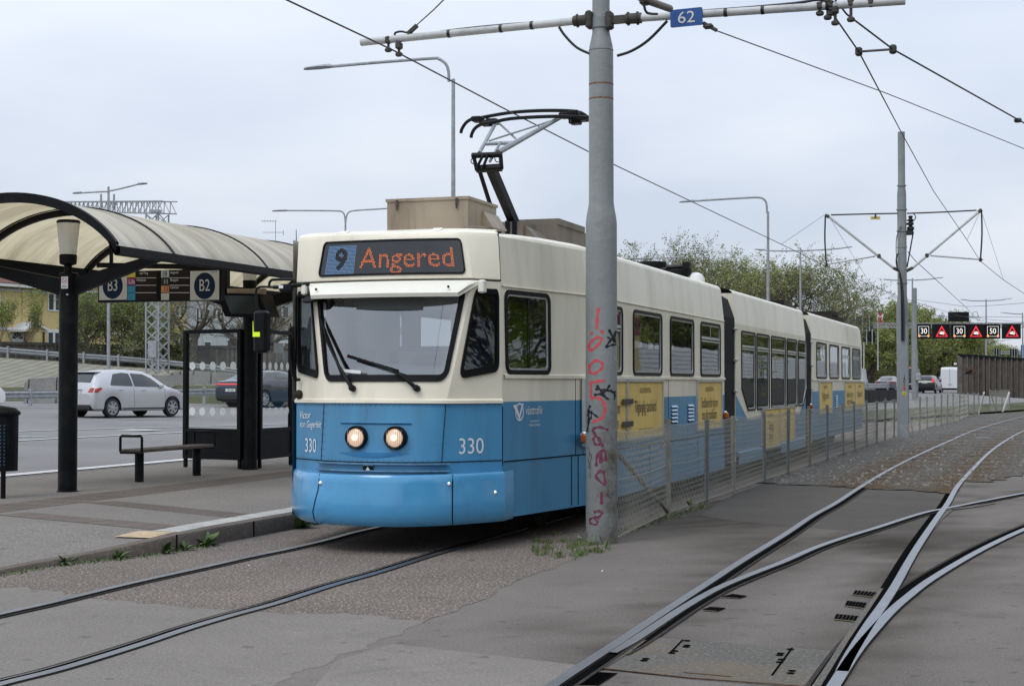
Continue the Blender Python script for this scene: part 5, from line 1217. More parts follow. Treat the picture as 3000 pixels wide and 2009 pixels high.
mb = MB(); z = PD(2643, 1152, D2).z; mb.box((c3.x, c3.y, z), (.10, .01, .085), 0, YAW); mb.box((c3.x + f2.x * .008, c3.y + f2.y * .008, z), (.05, .004, .03), 1, YAW); mb.obj('yellow_label', [mat('label_yellow', (.75, .62, .02), .5), M['ink']], m2, 0)
mb = MB(); o2 = f2 * .16
mb.tube(sm([q2(1125, 850, -.2), q2(1150, 1000, -.2), q2(1160, 1200, -.25), q2(1160, 1500, -.25)], 3), .03, 6); mb.tube(sm([q2(1110, 640, -.2), q2(1090, 700, -.18), q2(1100, 790, -.2), q2(1135, 900, -.2), q2(1145, 1500, -.25)], 3), .022, 6); mb.tube(sm([q2(1140, 375, -.15), q2(1095, 480, -.18), q2(1090, 640, -.18), q2(1105, 800, -.2)], 3), .012, 5); mb.obj('cable', M['cable'], m2)
for k in (((430, 285), (1060, 785), (395, 270), (920, 670), (405, 755), (370, 757)), ((1895, 240), (1250, 785), (1925, 215), (1390, 665), (1915, 705), (1940, 705))):
    mb = MB(); a, c = q2(*k[0]), q2(*k[1]); mb.tube([a, c], .037, 8); 
    ar = mb.obj('raised_arm', M['mastpale'], m2)
    mb = MB(); e = q2(1120 if k[0][0] < 1000 else 1190, 815); mb.tube([c, e], .045, 8); mb.tube([a, q2(*k[2])], .05, 8); mb.bevbox(q2(*k[3]), (.1, .1, .12), .02); mb.obj('arm_fitting', M['bronze'], ar)
    mb = MB(); p = q2(*k[3]); s_ = 1 if k[0][0] > 1000 else -1; mb.tube([p + Rt * .1 * s_ * (1 if s_ > 0 else 1), q2(*k[5])], .024, 8); mb.obj('steady_arm', M['mastpale'], ar)
    mb = MB(); mb.tube(sm([q2(*k[2]), q2(k[2][0] + 5 * s_, (k[2][1] + k[4][1]) / 2), q2(*k[4])], 3), .022, 6); mb.bevbox(q2(*k[4]), (.08, .08, .12), .02); mb.obj('drop_cable', M['cable'], ar)
    mb = MB(); mb.tube(sm([q2(k[0][0] - 20 * -s_ * -1, k[0][1] - 18), q2(lerp(k[0][0], 1150, .5), 258 if s_ < 0 else 240), q2(1105 if s_ < 0 else 1195, 252)], 4), .022, 6); mb.obj('top_cable', M['cable'], ar)
mb = MB(); p = q2(885, 297); mb.box(p, (.27, .02, .09), 0, YAW); mb.box(q2(886, 270), (.05, .05, .12), 1); pl_ = mb.obj('yellow_tag', [mat('faded_tag', (.62, .50, .18), .6), M['bronze']], m2, 0)
mb = MB(); mb.text('6400117', .06, p + f2 * .02, Rt, (0, 0, 1), .9); mb.obj('tag_digits', M['ink'], pl_, 0)
mb = MB(); mb.lathe(q2(1230, 345, 0), [(.05, .2), (.07, .18), (.04, .12), (.08, .1), (.08, .06), (.04, .04), (.09, .0), (.09, -.05), (.04, -.08), (.1, -.12), (.1, -.18), (.05, -.25)], 14); mb.bevbox(q2(1205, 355), (.3, .12, .06), .02); mb.bevbox(q2(1215, 440), (.22, .12, .14), .02); mb.tube([q2(1258, 430), q2(1195, 780)], .02, 6); mb.tube(sm([q2(1190, 320), q2(1250, 330), q2(1280, 290), q2(1260, 255)], 3), .015, 5); mb.obj('switch_gear', M['cable'], m2)
# mast behind
D3 = 110; b3 = PD(2681, 1171, D3)
m3 = root('catenary_mast', b3, 'plain grey mast farther away, just right of the numbered mast', 'mast', 'grey tram masts')
mb = MB(); zt3 = PD(2681, 844, D3).z; mb.lathe(b3, [(.22, -.1), (.22, 3.0), (.2, 3.1), (.165, 3.3), (.165, zt3 - b3.z)], 20); mb.obj('mast_tube', M['polegrey'], m3, 40)
mb = MB(); mb.bevbox(PD(2690, 1104, D3 - .3), (.35, .3, .5), .04); mb.obj('junction_box', M['galv'], m3)
for y in (1103, 923, 878):
    pass
# ---------------------------------------------------------------- chain link fence
FX = -4.1
def fy(px): r = ray(px, 1121); return r.y / r.x * FX
posts = [(p, fy(p)) for p in (1957, 2068, 2149, 2238, 2306.5, 2370.5, 2422, 2469, 2502, 2537.5, 2567, 2591.5, 2618)]
PP = [(FX, y) for _, y in posts]
for x, y in ((2676, 1268), (2694, 1262), (2716, 1256), (2739, 1249), (2757, 1246), (2775, 1242), (2793, 1238.5), (2811, 1233), (2824, 1227), (2837, 1222), (2853, 1220), (2868, 1218)):
    p = PZ(x, y); PP.append((p.x, p.y))
fence = root('chain_link_fence', (FX, 28, 0), 'long chain link fence with grey posts between the tram and the ballast', 'fence')
M['mesh'] = mat('galvanised_mesh', (.36, .35, .30), .6, .1); M['post'] = mat('grey_fence_post', (.17, .185, .19), .55, .2, var=.15, vs=6, dirt=(.2, .17, .14), ds=6, da=.6)
M['postb'] = mat('stained_fence_post', (.27, .26, .23), .7, var=.2, vs=6, dirt=(.2, .14, .08), ds=5, da=.9)
H = 1.06; rf_ = random.Random(3)
for i, (x, y) in enumerate(PP):
    mb = MB(); lx = (rf_.uniform(-.02, .03), rf_.uniform(-.03, .03)) if i != 13 else (-.25, .05); h = H + rf_.uniform(-.01, .05)
    if i == 0: mb.tube([(x, y, -.03), (x, y, h + .02)], .03, 12); mb.tube([(x, y, h - .02), (x, y, h + .03)], .034, 12)
    else: mb.bar((x, y, -.03), (x + lx[0], y + lx[1], h), .05, .05, 0, Vector((0, 1, 0)))
    mb.obj('fence_post', M['postb'] if i in (0, 2) else M['post'], fence)
def mesh_panel(a, b, parent, pitch, r, h=H - .04, name='wire_mesh', z0=.03, sag=.03):
    mb = MB(); a = Vector((*a, 0)); b = Vector((*b, 0)); Ln = (b - a).length; d = (b - a) / Ln; nn = Vector((-d.y, d.x, 0))
    def P(s, z): s = max(0, min(1, s / Ln)); return a + (b - a) * s + Vector((0, 0, z0 + z * (1 - sag * 4 * s * (1 - s)))) + nn * (.005 * math.sin(s * 5 + z * 3))
    def strand(s0, z_0, s1, z_1):
        k = max(1, int(abs(z_1 - z_0) / .35)); L_ = [[], [], []]
        for j in range(k + 1):
            p = P(lerp(s0, s1, j / k), lerp(z_0, z_1, j / k))
            for q, v in enumerate((Vector((0, 0, r)), nn * r, nn * -r)): L_[q].append(p + v)
        mb.loft([L_[0], L_[1], L_[2], L_[0]], False)
    sl = .62; w = h * sl; n_ = int((Ln + w) / pitch)
    for i in range(n_ + 1):
        s = i * pitch - w
        for (u0, u1) in ((s, s + w), (s + w, s)):
            za, zb3 = 0, h; ua, ub = u0, u1
            def cl(u): return (u - u0) / (u1 - u0) * h
            lo_, hi_ = (ua, ub) if ua < ub else (ub, ua)
            x0_, x1_ = max(lo_, 0), min(hi_, Ln)
            if x1_ - x0_ > .01: strand(x0_, cl(x0_), x1_, cl(x1_))
    for z in (h, h * .55, .02): mb.tube([P(Ln * k / 8, z) for k in range(9)], r * 1.7, 5)
    return mb.obj(name, M['mesh'], parent, 0)
a0 = (bx_ + .12, by_ + .1)
allp = [a0] + PP
for i in range(len(allp) - 1):
    Ln = math.dist(allp[i], allp[i+1]); dist = allp[i][1]
    mesh_panel(allp[i], allp[i+1], fence, .078 if dist < 22 else (.105 if dist < 40 else .22), .0022 if dist < 22 else (.0023 if dist < 40 else .0027))
mb = MB(); mb.tube([PX(1955, 1497, FX + .02), PX(1806, 1324, FX + .03)], .024, 10); mb.obj('diagonal_brace', mat('brown_brace', (.20, .155, .105), .6, .2, var=.3, vs=8), fence)
mb = MB(); mb.tube([PX(1948, 1290, FX - .02), PX(1935, 1310, FX - .02)], .012, 6); mb.tube([PX(1935, 1310, FX - .02), PX(1880, 1390, FX - .02)], .003, 5); mb.obj('tension_screw', M['rust'], fence)
mb = MB(); mb.bar(PD(2867, 1217, 72), PD(2883, 1150, 71), .06, .06); mb.obj('white_brace', M['white'], fence)
# second short fence run across the gap
f2_ = root('chain_link_fence', PD(2930, 1205, 78), 'short far chain link fence run past the gap, with a white brace', 'fence')
q0, q1 = PD(2900, 1205, 76), PD(2958, 1203, 82)
for t in (0, .3, .6, 1):
    p = q0.lerp(q1, t); mb = MB(); mb.bar(p, p + Vector((0, 0, 1.1)), .05, .05); mb.obj('fence_post', M['post'], f2_)
mesh_panel((q0.x, q0.y), (q1.x, q1.y), f2_, .18, .003, z0=q0.z)
mb = MB(); mb.bar(PD(2937, 1206, 80), PD(2957, 1148, 80), .07, .06); mb.obj('white_brace', M['white'], f2_)
mb = MB(); mb.bar(PD(2919, 1208, 78), PD(2902, 1150, 78), .05, .05); mb.obj('dark_brace', M['rust'], f2_)

# ================================================================== SHELTER
sh = root('tram_shelter', (-11.85, 20, .15), 'tram stop shelter with a curved yellowed roof on black posts', 'shelter')
RX, RZ0, RISE = 1.52, 3.12, .64
def arch(t, dz=0, k=1.0):  # t -1..1
    a = t * math.radians(62); R_ = RX / math.sin(math.radians(62)); zc_ = RZ0 + RISE - (R_ - 0)
    return Vector((-11.85 + R_ * math.sin(a) * k, 0, RZ0 + RISE - R_ * (1 - math.cos(a)) * RISE / (R_ * (1 - math.cos(math.radians(62)))) + dz))
tsr = [i / 14 for i in range(-14, 15)]
M['poly'] = bpy.data.materials.new('yellowed_acrylic'); m = M['poly']; m.use_nodes = True; n = m.node_tree.nodes; l = m.node_tree.links; n.clear()
tcn = n.new('ShaderNodeTexCoord'); mp = n.new('ShaderNodeMapping'); mp.inputs['Scale'].default_value = (.25, 1.3, .25); l.new(tcn.outputs['Object'], mp.inputs[0])
nz1 = n.new('ShaderNodeTexNoise'); nz1.inputs['Scale'].default_value = 1.6; nz1.inputs['Detail'].default_value = 7; nz1.inputs['Roughness'].default_value = .68; l.new(mp.outputs[0], nz1.inputs['Vector'])
rp_ = n.new('ShaderNodeValToRGB'); rp_.color_ramp.elements[0].position = .40; rp_.color_ramp.elements[1].position = .62; rp_.color_ramp.elements[0].color = (.86, .82, .70, 1); rp_.color_ramp.elements[1].color = (.56, .51, .41, 1); l.new(nz1.outputs['Fac'], rp_.inputs[0])
dfs = n.new('ShaderNodeBsdfDiffuse'); trl = n.new('ShaderNodeBsdfTranslucent'); l.new(rp_.outputs[0], dfs.inputs[0])
wm = n.new('ShaderNodeMix'); wm.data_type = 'RGBA'; wm.blend_type = 'MULTIPLY'; wm.inputs[0].default_value = 1; wm.inputs[7].default_value = (1.0, .92, .72, 1); l.new(rp_.outputs[0], wm.inputs[6]); l.new(wm.outputs[2], trl.inputs[0])
ms = n.new('ShaderNodeMixShader'); ms.inputs[0].default_value = .5; l.new(dfs.outputs[0], ms.inputs[1]); l.new(trl.outputs[0], ms.inputs[2])
gls = n.new('ShaderNodeBsdfGlossy'); gls.inputs['Roughness'].default_value = .25; ms2 = n.new('ShaderNodeMixShader'); ms2.inputs[0].default_value = .06; l.new(ms.outputs[0], ms2.inputs[1]); l.new(gls.outputs[0], ms2.inputs[2])
oo = n.new('ShaderNodeOutputMaterial'); l.new(ms2.outputs[0], oo.inputs[0])
RIB = [15.92, 17.2, 19.68, 22.16, 24.64, 25.9]
for i in range(len(RIB) - 1):
    mb = MB(); mb.loft([[arch(t) + Vector((0, y, 0)) for t in tsr] for y in (RIB[i] + .01, RIB[i + 1] - .01)], False); mb.obj('roof_panel', M['poly'], sh, 60)
for i, y in enumerate(RIB):
    mb = MB(); w, hh = (.06, .12) if i in (0, len(RIB) - 1) else (.045, .03)
    z1 = .05 if i in (0, len(RIB) - 1) else .018
    for y0, y1, za, zb in (((y - w / 2, y + w / 2, z1 - hh, z1),) if i in (0, len(RIB) - 1) else ((y - w / 2, y + w / 2, -.004, z1), (y + .02, y + .08, -.09, -.008))):
        mb.loft([[arch(t, za) + Vector((0, y0, 0)) for t in tsr], [arch(t, zb) + Vector((0, y0, 0)) for t in tsr], [arch(t, zb) + Vector((0, y1, 0)) for t in tsr], [arch(t, za) + Vector((0, y1, 0)) for t in tsr], [arch(t, za) + Vector((0, y0, 0)) for t in tsr]], False)
    mb.obj('roof_rib', M['black'], sh, 40)
for s_ in (1, -1):
    e = arch(s_); mb = MB()
    mb.loft([[Vector((e.x + s_ * a, y, e.z + b)) for y in (RIB[0] - .05, RIB[-1] + .05)] for a, b in ((-.10, .06), (.02, -.005), (.07, .0), (.075, -.09), (.0, -.11), (-.06, -.02), (-.10, .06))], False); mb.obj('gutter', M['black'], sh, 20)
M['bpost'] = mat('black_post_paint', (.004, .004, .005), .45, spec=.16, var=.4, vs=3, dirt=(.03, .028, .025), ds=5, da=.6, bump=.1, bs=25)
M['lampglass'] = mat('frosted_lamp_glass', (.78, .77, .70), .25, var=.1, vs=4, dirt=(.3, .27, .2), ds=4, da=.5)
for PXX, y in ((-11.715, 16.97), (-11.96, 22.2)):
    mb = MB(); mb.lathe((PXX, y, .15), [(.135, 0), (.135, .012), (.118, .02), (.118, 2.75), (.1, 2.76), (.0, 2.77)], 28); po = mb.obj('shelter_post', M['bpost'], sh)
    mb = MB()
    for s_ in (1, -1):
        e = arch(s_); a = Vector((PXX + s_ * .05, y, 2.72)); c = Vector((e.x - s_ * .02, y, e.z - .03))
        mb.hexa([a + Vector((0, -.045, -.11)), a + Vector((0, .045, -.11)), c + Vector((0, .045, -.05)), c + Vector((0, -.045, -.05)), a + Vector((0, -.045, .11)), a + Vector((0, .045, .11)), c + Vector((0, .045, .04)), c + Vector((0, -.045, .04))])
    mb.obj('roof_bracket', M['black'], po, 0)
    mb = MB(); z = 2.86
    mb.tube([(PXX, y - .02, 2.8), (PXX, y - .02, 3.02)], .05, 12); mb.lathe((PXX, y - .02, 3.0), [(.05, 0), (.105, .02), (.11, .13), (.10, .14)], 22); lamp = mb.obj('post_lamp', M['black'], sh); mb = MB(); mb.lathe((PXX, y - .02, 3.0), [(.145, .535), (.147, .56), (.13, .575), (0, .58)], 24); mb.obj('lamp_cap', M['black'], lamp)
    mb = MB(); mb.lathe((PXX, y - .02, 3.0), [(.098, .14), (.118, .30), (.14, .535), (.0, .537)], 24)
    for z in (.18, .205, .23, .255): mb.lathe((PXX, y - .02, 3.0), [(.104, z - .006), (.109, z), (.104, z + .006)], 24)
    for k in range(8):
        a = k * PI / 4; mb.bar((PXX + .10 * math.cos(a), y - .02 + .10 * math.sin(a), 3.15), (PXX + .139 * math.cos(a), y - .02 + .139 * math.sin(a), 3.53), .007, .007)
    mb.obj('lamp_shade', M['lampglass'], lamp)
# small no-smoking sign
def psp(px, py, Y=16.84): return PY(px, py, Y)
a, c = psp(179.5, 845.5, 16.78), psp(199, 810, 16.78)
mb = MB(); mb.box(((a.x + c.x) / 2, 16.78, (a.z + c.z) / 2), (c.x - a.x, .006, c.z - a.z)); nsg = tag(mb.obj('no_smoking_sign', M['white'], None, 0), 'small white no smoking sign on the left shelter post', 'sign')
mb = MB(); cc = Vector(((a.x + c.x) / 2, 16.774, lerp(a.z, c.z, .66))); R_ = (c.x - a.x) * .43
mb.loft([[cc + Vector((r * math.cos(i * PI / 12), 0, r * math.sin(i * PI / 12))) for i in range(24)] for r in (R_, R_ * .86)], True, 0); mb.bar(cc + Vector((-R_ * .65, 0, R_ * .65)), cc + Vector((R_ * .65, 0, -R_ * .65)), .006, .003, 0); mb.bar(cc + Vector((-.02, .001, -.015)), cc + Vector((.025, .001, .01)), .008, .002, 1)
mb.text('Rökning', .022, Vector((cc.x, 16.774, lerp(a.z, c.z, .24))), (1, 0, 0), (0, 0, 1), .85, mi=1); mb.text('förbjuden', .022, Vector((cc.x, 16.774, lerp(a.z, c.z, .13))), (1, 0, 0), (0, 0, 1), .85, mi=1)
mb.obj('sign_symbol', [mat('prohibition_red', (.5, .05, .05), .5), M['ink']], nsg, 0)
mb = MB(); q = psp(198, 863, 16.85); mb.lathe(q, [(.014, 0), (.012, .012), (0, .015)], 10, 0, Vector((0, -1, 0))); mb.obj('stud', M['alu'], sh)
# hanging line board
YB = 19.33
def bp2(x, y): return PY(x / 2.602, 500 + y / 2.602, YB)
bd = root('platform_sign', bp2(1215, 1000), 'hanging stop sign board reading B3 and B2 with line destinations', 'sign')
a, c = bp2(750, 1000), bp2(1680, 752); wx, hz2 = c.x - a.x, c.z - a.z
mb = MB(); mb.bevbox(((a.x + c.x) / 2, YB + .06, (a.z + c.z) / 2), (wx + .02, .12, hz2 + .02), .008); mb.obj('sign_case', M['black'], bd)
def face(x0, y0, x1, y1, m, name, par=bd, d=-.004):
    p, q = bp2(x0, y1), bp2(x1, y0); mb = MB(); mb.quad((p.x, YB + d, p.z), (q.x, YB + d, p.z), (q.x, YB + d, q.z), (p.x, YB + d, q.z)); return mb.obj(name, m, par, 0)
M['swhite'] = mat('sign_white', (.60, .60, .57), .4, dirt=(.4, .38, .32), ds=5, da=.4); M['navy'] = mat('sign_navy', (.004, .018, .055), .5, spec=.2); M['brownb'] = mat('sign_brown_black', (.018, .012, .011), .5, spec=.2)
def roundel(x0, x1, txt):
    f_ = face(x0, 760, x1, 987, M['swhite'], 'white_panel'); cx = (x0 + x1) / 2
    p = bp2(861 if txt == 'B3' else 1561, 878); mb = MB(); R_ = .245 * wx / 1.71 * .62
    mb.poly([(R_ * .95 * math.cos(i * PI / 24), R_ * 1.06 * math.sin(i * PI / 24)) for i in range(48)], [], lambda u, v, d: Vector((p.x + u, YB - .007, p.z + v)), 0)
    mb.text(txt, .235, (p.x, YB - .010, p.z), (1, 0, 0), (0, 0, 1), .72, mi=1); mb.obj('stop_letter', [M['navy'], M['swhite']], f_, 0)
    return f_
roundel(757, 970, 'B3'); fb = roundel(1450, 1672, 'B2')
mb = MB(); mb.text('västtrafik', .035, bp2(1630, 771) + Vector((0, -.008, 0)), (1, 0, 0), (0, 0, 1), .8); mb.obj('operator_lettering', mat('logo_blue', (.12, .35, .62), .5), fb, 0)
face(1035, 760, 1200, 987, M['brownb'], 'line_field'); face(1292, 760, 1448, 987, M['brownb'], 'line_field')
cols = {'y': (.65, .5, .08), 'm': (.32, .03, .17), 'c': (.03, .26, .42), 'lb': (.48, .58, .62), 'k': (.012, .012, .012), 'o': (.62, .25, .12), 'w': (.55, .55, .5)}
for x0, x1, lst in ((972, 1033, (('y', ''), ('m', 'Lila'), ('c', ''), ('c', ''))), (1229, 1290, (('lb', '9'), ('k', '11'), ('o', '13'), ('w', '')))):
    for i, (k, t) in enumerate(lst):
        y0 = 760 + i * 57; f_ = face(x0, y0 + 2, x1, y0 + 55 + (2 if k == 'c' else 0), mat('line_tile_' + k, cols[k], .5) if 'line_tile_' + k not in bpy.data.materials else bpy.data.materials['line_tile_' + k], 'line_tile')
        if t:
            mb = MB(); mb.text(t, .095, bp2((x0 + x1) / 2 + (8 if t != 'Lila' else 4), y0 + 30) + Vector((0, -.008, 0)), (1, 0, 0), (0, 0, 1), .8); mb.obj('line_number', M['ink'] if k in ('lb', 'o') else M['lett'], f_, 0)
            if t == '9':
                mb = MB(); p = bp2(1256, y0 + 30); mb.poly([(.04 * math.cos(i * PI / 10), .045 * math.sin(i * PI / 10)) for i in range(20)], [], lambda u, v, d: Vector((p.x + u, YB - .006, p.z + v)), 0); mb.obj('round_sticker', M['galv'], f_, 0)
mb = MB()
for x, y, t in ((1043, 835, 'Mölnlycke'), (1066, 782, 'nds Torg'), (1300, 777, 'Angered'), (1300, 834, 'Bergsjön'), (1300, 891, 'Centrum')): mb.text(t, .052, bp2(x, y) + Vector((0, -.008, 0)), (1, 0, 0), (0, 0, 1), .72, 'LEFT')
for x0, x1 in ((1035, 1192), (1292, 1446)):
    for y in (817, 874, 930): mb.bar(bp2(x0, y) + Vector((0, -.007, 0)), bp2(x1, y) + Vector((0, -.007, 0)), .002, .007)
mb.obj('destination_lettering', M['lett'], bd, 0)
mb = MB()
for x in (830, 1600): mb.bar(bp2(x, 752) + Vector((0, .06, 0)), bp2(x, 752) + Vector((0, .06, .5)), .04, .04)
mb.bar(bp2(730, 718) + Vector((0, .05, 0)), bp2(1700, 735) + Vector((0, .05, 0)), .06, .07); mb.obj('hanger', M['black'], bd)
# hanging information screen
YS = 21.2
def bp3(x, y): return PY(600 + x / 6.691, 780 + y / 6.691, YS)
sc = root('information_screen', bp3(700, 990), 'black hanging information screen beside the B2 panel', 'screen')
mb = MB(); f = lambda L_: [bp3(*q) for q in L_]
o_ = f([(290, 650), (395, 985), (1250, 985), (1150, 560), (420, 540)]); 
P_ = f([(395, 985), (1260, 985), (1110, 545), (300, 530)])
mb.hexa([P_[0], P_[1], P_[1] + Vector((0, .35, 0)), P_[0] + Vector((0, .35, 0)), P_[3] + Vector((0, -.1, 0)), P_[2] + Vector((0, -.1, 0)), P_[2] + Vector((0, .35, 0)), P_[3] + Vector((0, .35, 0))]); case = mb.obj('screen_case', M['black'], sc, 0)
P_ = f([(530, 935), (1150, 935), (1040, 585), (440, 575)]); mb = MB(); k = Vector((0, -.06, 0)); mb.quad(P_[0] + k * .4, P_[1] + k * .4, P_[2] + k * 1.9, P_[3] + k * 1.9); mb.obj('screen_glass', mat('dead_screen', (.012, .02, .018), .12), case, 0)
mb = MB(); mb.bar(bp3(420, 495), bp3(1180, 495), .1, .085); mb.obj('top_rail', M['tan'], sc, 0)
mb = MB(); mb.bar(bp3(350, 60), bp3(350, 640), .2, .1, 0, Vector((0, 1, 0))); mb.obj('hanger', M['black'], sc, 0)
# glass walls with dots
zg0, zg1, zp0, zp1 = .78, 2.32, .34, .74
def glass_wall(name, p, q, dots_, label):
    g_ = root(name, (lerp(p[0], q[0], .5), lerp(p[1], q[1], .5), .15), label, 'glass wall', 'glazed shelter walls')
    a = Vector((*p, 0)); c = Vector((*q, 0)); d = (c - a).normalized()
    def at(s, z): return a.lerp(c, s) + Vector((0, 0, z))
    for s_ in (0, 1):
        mb = MB(); mb.bar(at(s_, .30), at(s_, 2.36), .07, .07, 0, d); mb.bar(at(s_, .16), at(s_, .32), .05, .05, 0, d); mb.obj('frame_post', M['black'], g_, 0)
    for z, n_ in ((2.34, 'top_rail'), (.76, 'mid_rail'), (.33, 'bottom_rail')):
        mb = MB(); mb.bar(at(0, z), at(1, z), .06, .06); mb.obj(n_, M['black'], g_, 0)
    mb = MB(); mb.bar(at(0, .545), at(1, .545), .03, .37); mb.obj('lower_panel', M['black'], g_, 0)
    mb = MB(); mb.quad(at(.01, zg0), at(.99, zg0), at(.99, zg1), at(.01, zg1)); gl_ = mb.obj('glass_pane', M['sglass'], g_, 0)
    nn = Vector((d.y, -d.x, 0)) * .004
    for z, in ((1.79,), (1.06,)):
        for k in range(dots_):
            s_ = (k + .65) / (dots_ + .3); mb = MB(); ct = at(s_, z) + nn; mb.add([ct] + [ct + d * (.063 * math.cos(i * PI / 10)) + Vector((0, 0, .066 * math.sin(i * PI / 10))) for i in range(20)], [[0, i + 1, (i + 1) % 20 + 1] for i in range(20)]); mb.obj('white_dot', bpy.data.materials.get('dot_film') or mat('dot_film', (.85, .88, .86), .6), gl_, 0)
    return g_
glass_wall('glass_wall', (-13.2, 22.35), (-12.08, 22.1), 5, 'short glass shelter wall with white dots, facing the bench')
glass_wall('glass_wall', (-11.88, 22.38), (-11.93, 23.56), 5, 'glass shelter wall with white dots, between black post and tram')
mb = MB(); q0 = Vector((-11.9, 24.0, 0)); mb.quad((-11.83, 22.75, 2.0), (-11.88, 23.2, 2.0), (-11.88, 23.2, 2.17), (-11.83, 22.75, 2.17)); tag(mb.obj('notice', M['galv'], None, 0), 'small grey notice on the glass wall beside the tram', 'notice')
mb = MB(); mb.bar((-11.93, 23.66, .15), (-11.93, 23.66, 2.42), .10, .10); tag(mb.obj('end_post', M['black'], None), 'black square post just left of the tram front', 'post')

# ---------------------------------------------------------------- bench
be = root('bench', (-11.92, 19.7, .15), 'bench with a dark wooden seat and black armrest loops on the platform', 'bench')
for y in (18.95, 20.5):
    mb = MB(); mb.lathe((-11.92, y, .15), [(.075, 0), (.062, .01), (.062, .40)], 20); mb.obj('leg', M['bpost'], be)
mb = MB()
for i, x in enumerate((-12.04, -11.92, -11.80)): mb.bevbox((x, 19.73, .585), (.112, 2.0, .045), .008)
mb.obj('seat', mat('weathered_wood', (.085, .06, .045), .75, var=.35, vs=5, dirt=(.16, .14, .12), ds=4, da=.7, streak=(1, .1, 1)), be)
for y in (18.74, 20.72):
    mb = MB(); mb.tube(sm([(-12.09, y, .575), (-12.09, y, .77), (-12.07, y, .79), (-11.77, y, .79), (-11.75, y, .77), (-11.75, y, .575), ], 1), .019, 8); mb.bar((-12.09, y, .56), (-11.75, y, .56), .03, .03); mb.obj('armrest', M['black'], be)
# ---------------------------------------------------------------- litter bin at the left edge
bi = root('litter_bin', (-11.73, 15.7, .15), 'black perforated litter bin on a post at the left edge', 'litter bin')
mb = MB(); mb.tube([(-11.73, 15.7, .13), (-11.73, 15.7, .5)], .03, 12); mb.obj('bin_post', M['bpost'], bi)
bc = Vector((-11.86, 15.82, 0))
mb = MB(); mb.lathe(bc, [(0, .47), (.20, .47), (.20, .52), (.205, 1.14)], 28); body = mb.obj('bin_body', M['bpost'], bi)
mb = MB(); mb.lathe(bc, [(.205, 1.13), (.228, 1.14), (.228, 1.17), (.17, 1.22), (.0, 1.25)], 28); mb.obj('bin_lid', M['black'], bi)
mb = MB()
for i in range(12):
    for j in range(9):
        a = -PI / 2 + (j - 4) * .21; p = bc + Vector((.2065 * math.cos(a), .2065 * math.sin(a), .55 + i * .042)); u = Vector((-math.sin(a), math.cos(a), 0))
        mb.quad(p - u * .008 - Vector((0, 0, .009)), p + u * .008 - Vector((0, 0, .009)), p + u * .008 + Vector((0, 0, .009)), p - u * .008 + Vector((0, 0, .009)))
mb.obj('perforations', mat('blue_liner', (.02, .09, .16), .6), body, 0)
# ================================================================== BACKGROUND
R5 = random.Random(11)
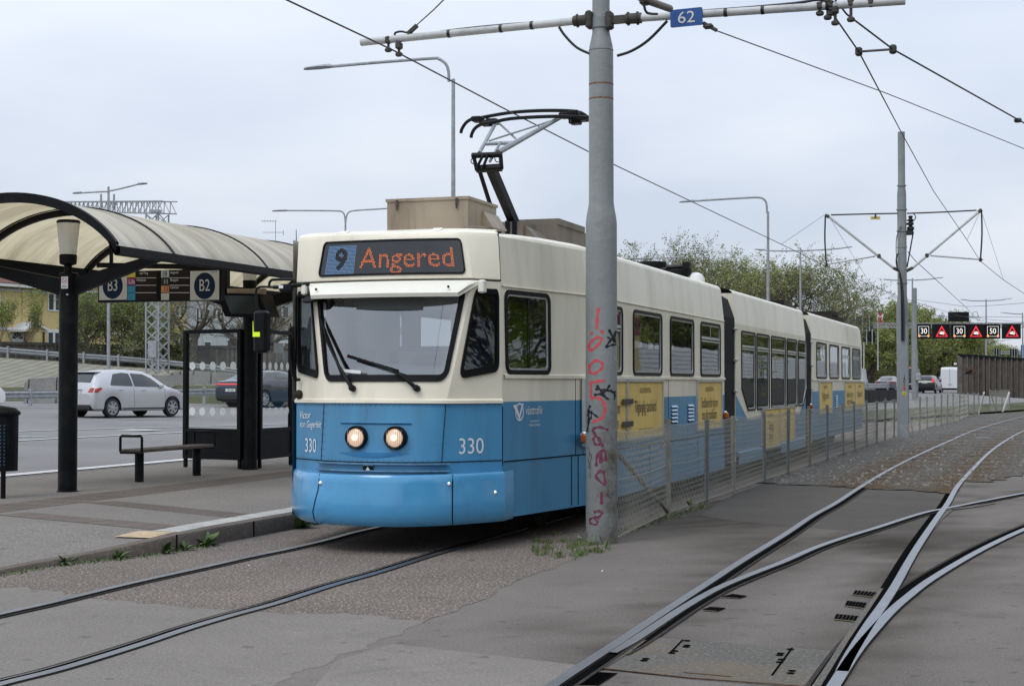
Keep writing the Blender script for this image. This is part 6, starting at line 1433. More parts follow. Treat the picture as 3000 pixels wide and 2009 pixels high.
# ---------------------------------------------------------------- trees
M['bark'] = mat('grey_bark', (.085, .072, .058), .9, var=.3, vs=4)
M['twig'] = mat('brown_twig', (.15, .13, .10), .9)
M['leafa'] = mat('young_leaf', (.21, .235, .085), .6, var=.3, vs=.7); M['leafb'] = mat('dull_leaf', (.13, .15, .065), .6, var=.3, vs=.7); M['leafc'] = mat('bud_leaf', (.23, .205, .11), .7, var=.3, vs=.7)
M['leafg'] = mat('fresh_leaf', (.22, .27, .055), .6, var=.3, vs=.8); M['leafd'] = mat('deep_leaf', (.11, .15, .045), .6, var=.3, vs=.8)
for k in ('leafa', 'leafb', 'leafc', 'leafg', 'leafd'):
    M[k].node_tree.nodes['Principled BSDF'].inputs['Specular IOR Level'].default_value = .15
def tree(name, loc, H, spread, seed, leaf=.18, nl=5, lv=5, label='', cat='tree', group=None, leafm=('leafa', 'leafb', 'leafc'), trunk_h=.22, thick=.02, kids=(5, 4, 4, 4, 3), stems=1, lean=.55, up=.12):
    rr = random.Random(seed); t = root(name, Vector((0, 0, 0)), label, cat, group); tb = MB(); cw = MB(); tips = []
    def br(p, d, Ln, r, lev):
        pts = [p.copy()]; dd = d.copy(); rs = [r]; k = 3 if lev else 4
        for i in range(k):
            dd = (dd + Vector((rr.gauss(0, .13), rr.gauss(0, .13), rr.gauss(0, .08) + up * .4))).normalized(); p = p + dd * (Ln / k); pts.append(p); rs.append(r * (1 - .5 * (i + 1) / k))
        tb.tube(pts, rs, max(3, 7 - lev * 2), 0 if lev < 2 else 1, False)
        if lev >= lv: tips.append((pts, dd)); return
        for c in range(kids[lev]):
            s = rr.uniform(.35 if lev else .55, 1.0); j = min(k - 1, int(s * k)); q = pts[j].lerp(pts[j + 1], s * k - j)
            ax = Vector((rr.gauss(0, 1), rr.gauss(0, 1), rr.gauss(0, .5))).normalized(); nd_ = (dd * (1 - lean) + ax * lean * 1.05 + Vector((0, 0, up))).normalized()
            br(q, nd_, Ln * rr.uniform(.55, .8) * (1.3 if lev == 0 else 1), rs[j] * rr.uniform(.5, .7), lev + 1)
    for s in range(stems):
        a = rr.uniform(0, 2 * PI); off = .0 if stems == 1 else .5
        br(Vector((math.cos(a) * off, math.sin(a) * off, -.1)), Vector((math.cos(a) * .35 * (stems > 1), math.sin(a) * .35 * (stems > 1), 1)).normalized(), H * trunk_h, H * thick / (1 if stems == 1 else 1.6), 0)
    vs = tb.v; zm = max(v[2] for v in vs); xm = max(max(abs(v[0]), abs(v[1])) for v in vs); sz = H / zm; sx_ = spread / xm
    tb.v = [(v[0] * sx_, v[1] * sx_, v[2] * sz) for v in tb.v]
    for pts, dd in tips:
        for i in range(nl):
            p = pts[0].lerp(pts[-1], rr.uniform(.1, 1.15)); p = Vector((p.x * sx_, p.y * sx_, p.z * sz)) + Vector((rr.gauss(0, .12), rr.gauss(0, .12), rr.gauss(0, .12))) * (leaf / .18)
            u = Vector((rr.gauss(0, 1), rr.gauss(0, 1), rr.gauss(0, 1))).normalized(); v = u.cross(Vector((rr.gauss(0, 1), rr.gauss(0, 1), rr.gauss(0, 1)))).normalized(); s = leaf * rr.uniform(.5, 1.1)
            cw.quad(p - u * s * .5, p + v * s * .28, p + u * s * .5, p - v * s * .28, rr.choice((0, 0, 1, 1, 2)))
    tb.obj('trunk', [M['bark'], M['twig']], t, 60); cw.obj('crown', [M[k] for k in leafm], t, 0)
    t.location = loc
    return t
def gl_(px, py, D): return PD(px, py, D)
ROW = 'trees behind the tram'
T1 = tree('tree', gl_(1960, 1118, 128), 12.4, 8.4, 21, .17, 16, label='tree rising over the first tram section just right of the graffiti mast', group=ROW)
T2 = tree('tree', gl_(2085, 1118, 126), 11.9, 8.2, 33, .17, 15, label='tree above the joint between front and middle tram sections', group=ROW)
T3 = tree('tree', gl_(2215, 1118, 122), 11.2, 8.4, 47, .17, 18, label='yellow green tree above the middle tram section beside the bent lamp', group=ROW, leafm=('leafa', 'leafg', 'leafc'))
def more(T, px, D, rz, sc, label): return dup(T, PD(px, 1119, D), rz, label, (sc, sc, sc))
more(T1, 2345, 118, 2.2, .84, 'rightmost spreading tree of the row, over the rear tram section'); more(T2, 2408, 132, 4.0, .62, 'small tree at the right end of the row behind the tram roof')
more(T3, 1840, 132, 1.2, 1.0, 'tree directly behind the graffiti mast above the tram roof'); more(T2, 1700, 138, 5.0, 1.14, 'tree left of the graffiti mast behind the roof boxes')
more(T1, 2150, 150, 3.3, 1.02, 'tree in the back row filling the gap above the middle tram section'); more(T2, 2275, 152, .7, .98, 'tree in the back row between the bent lamp and the rightmost trees'); more(T3, 2020, 155, 2.9, 1.06, 'tree in the back row above the rear windows of the first section')
ROW2 = 'trees along the far road'
T4 = tree('tree', PD(2585, 1112, 190), 10.0, 8.0, 61, .28, 14, label='leafy tree behind the red flag, left of the numbered mast', group=ROW2, leafm=('leafg', 'leafa', 'leafc'), stems=4, trunk_h=.12, lean=.62, up=.05)
dup(T4, PD(2715, 1112, 200), 1.9, 'leafy tree under the first lit speed signs', (1.0, 1.0, .95)); dup(T4, PD(2660, 1112, 215), 4.1, 'taller tree between the numbered mast and the plain mast', (1.1, 1.1, 1.12)); dup(T4, PD(2770, 1112, 230), 2.7, 'green tree below the middle warning sign', (.95, .95, .85)); dup(T4, PD(2510, 1114, 180), 5.2, 'low tree just right of the rear end of the tram', (.9, .9, .72))
for i, (px, D, s, lb) in enumerate(((2860, 330, .95, 'small distant tree beyond the second gantry, left one'), (2935, 340, .85, 'small distant tree beyond the second gantry, right one'), (2990, 360, .8, 'small distant tree at the right edge beyond the wall'), (2800, 300, .9, 'distant tree above the white van'))): dup(T4, PD(px, 1118, D), i * 1.3, lb, (s * 1.3, s * 1.3, s))
# undergrowth that reads as one mass
ub = MB()
for i in range(17000):
    px = R5.uniform(2430, 2830); D = R5.uniform(200, 245); hgt = (.55 + .25 * math.sin(px * .05) + .2 * math.sin(px * .13 + 1)) * 5.2 * max(.45, 1 - (px - 2440) / 700); p = PD(px, 1118, D); p.z += R5.random() ** 1.4 * hgt
    u = Vector((R5.gauss(0, 1), R5.gauss(0, 1), R5.gauss(0, 1))).normalized(); v = u.cross(Vector((R5.gauss(0, 1), R5.gauss(0, 1), 1))).normalized(); s = R5.uniform(.15, .4)
    ub.quad(p - u * s, p + v * s * .6, p + u * s, p - v * s * .6, R5.choice((0, 1, 2)))
tag(ub.obj('undergrowth', [M['leafa'], M['leafb'], M['leafc']], None, 0, keep=True), 'mass of yellow green undergrowth beside the far road', 'undergrowth', kind='stuff')
# left side shrubs and trees
S1 = tree('young_tree', PD(62, 1052, 100.5), 5.6, 2.4, 5, .13, 3, 4, 'thin young tree with sparse leaves in front of the yellow house', 'tree', 'trees along the wooden fence', ('leafg', 'leafa', 'leafg'), .35, .012, (5, 5, 4, 4), 3, .35)
tree('bush', PD(315, 1062, 100), 5.4, 4.4, 8, .14, 6, 4, 'dense dark green bush right of the left shelter post', 'bush', 'trees along the wooden fence', ('leafg', 'leafd', 'leafd'), .14, .02, (6, 5, 5, 4), 4, .6, .04)
tree('bush', PD(420, 1066, 101), 5.0, 4.4, 18, .14, 4, 4, 'green bush behind the lattice mast', 'bush', 'trees along the wooden fence', ('leafg', 'leafd', 'leafa'), .14, .02, (6, 5, 5, 4), 4, .6, .04)
B1_ = tree('bare_tree', PD(560, 1066, 102.5), 6.2, 4.6, 29, .10, 1, 5, 'bare branching tree behind the left glass wall', 'tree', 'trees along the wooden fence', ('leafc', 'leafa', 'leafc'), .18, .03, (4, 4, 4, 3, 3), 1, .6)
dup(B1_, PD(800, 1078, 106), 2.0, 'bare branching tree partly hidden behind the tram mirror', (1.1, 1.1, 1.05)); dup(B1_, PD(690, 1075, 108), 4.4, 'bare tree behind the second shelter post', (1.0, 1.0, .95)); dup(S1, PD(-25, 1050, 101), 2.6, 'young tree cut off by the left edge of the photo')
# ---------------------------------------------------------------- houses
M['ywood'] = mat('yellow_boarding', (.62, .49, .22), .8, var=.06, vs=.8, dirt=(.38, .29, .13), ds=1.6, da=.4); M['gwood'] = mat('pale_boarding', (.50, .53, .53), .8, var=.05, vs=.8); M['rooft'] = mat('red_tile', (.13, .055, .04), .9, var=.3, vs=8); M['pane'] = mat('dark_pane', (.05, .06, .062), .12); M['trim'] = mat('white_trim', (.66, .67, .67), .6)
for k in ('ywood', 'gwood'):   # vertical boards
    m = M[k]; n = m.node_tree.nodes; l = m.node_tree.links; wv_ = n.new('ShaderNodeTexWave'); wv_.inputs['Scale'].default_value = 1.1; wv_.wave_profile = 'SAW'; wv_.bands_direction = 'X'; tcw = n.new('ShaderNodeTexCoord'); l.new(tcw.outputs['Object'], wv_.inputs['Vector'])
    rw = n.new('ShaderNodeMapRange'); rw.inputs['From Min'].default_value = .0; rw.inputs['From Max'].default_value = .12; rw.inputs['To Min'].default_value = .55; rw.inputs['To Max'].default_value = 0; l.new(wv_.outputs['Fac'], rw.inputs['Value'])
    b = n['Principled BSDF']; s0 = b.inputs['Base Color'].links[0].from_socket; mxw = n.new('ShaderNodeMix'); mxw.data_type = 'RGBA'; l.new(rw.outputs[0], mxw.inputs[0]); l.new(s0, mxw.inputs[6]); mxw.inputs[7].default_value = (.2, .15, .06, 1) if k == 'ywood' else (.3, .32, .33, 1); l.new(mxw.outputs[2], b.inputs['Base Color'])
HD = (Fh * math.cos(math.radians(27)) + Rt * math.sin(math.radians(27))).normalized(); HN = Vector((HD.y, -HD.x, 0))
class House:
    def __init__(s, P0, label, wallm, name='wooden_house'):
        s.P0 = Vector((P0.x, P0.y, 0)); s.root = root(name, P0, label, 'house'); s.w = wallm
    def at(s, px, py):
        r = ray(px, py); k = (s.P0 - Vector((0, 0, 0))).dot(HN) / Vector((r.x, r.y, 0)).dot(HN); p = O0 + r * k; return ((p - s.P0).dot(HD), p.z)
    def P(s, u, z, d=0): return s.P0 + HD * u + HN * d + Vector((0, 0, z))
    def block(s, mb, u0, u1, z0, z1, d0, d1, mi=0): mb.hexa([s.P(u0, z0, d1), s.P(u1, z0, d1), s.P(u1, z0, d0), s.P(u0, z0, d0), s.P(u0, z1, d1), s.P(u1, z1, d1), s.P(u1, z1, d0), s.P(u0, z1, d0)], mi)
    def window(s, x0, y0, x1, y1, div=1):
        (u0, z1), (u1, z0) = s.at(x0, y0), s.at(x1, y1); w = .09; mb = MB()
        for a, b, c, d in ((u0 - w, u0, z0 - w, z1 + w), (u1, u1 + w, z0 - w, z1 + w), (u0, u1, z1, z1 + w), (u0, u1, z0 - w, z0)): s.block(mb, a, b, c, d, -.02, .07)
        for k in range(div): q = lerp(u0, u1, (k + 1) / (div + 1)); s.block(mb, q - .11, q + .11, z0, z1, -.02, .05)
        f_ = mb.obj('window', M['trim'], s.root, 0); mb = MB(); s.block(mb, u0, u1, z0, z1, -.01, .012); mb.obj('pane', M['pane'], f_, 0)
h = House(PD(0, 1050, 112), 'yellow boarded wooden house behind the left shelter post', M['ywood'])
ze = h.at(0, 834)[1]; u0, u1 = -9, h.at(545, 1000)[0]
mb = MB(); h.block(mb, u0, u1, 2.4, ze, -9, 0); mb.obj('wall', M['ywood'], h.root, 0)
mb = MB()
mb.add([h.P(u0 - .5, ze - .1, .7), h.P(u1 + .5, ze - .1, .7), h.P(u1 + .5, ze + 2.6, -4.5), h.P(u0 - .5, ze + 2.6, -4.5), h.P(u1 + .5, ze - .1, -9.7), h.P(u0 - .5, ze - .1, -9.7), h.P(u0 - .5, ze + .12, .7), h.P(u1 + .5, ze + .12, .7)], [[6, 7, 2, 3], [3, 2, 4, 5], [0, 1, 4, 5], [1, 7, 2, 4], [0, 5, 3, 6], [0, 1, 7, 6]]); mb.obj('roof', M['rooft'], h.root, 0)
mb = MB(); h.block(mb, u0 - .5, u1 + .5, ze - .14, ze + .05, .62, .78); mb.obj('gutter', M['trim'], h.root, 0)
zb_1, zb_2 = h.at(0, 847)[1], h.at(0, 962)[1]
for z in (zb_1, zb_2): mb = MB(); h.block(mb, u0, u1, z - .09, z + .09, 0, .06); mb.obj('trim_board', M['trim'], h.root, 0)
h.window(142, 861, 176, 909); h.window(140, 974, 174, 1030); h.window(-26, 858, -3, 905); h.window(228, 880, 258, 925); h.window(514, 896, 536, 924); h.window(410, 885, 436, 925); h.window(228, 984, 256, 1030); h.window(512, 988, 536, 1020)
(ua, za), (ub_, zb3), (ut, zt5) = h.at(27, 972), h.at(96, 970), h.at(62, 950)
mb = MB()
for a, b in (((ua, za), (ut, zt5)), ((ut, zt5), (ub_, zb3))):
    mb.hexa([h.P(*a, 0), h.P(*b, 0), h.P(*b, 1.5), h.P(*a, 1.5), h.P(a[0], a[1] + .16, 0), h.P(b[0], b[1] + .16, 0), h.P(b[0], b[1] + .16, 1.5), h.P(a[0], a[1] + .16, 1.5)])
pr = mb.obj('porch', M['trim'], h.root, 0)
mb = MB(); mb.add([h.P(ua + .2, za, 1.3), h.P(ub_ - .2, zb3, 1.3), h.P(ut, zt5 - .05, 1.3)], [[0, 1, 2]]); mb.obj('gable', M['ywood'], pr, 0)
for u in (ua + .2, ub_ - .25): mb = MB(); mb.bar(h.P(u, 2.6, 1.3), h.P(u, za + .05, 1.3), .12, .12); mb.obj('porch_post', M['rust'], pr, 0)
(da, dz1), (db, _) = h.at(31, 976), h.at(73, 1000); mb = MB(); h.block(mb, da, db, 2.6, dz1, 0, .05); dr = mb.obj('door', M['trim'], h.root, 0)
mb = MB(); cu, cz = h.at(50, 993)
for k in range(5):
    a = PI * (k + .12) / 5; b = PI * (k + .88) / 5; mb.add([h.P(cu - .15 * math.cos(a), cz + .15 * math.sin(a), .06), h.P(cu - .55 * math.cos(a), cz + .5 * math.sin(a), .06), h.P(cu - .55 * math.cos(b), cz + .5 * math.sin(b), .06), h.P(cu - .15 * math.cos(b), cz + .15 * math.sin(b), .06)], [[0, 1, 2, 3]])
mb.obj('fan_light', M['pane'], dr, 0)
h = House(PD(546, 1050, 131), 'pale grey boarded house behind the glass walls', M['gwood'])
u0, u1 = h.at(538, 1000)[0] + .3, h.at(1000, 1000)[0]; zg = h.at(700, 868)[1]
mb = MB(); h.block(mb, u0, u1, 2.6, zg, -9, 0); mb.obj('wall', M['gwood'], h.root, 0)
mb = MB(); mb.add([h.P(u0 - .5, zg, .6), h.P(u1 + .5, zg, .6), h.P(u1 + .5, zg + 2.6, -4.5), h.P(u0 - .5, zg + 2.6, -4.5), h.P(u1 + .5, zg, -9.6), h.P(u0 - .5, zg, -9.6)], [[0, 1, 2, 3], [3, 2, 4, 5], [0, 5, 4, 1], [1, 4, 2], [0, 3, 5]]); mb.obj('roof', M['rooft'], h.root, 0)
h.window(598, 1002, 616, 1030, 0); h.window(665, 996, 685, 1030, 0); h.window(808, 1004, 852, 1028); h.window(809, 897, 843, 930); h.window(700, 900, 728, 932); h.window(622, 903, 645, 935); h.window(575, 905, 592, 938)
zr2 = zg + 2.4; mb = MB(); p = PD(807, 705, 134); mb.bar(p - Vector((0, 0, 2.5)), Vector((p.x, p.y, PD(807, 645, 134).z)), .04, .04); q = PD(807, 650, 134)
for x0, x1, y in ((767, 812, 648), (770, 831, 681)): mb.bar(PD(x0, y, 134), PD(x1, y, 134), .04, .04)
for x in (768, 776, 784, 792, 800): mb.bar(PD(x, 645, 134), PD(x, 651, 134), .03, .03)
mb.bar(PD(830, 675, 134), PD(830, 690, 134), .04, .04); mb.obj('roof_antenna', M['galv'], h.root, 0)
# ---------------------------------------------------------------- wooden fence, rails, barriers on the left
M['fwood'] = mat('grey_board', (.075, .068, .058), .9, var=.3, vs=3)
M['fwood2'] = mat('grey_board_pale', (.115, .105, .095), .9, var=.3, vs=3)
wf = root('wooden_fence', PD(300, 1070, 103), 'long grey wooden board fence on top of the cobbled slope', 'fence')
fy0 = [(-300, 995, 1046), (0, 1003, 1058), (170, 1006, 1068), (300, 1011, 1076), (500, 1014, 1088), (650, 1015, 1098), (900, 1016, 1110)]
def fpt(px, k): return PD(px, interp(px, [f[0] for f in fy0], [f[k] for f in fy0]), 103)
mb = MB(); x = -300; i = 0
while x < 900:
    w = R5.uniform(5.5, 8.5); a, b, c, d = fpt(x, 2), fpt(x + w - .5, 2), fpt(x + w - .5, 1), fpt(x, 1); j = R5.uniform(-.03, .03); c.z += j - .1; d.z += j - .1; back = -HN * .04 + Fh * (.03 if i % 2 else 0); mb.hexa([a, b, b + Fh * .05, a + Fh * .05, d, c, c + Fh * .05, d + Fh * .05], i % 2 if R5.random() < .7 else 0); x += w; i += 1
mb.obj('boards', [M['fwood'], M['fwood2']], wf, 0)
mb = MB(); xs5 = list(range(-300, 901, 100))
mb.loft([[fpt(x, 1) - Fh * .06 + Vector((0, 0, a)) for x in xs5] for a in (-.12, .06)] + [[fpt(x, 1) + Fh * .1 + Vector((0, 0, .06)) for x in xs5]], False); mb.obj('cap_board', M['fwood'], wf, 0)
for x in (165, 362, 535, 620, 760): mb = MB(); p, q = fpt(x, 2), fpt(x, 1); mb.bar(p - Fh * .08, q - Fh * .08 + Vector((0, 0, .05)), .14, .12); mb.obj('fence_post', M['fwood'], wf, 0)
def wbeam(name, pts, hgt, label, group, posts, plen):
    """pts: (px, y of the beam's middle, depth)"""
    r_ = root(name, PD(pts[0][0], pts[0][1], pts[0][2]), label, 'guard rail', group); mb = MB(); P = [PD(*p) for p in pts]; rows = []
    for a, o in ((.5, .02), (.42, .0), (.30, .07), (.16, .07), (.06, .0), (-.06, .0), (-.16, .07), (-.30, .07), (-.42, .0), (-.5, .02)): rows.append([p - Fh * o + Vector((0, 0, a * hgt)) for p in P])
    mb.loft(rows, False); mb.obj('beam', M['galv'], r_, 25)
    for px in posts:
        y = interp(px, [p[0] for p in pts], [p[1] for p in pts]); D = interp(px, [p[0] for p in pts], [p[2] for p in pts]); p = PD(px, y, D); mb = MB(); mb.bar(p - Fh * .05 + Vector((0, 0, hgt * .75)), p - Fh * .05 - Vector((0, 0, plen)), .13, .09); mb.obj('rail_post', M['galv'], r_, 0)
    return r_
wbeam('guard_rail', [(-300, 985, 98), (0, 1024.5, 98), (170, 1038, 98), (350, 1050.5, 98), (500, 1063, 98), (650, 1080, 97), (760, 1096, 96), (1000, 1118, 95)], .36, 'steel guard rail along the top of the cobbled slope', 'steel guard rails', (24, 139, 246, 348, 447, 631, 740), .75)
wbeam('guard_rail', [(-300, 1162, 56), (0, 1157, 58), (170, 1155, 60), (400, 1152, 62), (640, 1147, 66), (900, 1141, 72), (1300, 1135, 80)], .31, 'steel guard rail low in front of the concrete barrier', 'steel guard rails', (90, 260, 600), .55)
def barrier(pts, label, wd=.6):
    r_ = root('concrete_barrier', PD(pts[0][0], pts[0][2], pts[0][3]), label, 'barrier', 'concrete road barriers'); mb = MB(); T, B = [PD(p[0], p[1], p[3]) for p in pts], [PD(p[0], p[2], p[3]) for p in pts]
    A = lambda L_, o: [p + Fh * o for p in L_]
    mb.loft([A(B, -wd / 2), [b.lerp(t, .3) - Fh * wd * .2 for b, t in zip(B, T)], A(T, -.11), A(T, .11), A(B, wd / 2)], False); 
    mb.add([B[0] - Fh * wd / 2, B[0].lerp(T[0], .3) - Fh * wd * .2, T[0] - Fh * .11, T[0] + Fh * .11, B[0] + Fh * wd / 2], [[0, 1, 2, 3, 4]]); mb.obj('barrier_block', GM['conc'], r_, 20)
    mb = MB(); i = 1
    while i < len(pts): q = B[i] - Fh * (wd / 2 + .01); mb.bar(q, T[i] - Fh * .125, .03, .02); i += 1
    mb.obj('joint', M['seam'], r_, 0); return r_
barrier([(74, 1122, 1189, 62), (88, 1110, 1189, 62.3), (170, 1104, 1188, 63.5), (300, 1100, 1186, 65), (450, 1099, 1184, 67), (620, 1098, 1180, 70), (860, 1097, 1174, 75), (1300, 1097, 1162, 88)], 'long pale concrete road barrier behind the silver car')
barrier([(497, 1097, 1110, 80), (506, 1091, 1110, 80.2), (530, 1087, 1110, 80.5), (570, 1086, 1110, 81), (620, 1090, 1110, 82), (760, 1096, 1112, 84)], 'domed end of a second concrete barrier behind the first')
# ---------------------------------------------------------------- lattice gantry on the left
lg = root('lattice_gantry', PD(461, 1088, 80), 'galvanised lattice sign gantry behind the shelter roof', 'gantry')
def truss(a, b, w, hgt, nseg, r, name, flat=False):
    mb = MB(); d = (b - a).normalized(); s = d.cross(Vector((0, 0, 1)));  s = s if s.length > .1 else HD.copy(); s.normalize(); u = s.cross(d).normalized()
    C = [s * w / 2 + u * hgt / 2, -s * w / 2 + u * hgt / 2, -s * w / 2 - u * hgt / 2, s * w / 2 - u * hgt / 2]
    for c in C: mb.bar(a + c, b + c, r * 2.2, r * 2.2)
    for i in range(nseg):
        p, q = a.lerp(b, i / nseg), a.lerp(b, (i + 1) / nseg); m_ = p.lerp(q, .5)
        for k in range(4):
            c0, c1 = C[k], C[(k + 1) % 4]; mb.bar(p + c0, q + c1, r * 1.2, r * 1.2)
            if name == 'lattice_leg': mb.bar(p + c1, q + c0, r * 1.2, r * 1.2)
            else: mb.bar(q + c1, q + c0, r * 1.1, r * 1.1)
    return mb.obj(name, M['galv'], lg, 0)
truss(PD(461, 1092, 80), PD(461, 628, 80), .80, .80, 15, .03, 'lattice_leg')
truss(PD(496, 608, 80), PD(180, 606, 102), .75, .62, 22, .028, 'lattice_beam')
for x in (296, 334): mb = MB(); mb.bar(PD(x, 615, 90), PD(x, 569, 90), .09, .09); mb.obj('gantry_stub', M['galv'], lg, 0)
mb = MB(); mb.box(PD(455, 619, 79.3), (.55, .3, .14)); mb.obj('floodlight', M['galv'], lg, 0)
mb = MB(); p = PD(447, 1022, 79.5); mb.box(p, (.42, .25, .86), 0, YAW); mb.obj('control_cabinet', M['galv'], lg, 0)
# ---------------------------------------------------------------- street lamps
SLG = 'street lamps along the road'
def head(mb, p, q, r): # slim LED head from p (joint) to q (tip)
    d = q - p; s = d.cross(Vector((0, 0, 1))).normalized(); n_ = s.cross(d).normalized(); rings = []
    for t, w, hh in ((0, .05, .04), (.12, .12, .06), (.5, .17, .05), (.9, .12, .03), (1, .04, .01)): c = p + d * t; rings.append([c + s * w + n_ * 0, c + s * w * .6 + n_ * hh, c - s * w * .6 + n_ * hh, c - s * w, c - s * w * .7 - n_ * .03, c + s * w * .7 - n_ * .03])
    mb.loft(rings, True); mb.add(rings[0], [list(range(6))]); mb.add(rings[-1], [list(range(6))])
def lamp(D, base, top, arms, label, r=.07, bend=None):
    p = PD(top[0], base, D); r_ = root('street_lamp', p, label, 'street lamp', SLG); k = D / 60
    mb = MB(); tp = PD(top[0] - (base - top[1]) * .006, top[1], D) if r > .1 else PD(top[0], top[1], D)
    mb.tube([p, p.lerp(tp, .5), tp], [r, r * .85, r * .65], 10); mb.obj('pole', M['galv'], r_)
    for a in arms:
        pts = [PD(x, y, D) for x, y in a]; mb = MB(); mb.tube(sm(pts[:-1], 4) if len(pts) > 3 else pts[:-1], r * .55, 8); o = mb.obj('lamp_arm', M['galv'], r_)
        mb = MB(); head(mb, pts[-2], pts[-1], r); mb.obj('lamp_head', M['galv'], o)
    return r_
lamp(41, 1190, (1328, 232), [[(1315, 240), (1314, 210), (1306, 188), (1285, 173), (1260, 172), (1100, 184), (975, 195), (890, 202)]], 'tall grey bent street lamp rising behind the tram roof box', .075)
lamp(71, 1165, (2250, 620), [[(2247, 625), (2246, 600), (2240, 586), (2225, 579), (2180, 580), (2080, 586), (2035, 589), (1990, 592)]], 'grey bent street lamp over the middle tram section', .085)
lamp(76, 1150, (1012, 660), [[(1012, 662), (1010, 635), (1004, 622), (985, 618), (900, 617), (843, 617), (797, 618)], [(1012, 662), (1015, 635), (1022, 622), (1040, 617), (1100, 613), (1180, 608), (1225, 606)]], 'two armed street lamp just left of the tan roof box', .07)
lamp(68, 1082, (318, 547), [[(318, 561), (270, 563), (240, 565), (213, 566)], [(318, 560), (360, 551), (403, 540), (432, 537)]], 'two armed street lamp above the left shelter roof', .075)
lamp(99, 1140, (2345, 726), [[(2345, 735), (2270, 735), (2240, 733), (2210, 730)], [(2345, 735), (2420, 731), (2467, 727), (2497, 723)]], 'two armed street lamp left of the numbered mast arms', .08)
lamp(128, 1135, (2673, 815), [[(2673, 820), (2630, 821), (2608, 820), (2586, 818)], [(2673, 821), (2720, 818), (2742, 815), (2764, 813)]], 'two armed street lamp behind the plain grey mast', .09)
lamp(160, 1130, (2889, 876), [[(2889, 881), (2850, 881), (2832, 879), (2813, 877)], [(2889, 881), (2930, 879), (2947, 876), (2966, 874)]], 'two armed street lamp between the lit signs', .10)
lamp(191, 1128, (2997, 916), [[(2997, 920), (2968, 919), (2950, 917), (2931, 915)]], 'street lamp at the right edge of the photo', .11)
lamp(314, 1126, (2907, 996), [[(2907, 998), (2885, 998), (2872, 997), (2857, 996)], [(2907, 998), (2930, 998), (2945, 997), (2962, 996)]], 'tiny distant two armed street lamp below the lit signs', .13)
lamp(105, 1140, (1790, 748), [[(1790, 757), (1880, 757), (1965, 755), (2007, 752)]], 'street lamp whose arm shows right of the graffiti mast', .08)
# ---------------------------------------------------------------- sign gantry with lit signs
sgn = root('sign_gantry', PD(2790, 1100, 141), 'dark lattice gantry spanning the far road', 'gantry')
def tr2(x0, x1, y0, y1, D, par, n_, r):
    mb = MB()
    for y in (y0, y1): mb.bar(PD(x0, y, D), PD(x1, y, D), r, r); mb.bar(PD(x0, y, D + .8), PD(x1, y, D + .8), r, r)
    for i in range(n_):
        a, b = lerp(x0, x1, i / n_), lerp(x0, x1, (i + 1) / n_); mb.bar(PD(a, y0, D), PD((a + b) / 2, y1, D), r * .6, r * .6); mb.bar(PD((a + b) / 2, y1, D), PD(b, y0, D), r * .6, r * .6)
    return mb.obj('gantry_beam', M['galv'] if D < 200 else M['galv'], par, 0)
tr2(2480, 3060, 947, 959, 141, sgn, 60, .10)
for x in (2486, 3030): mb = MB(); mb.bar(PD(x, 1130, 141), PD(x, 945, 141), .3, .3); mb.obj('gantry_leg', M['galv'], sgn, 0)
M['vms'] = mat('sign_black', (.006, .006, .007), .6, spec=.2); M['ledw'] = mat('white_leds', (.5, .5, .48), .5, emis=(1, .95, .88), es=.9); M['ledr'] = mat('red_leds', (.5, .02, .02), .5, emis=(1, .03, .05), es=.95); M['leda'] = mat('amber_leds', (.5, .2, .05), .5, emis=(1, .42, .15), es=.9)
LG = 'lit electronic road signs'
def vms(x0, x1, y0, y1, kind, label, D=139.5):
    a, b = PD(x0, y1, D), PD(x1, y0, D); c = (a + b) / 2; w, hh = (b - a).dot(Rt), (b - a).z; r_ = root('road_sign', Vector((c.x, c.y, a.z)), label, 'road sign', LG)
    mb = MB(); mb.box(c, (w, .5, hh), 0, YAW); mb.obj('sign_case', M['vms'], r_, 0); f = -Fh * .26
    mb = MB(); Pf = lambda u, v: c + f + Rt * (u * w / 2) + Vector((0, 0, v * hh / 2))
    if kind.isdigit():
        S_ = lambda k: [Pf(-k * .86, -k * .86 * .93), Pf(k * .86, -k * .86 * .93), Pf(k * .86, k * .86 * .93), Pf(-k * .86, k * .86 * .93)]
        mb.loft([S_(.87), S_(.82)], True); mb.text(kind, hh * .52, Pf(0, .0), Rt, (0, 0, 1), .9); o = mb.obj('speed_figure', M['ledw'], r_, 0)
        mb = MB()
        for s_ in (-1, 1): q = Pf(s_ * .66, -.64) - Fh * .01; mb.add([q] + [q + Rt * (.11 * math.cos(i * PI / 6)) + Vector((0, 0, .11 * math.sin(i * PI / 6))) for i in range(12)], [[0, i + 1, (i + 1) % 12 + 1] for i in range(12)])
        mb.obj('amber_dots', M['leda'], o, 0)
    else:
        T_ = lambda k, o_: [Pf(-.74 * k, -.74 * k - o_), Pf(.74 * k, -.74 * k - o_), Pf(0, .80 * k - o_)]
        mb.loft([T_(1, 0), T_(.74, .10)], True); o = mb.obj('warning_triangle', M['ledr'], r_, 0)
        mb = MB(); mb.add([Pf(-.26, -.2), Pf(-.12, -.02), Pf(.1, -.02), Pf(.28, -.16), Pf(.30, -.42), Pf(.16, -.46), Pf(.02, -.38), Pf(-.14, -.40), Pf(-.28, -.34)], [list(range(9))]); mb.obj('queue_symbol', M['ledw'], o, 0)
        mb = MB(); 
        for u, v in ((-.08, -.12), (.1, -.18), (.16, -.30)): mb.add([Pf(u - .07, v - .04) - Fh * .01, Pf(u + .06, v - .05) - Fh * .01, Pf(u + .05, v + .05) - Fh * .01, Pf(u - .05, v + .05) - Fh * .01], [[0, 1, 2, 3]])
        mb.obj('symbol_gaps', M['vms'], o, 0)
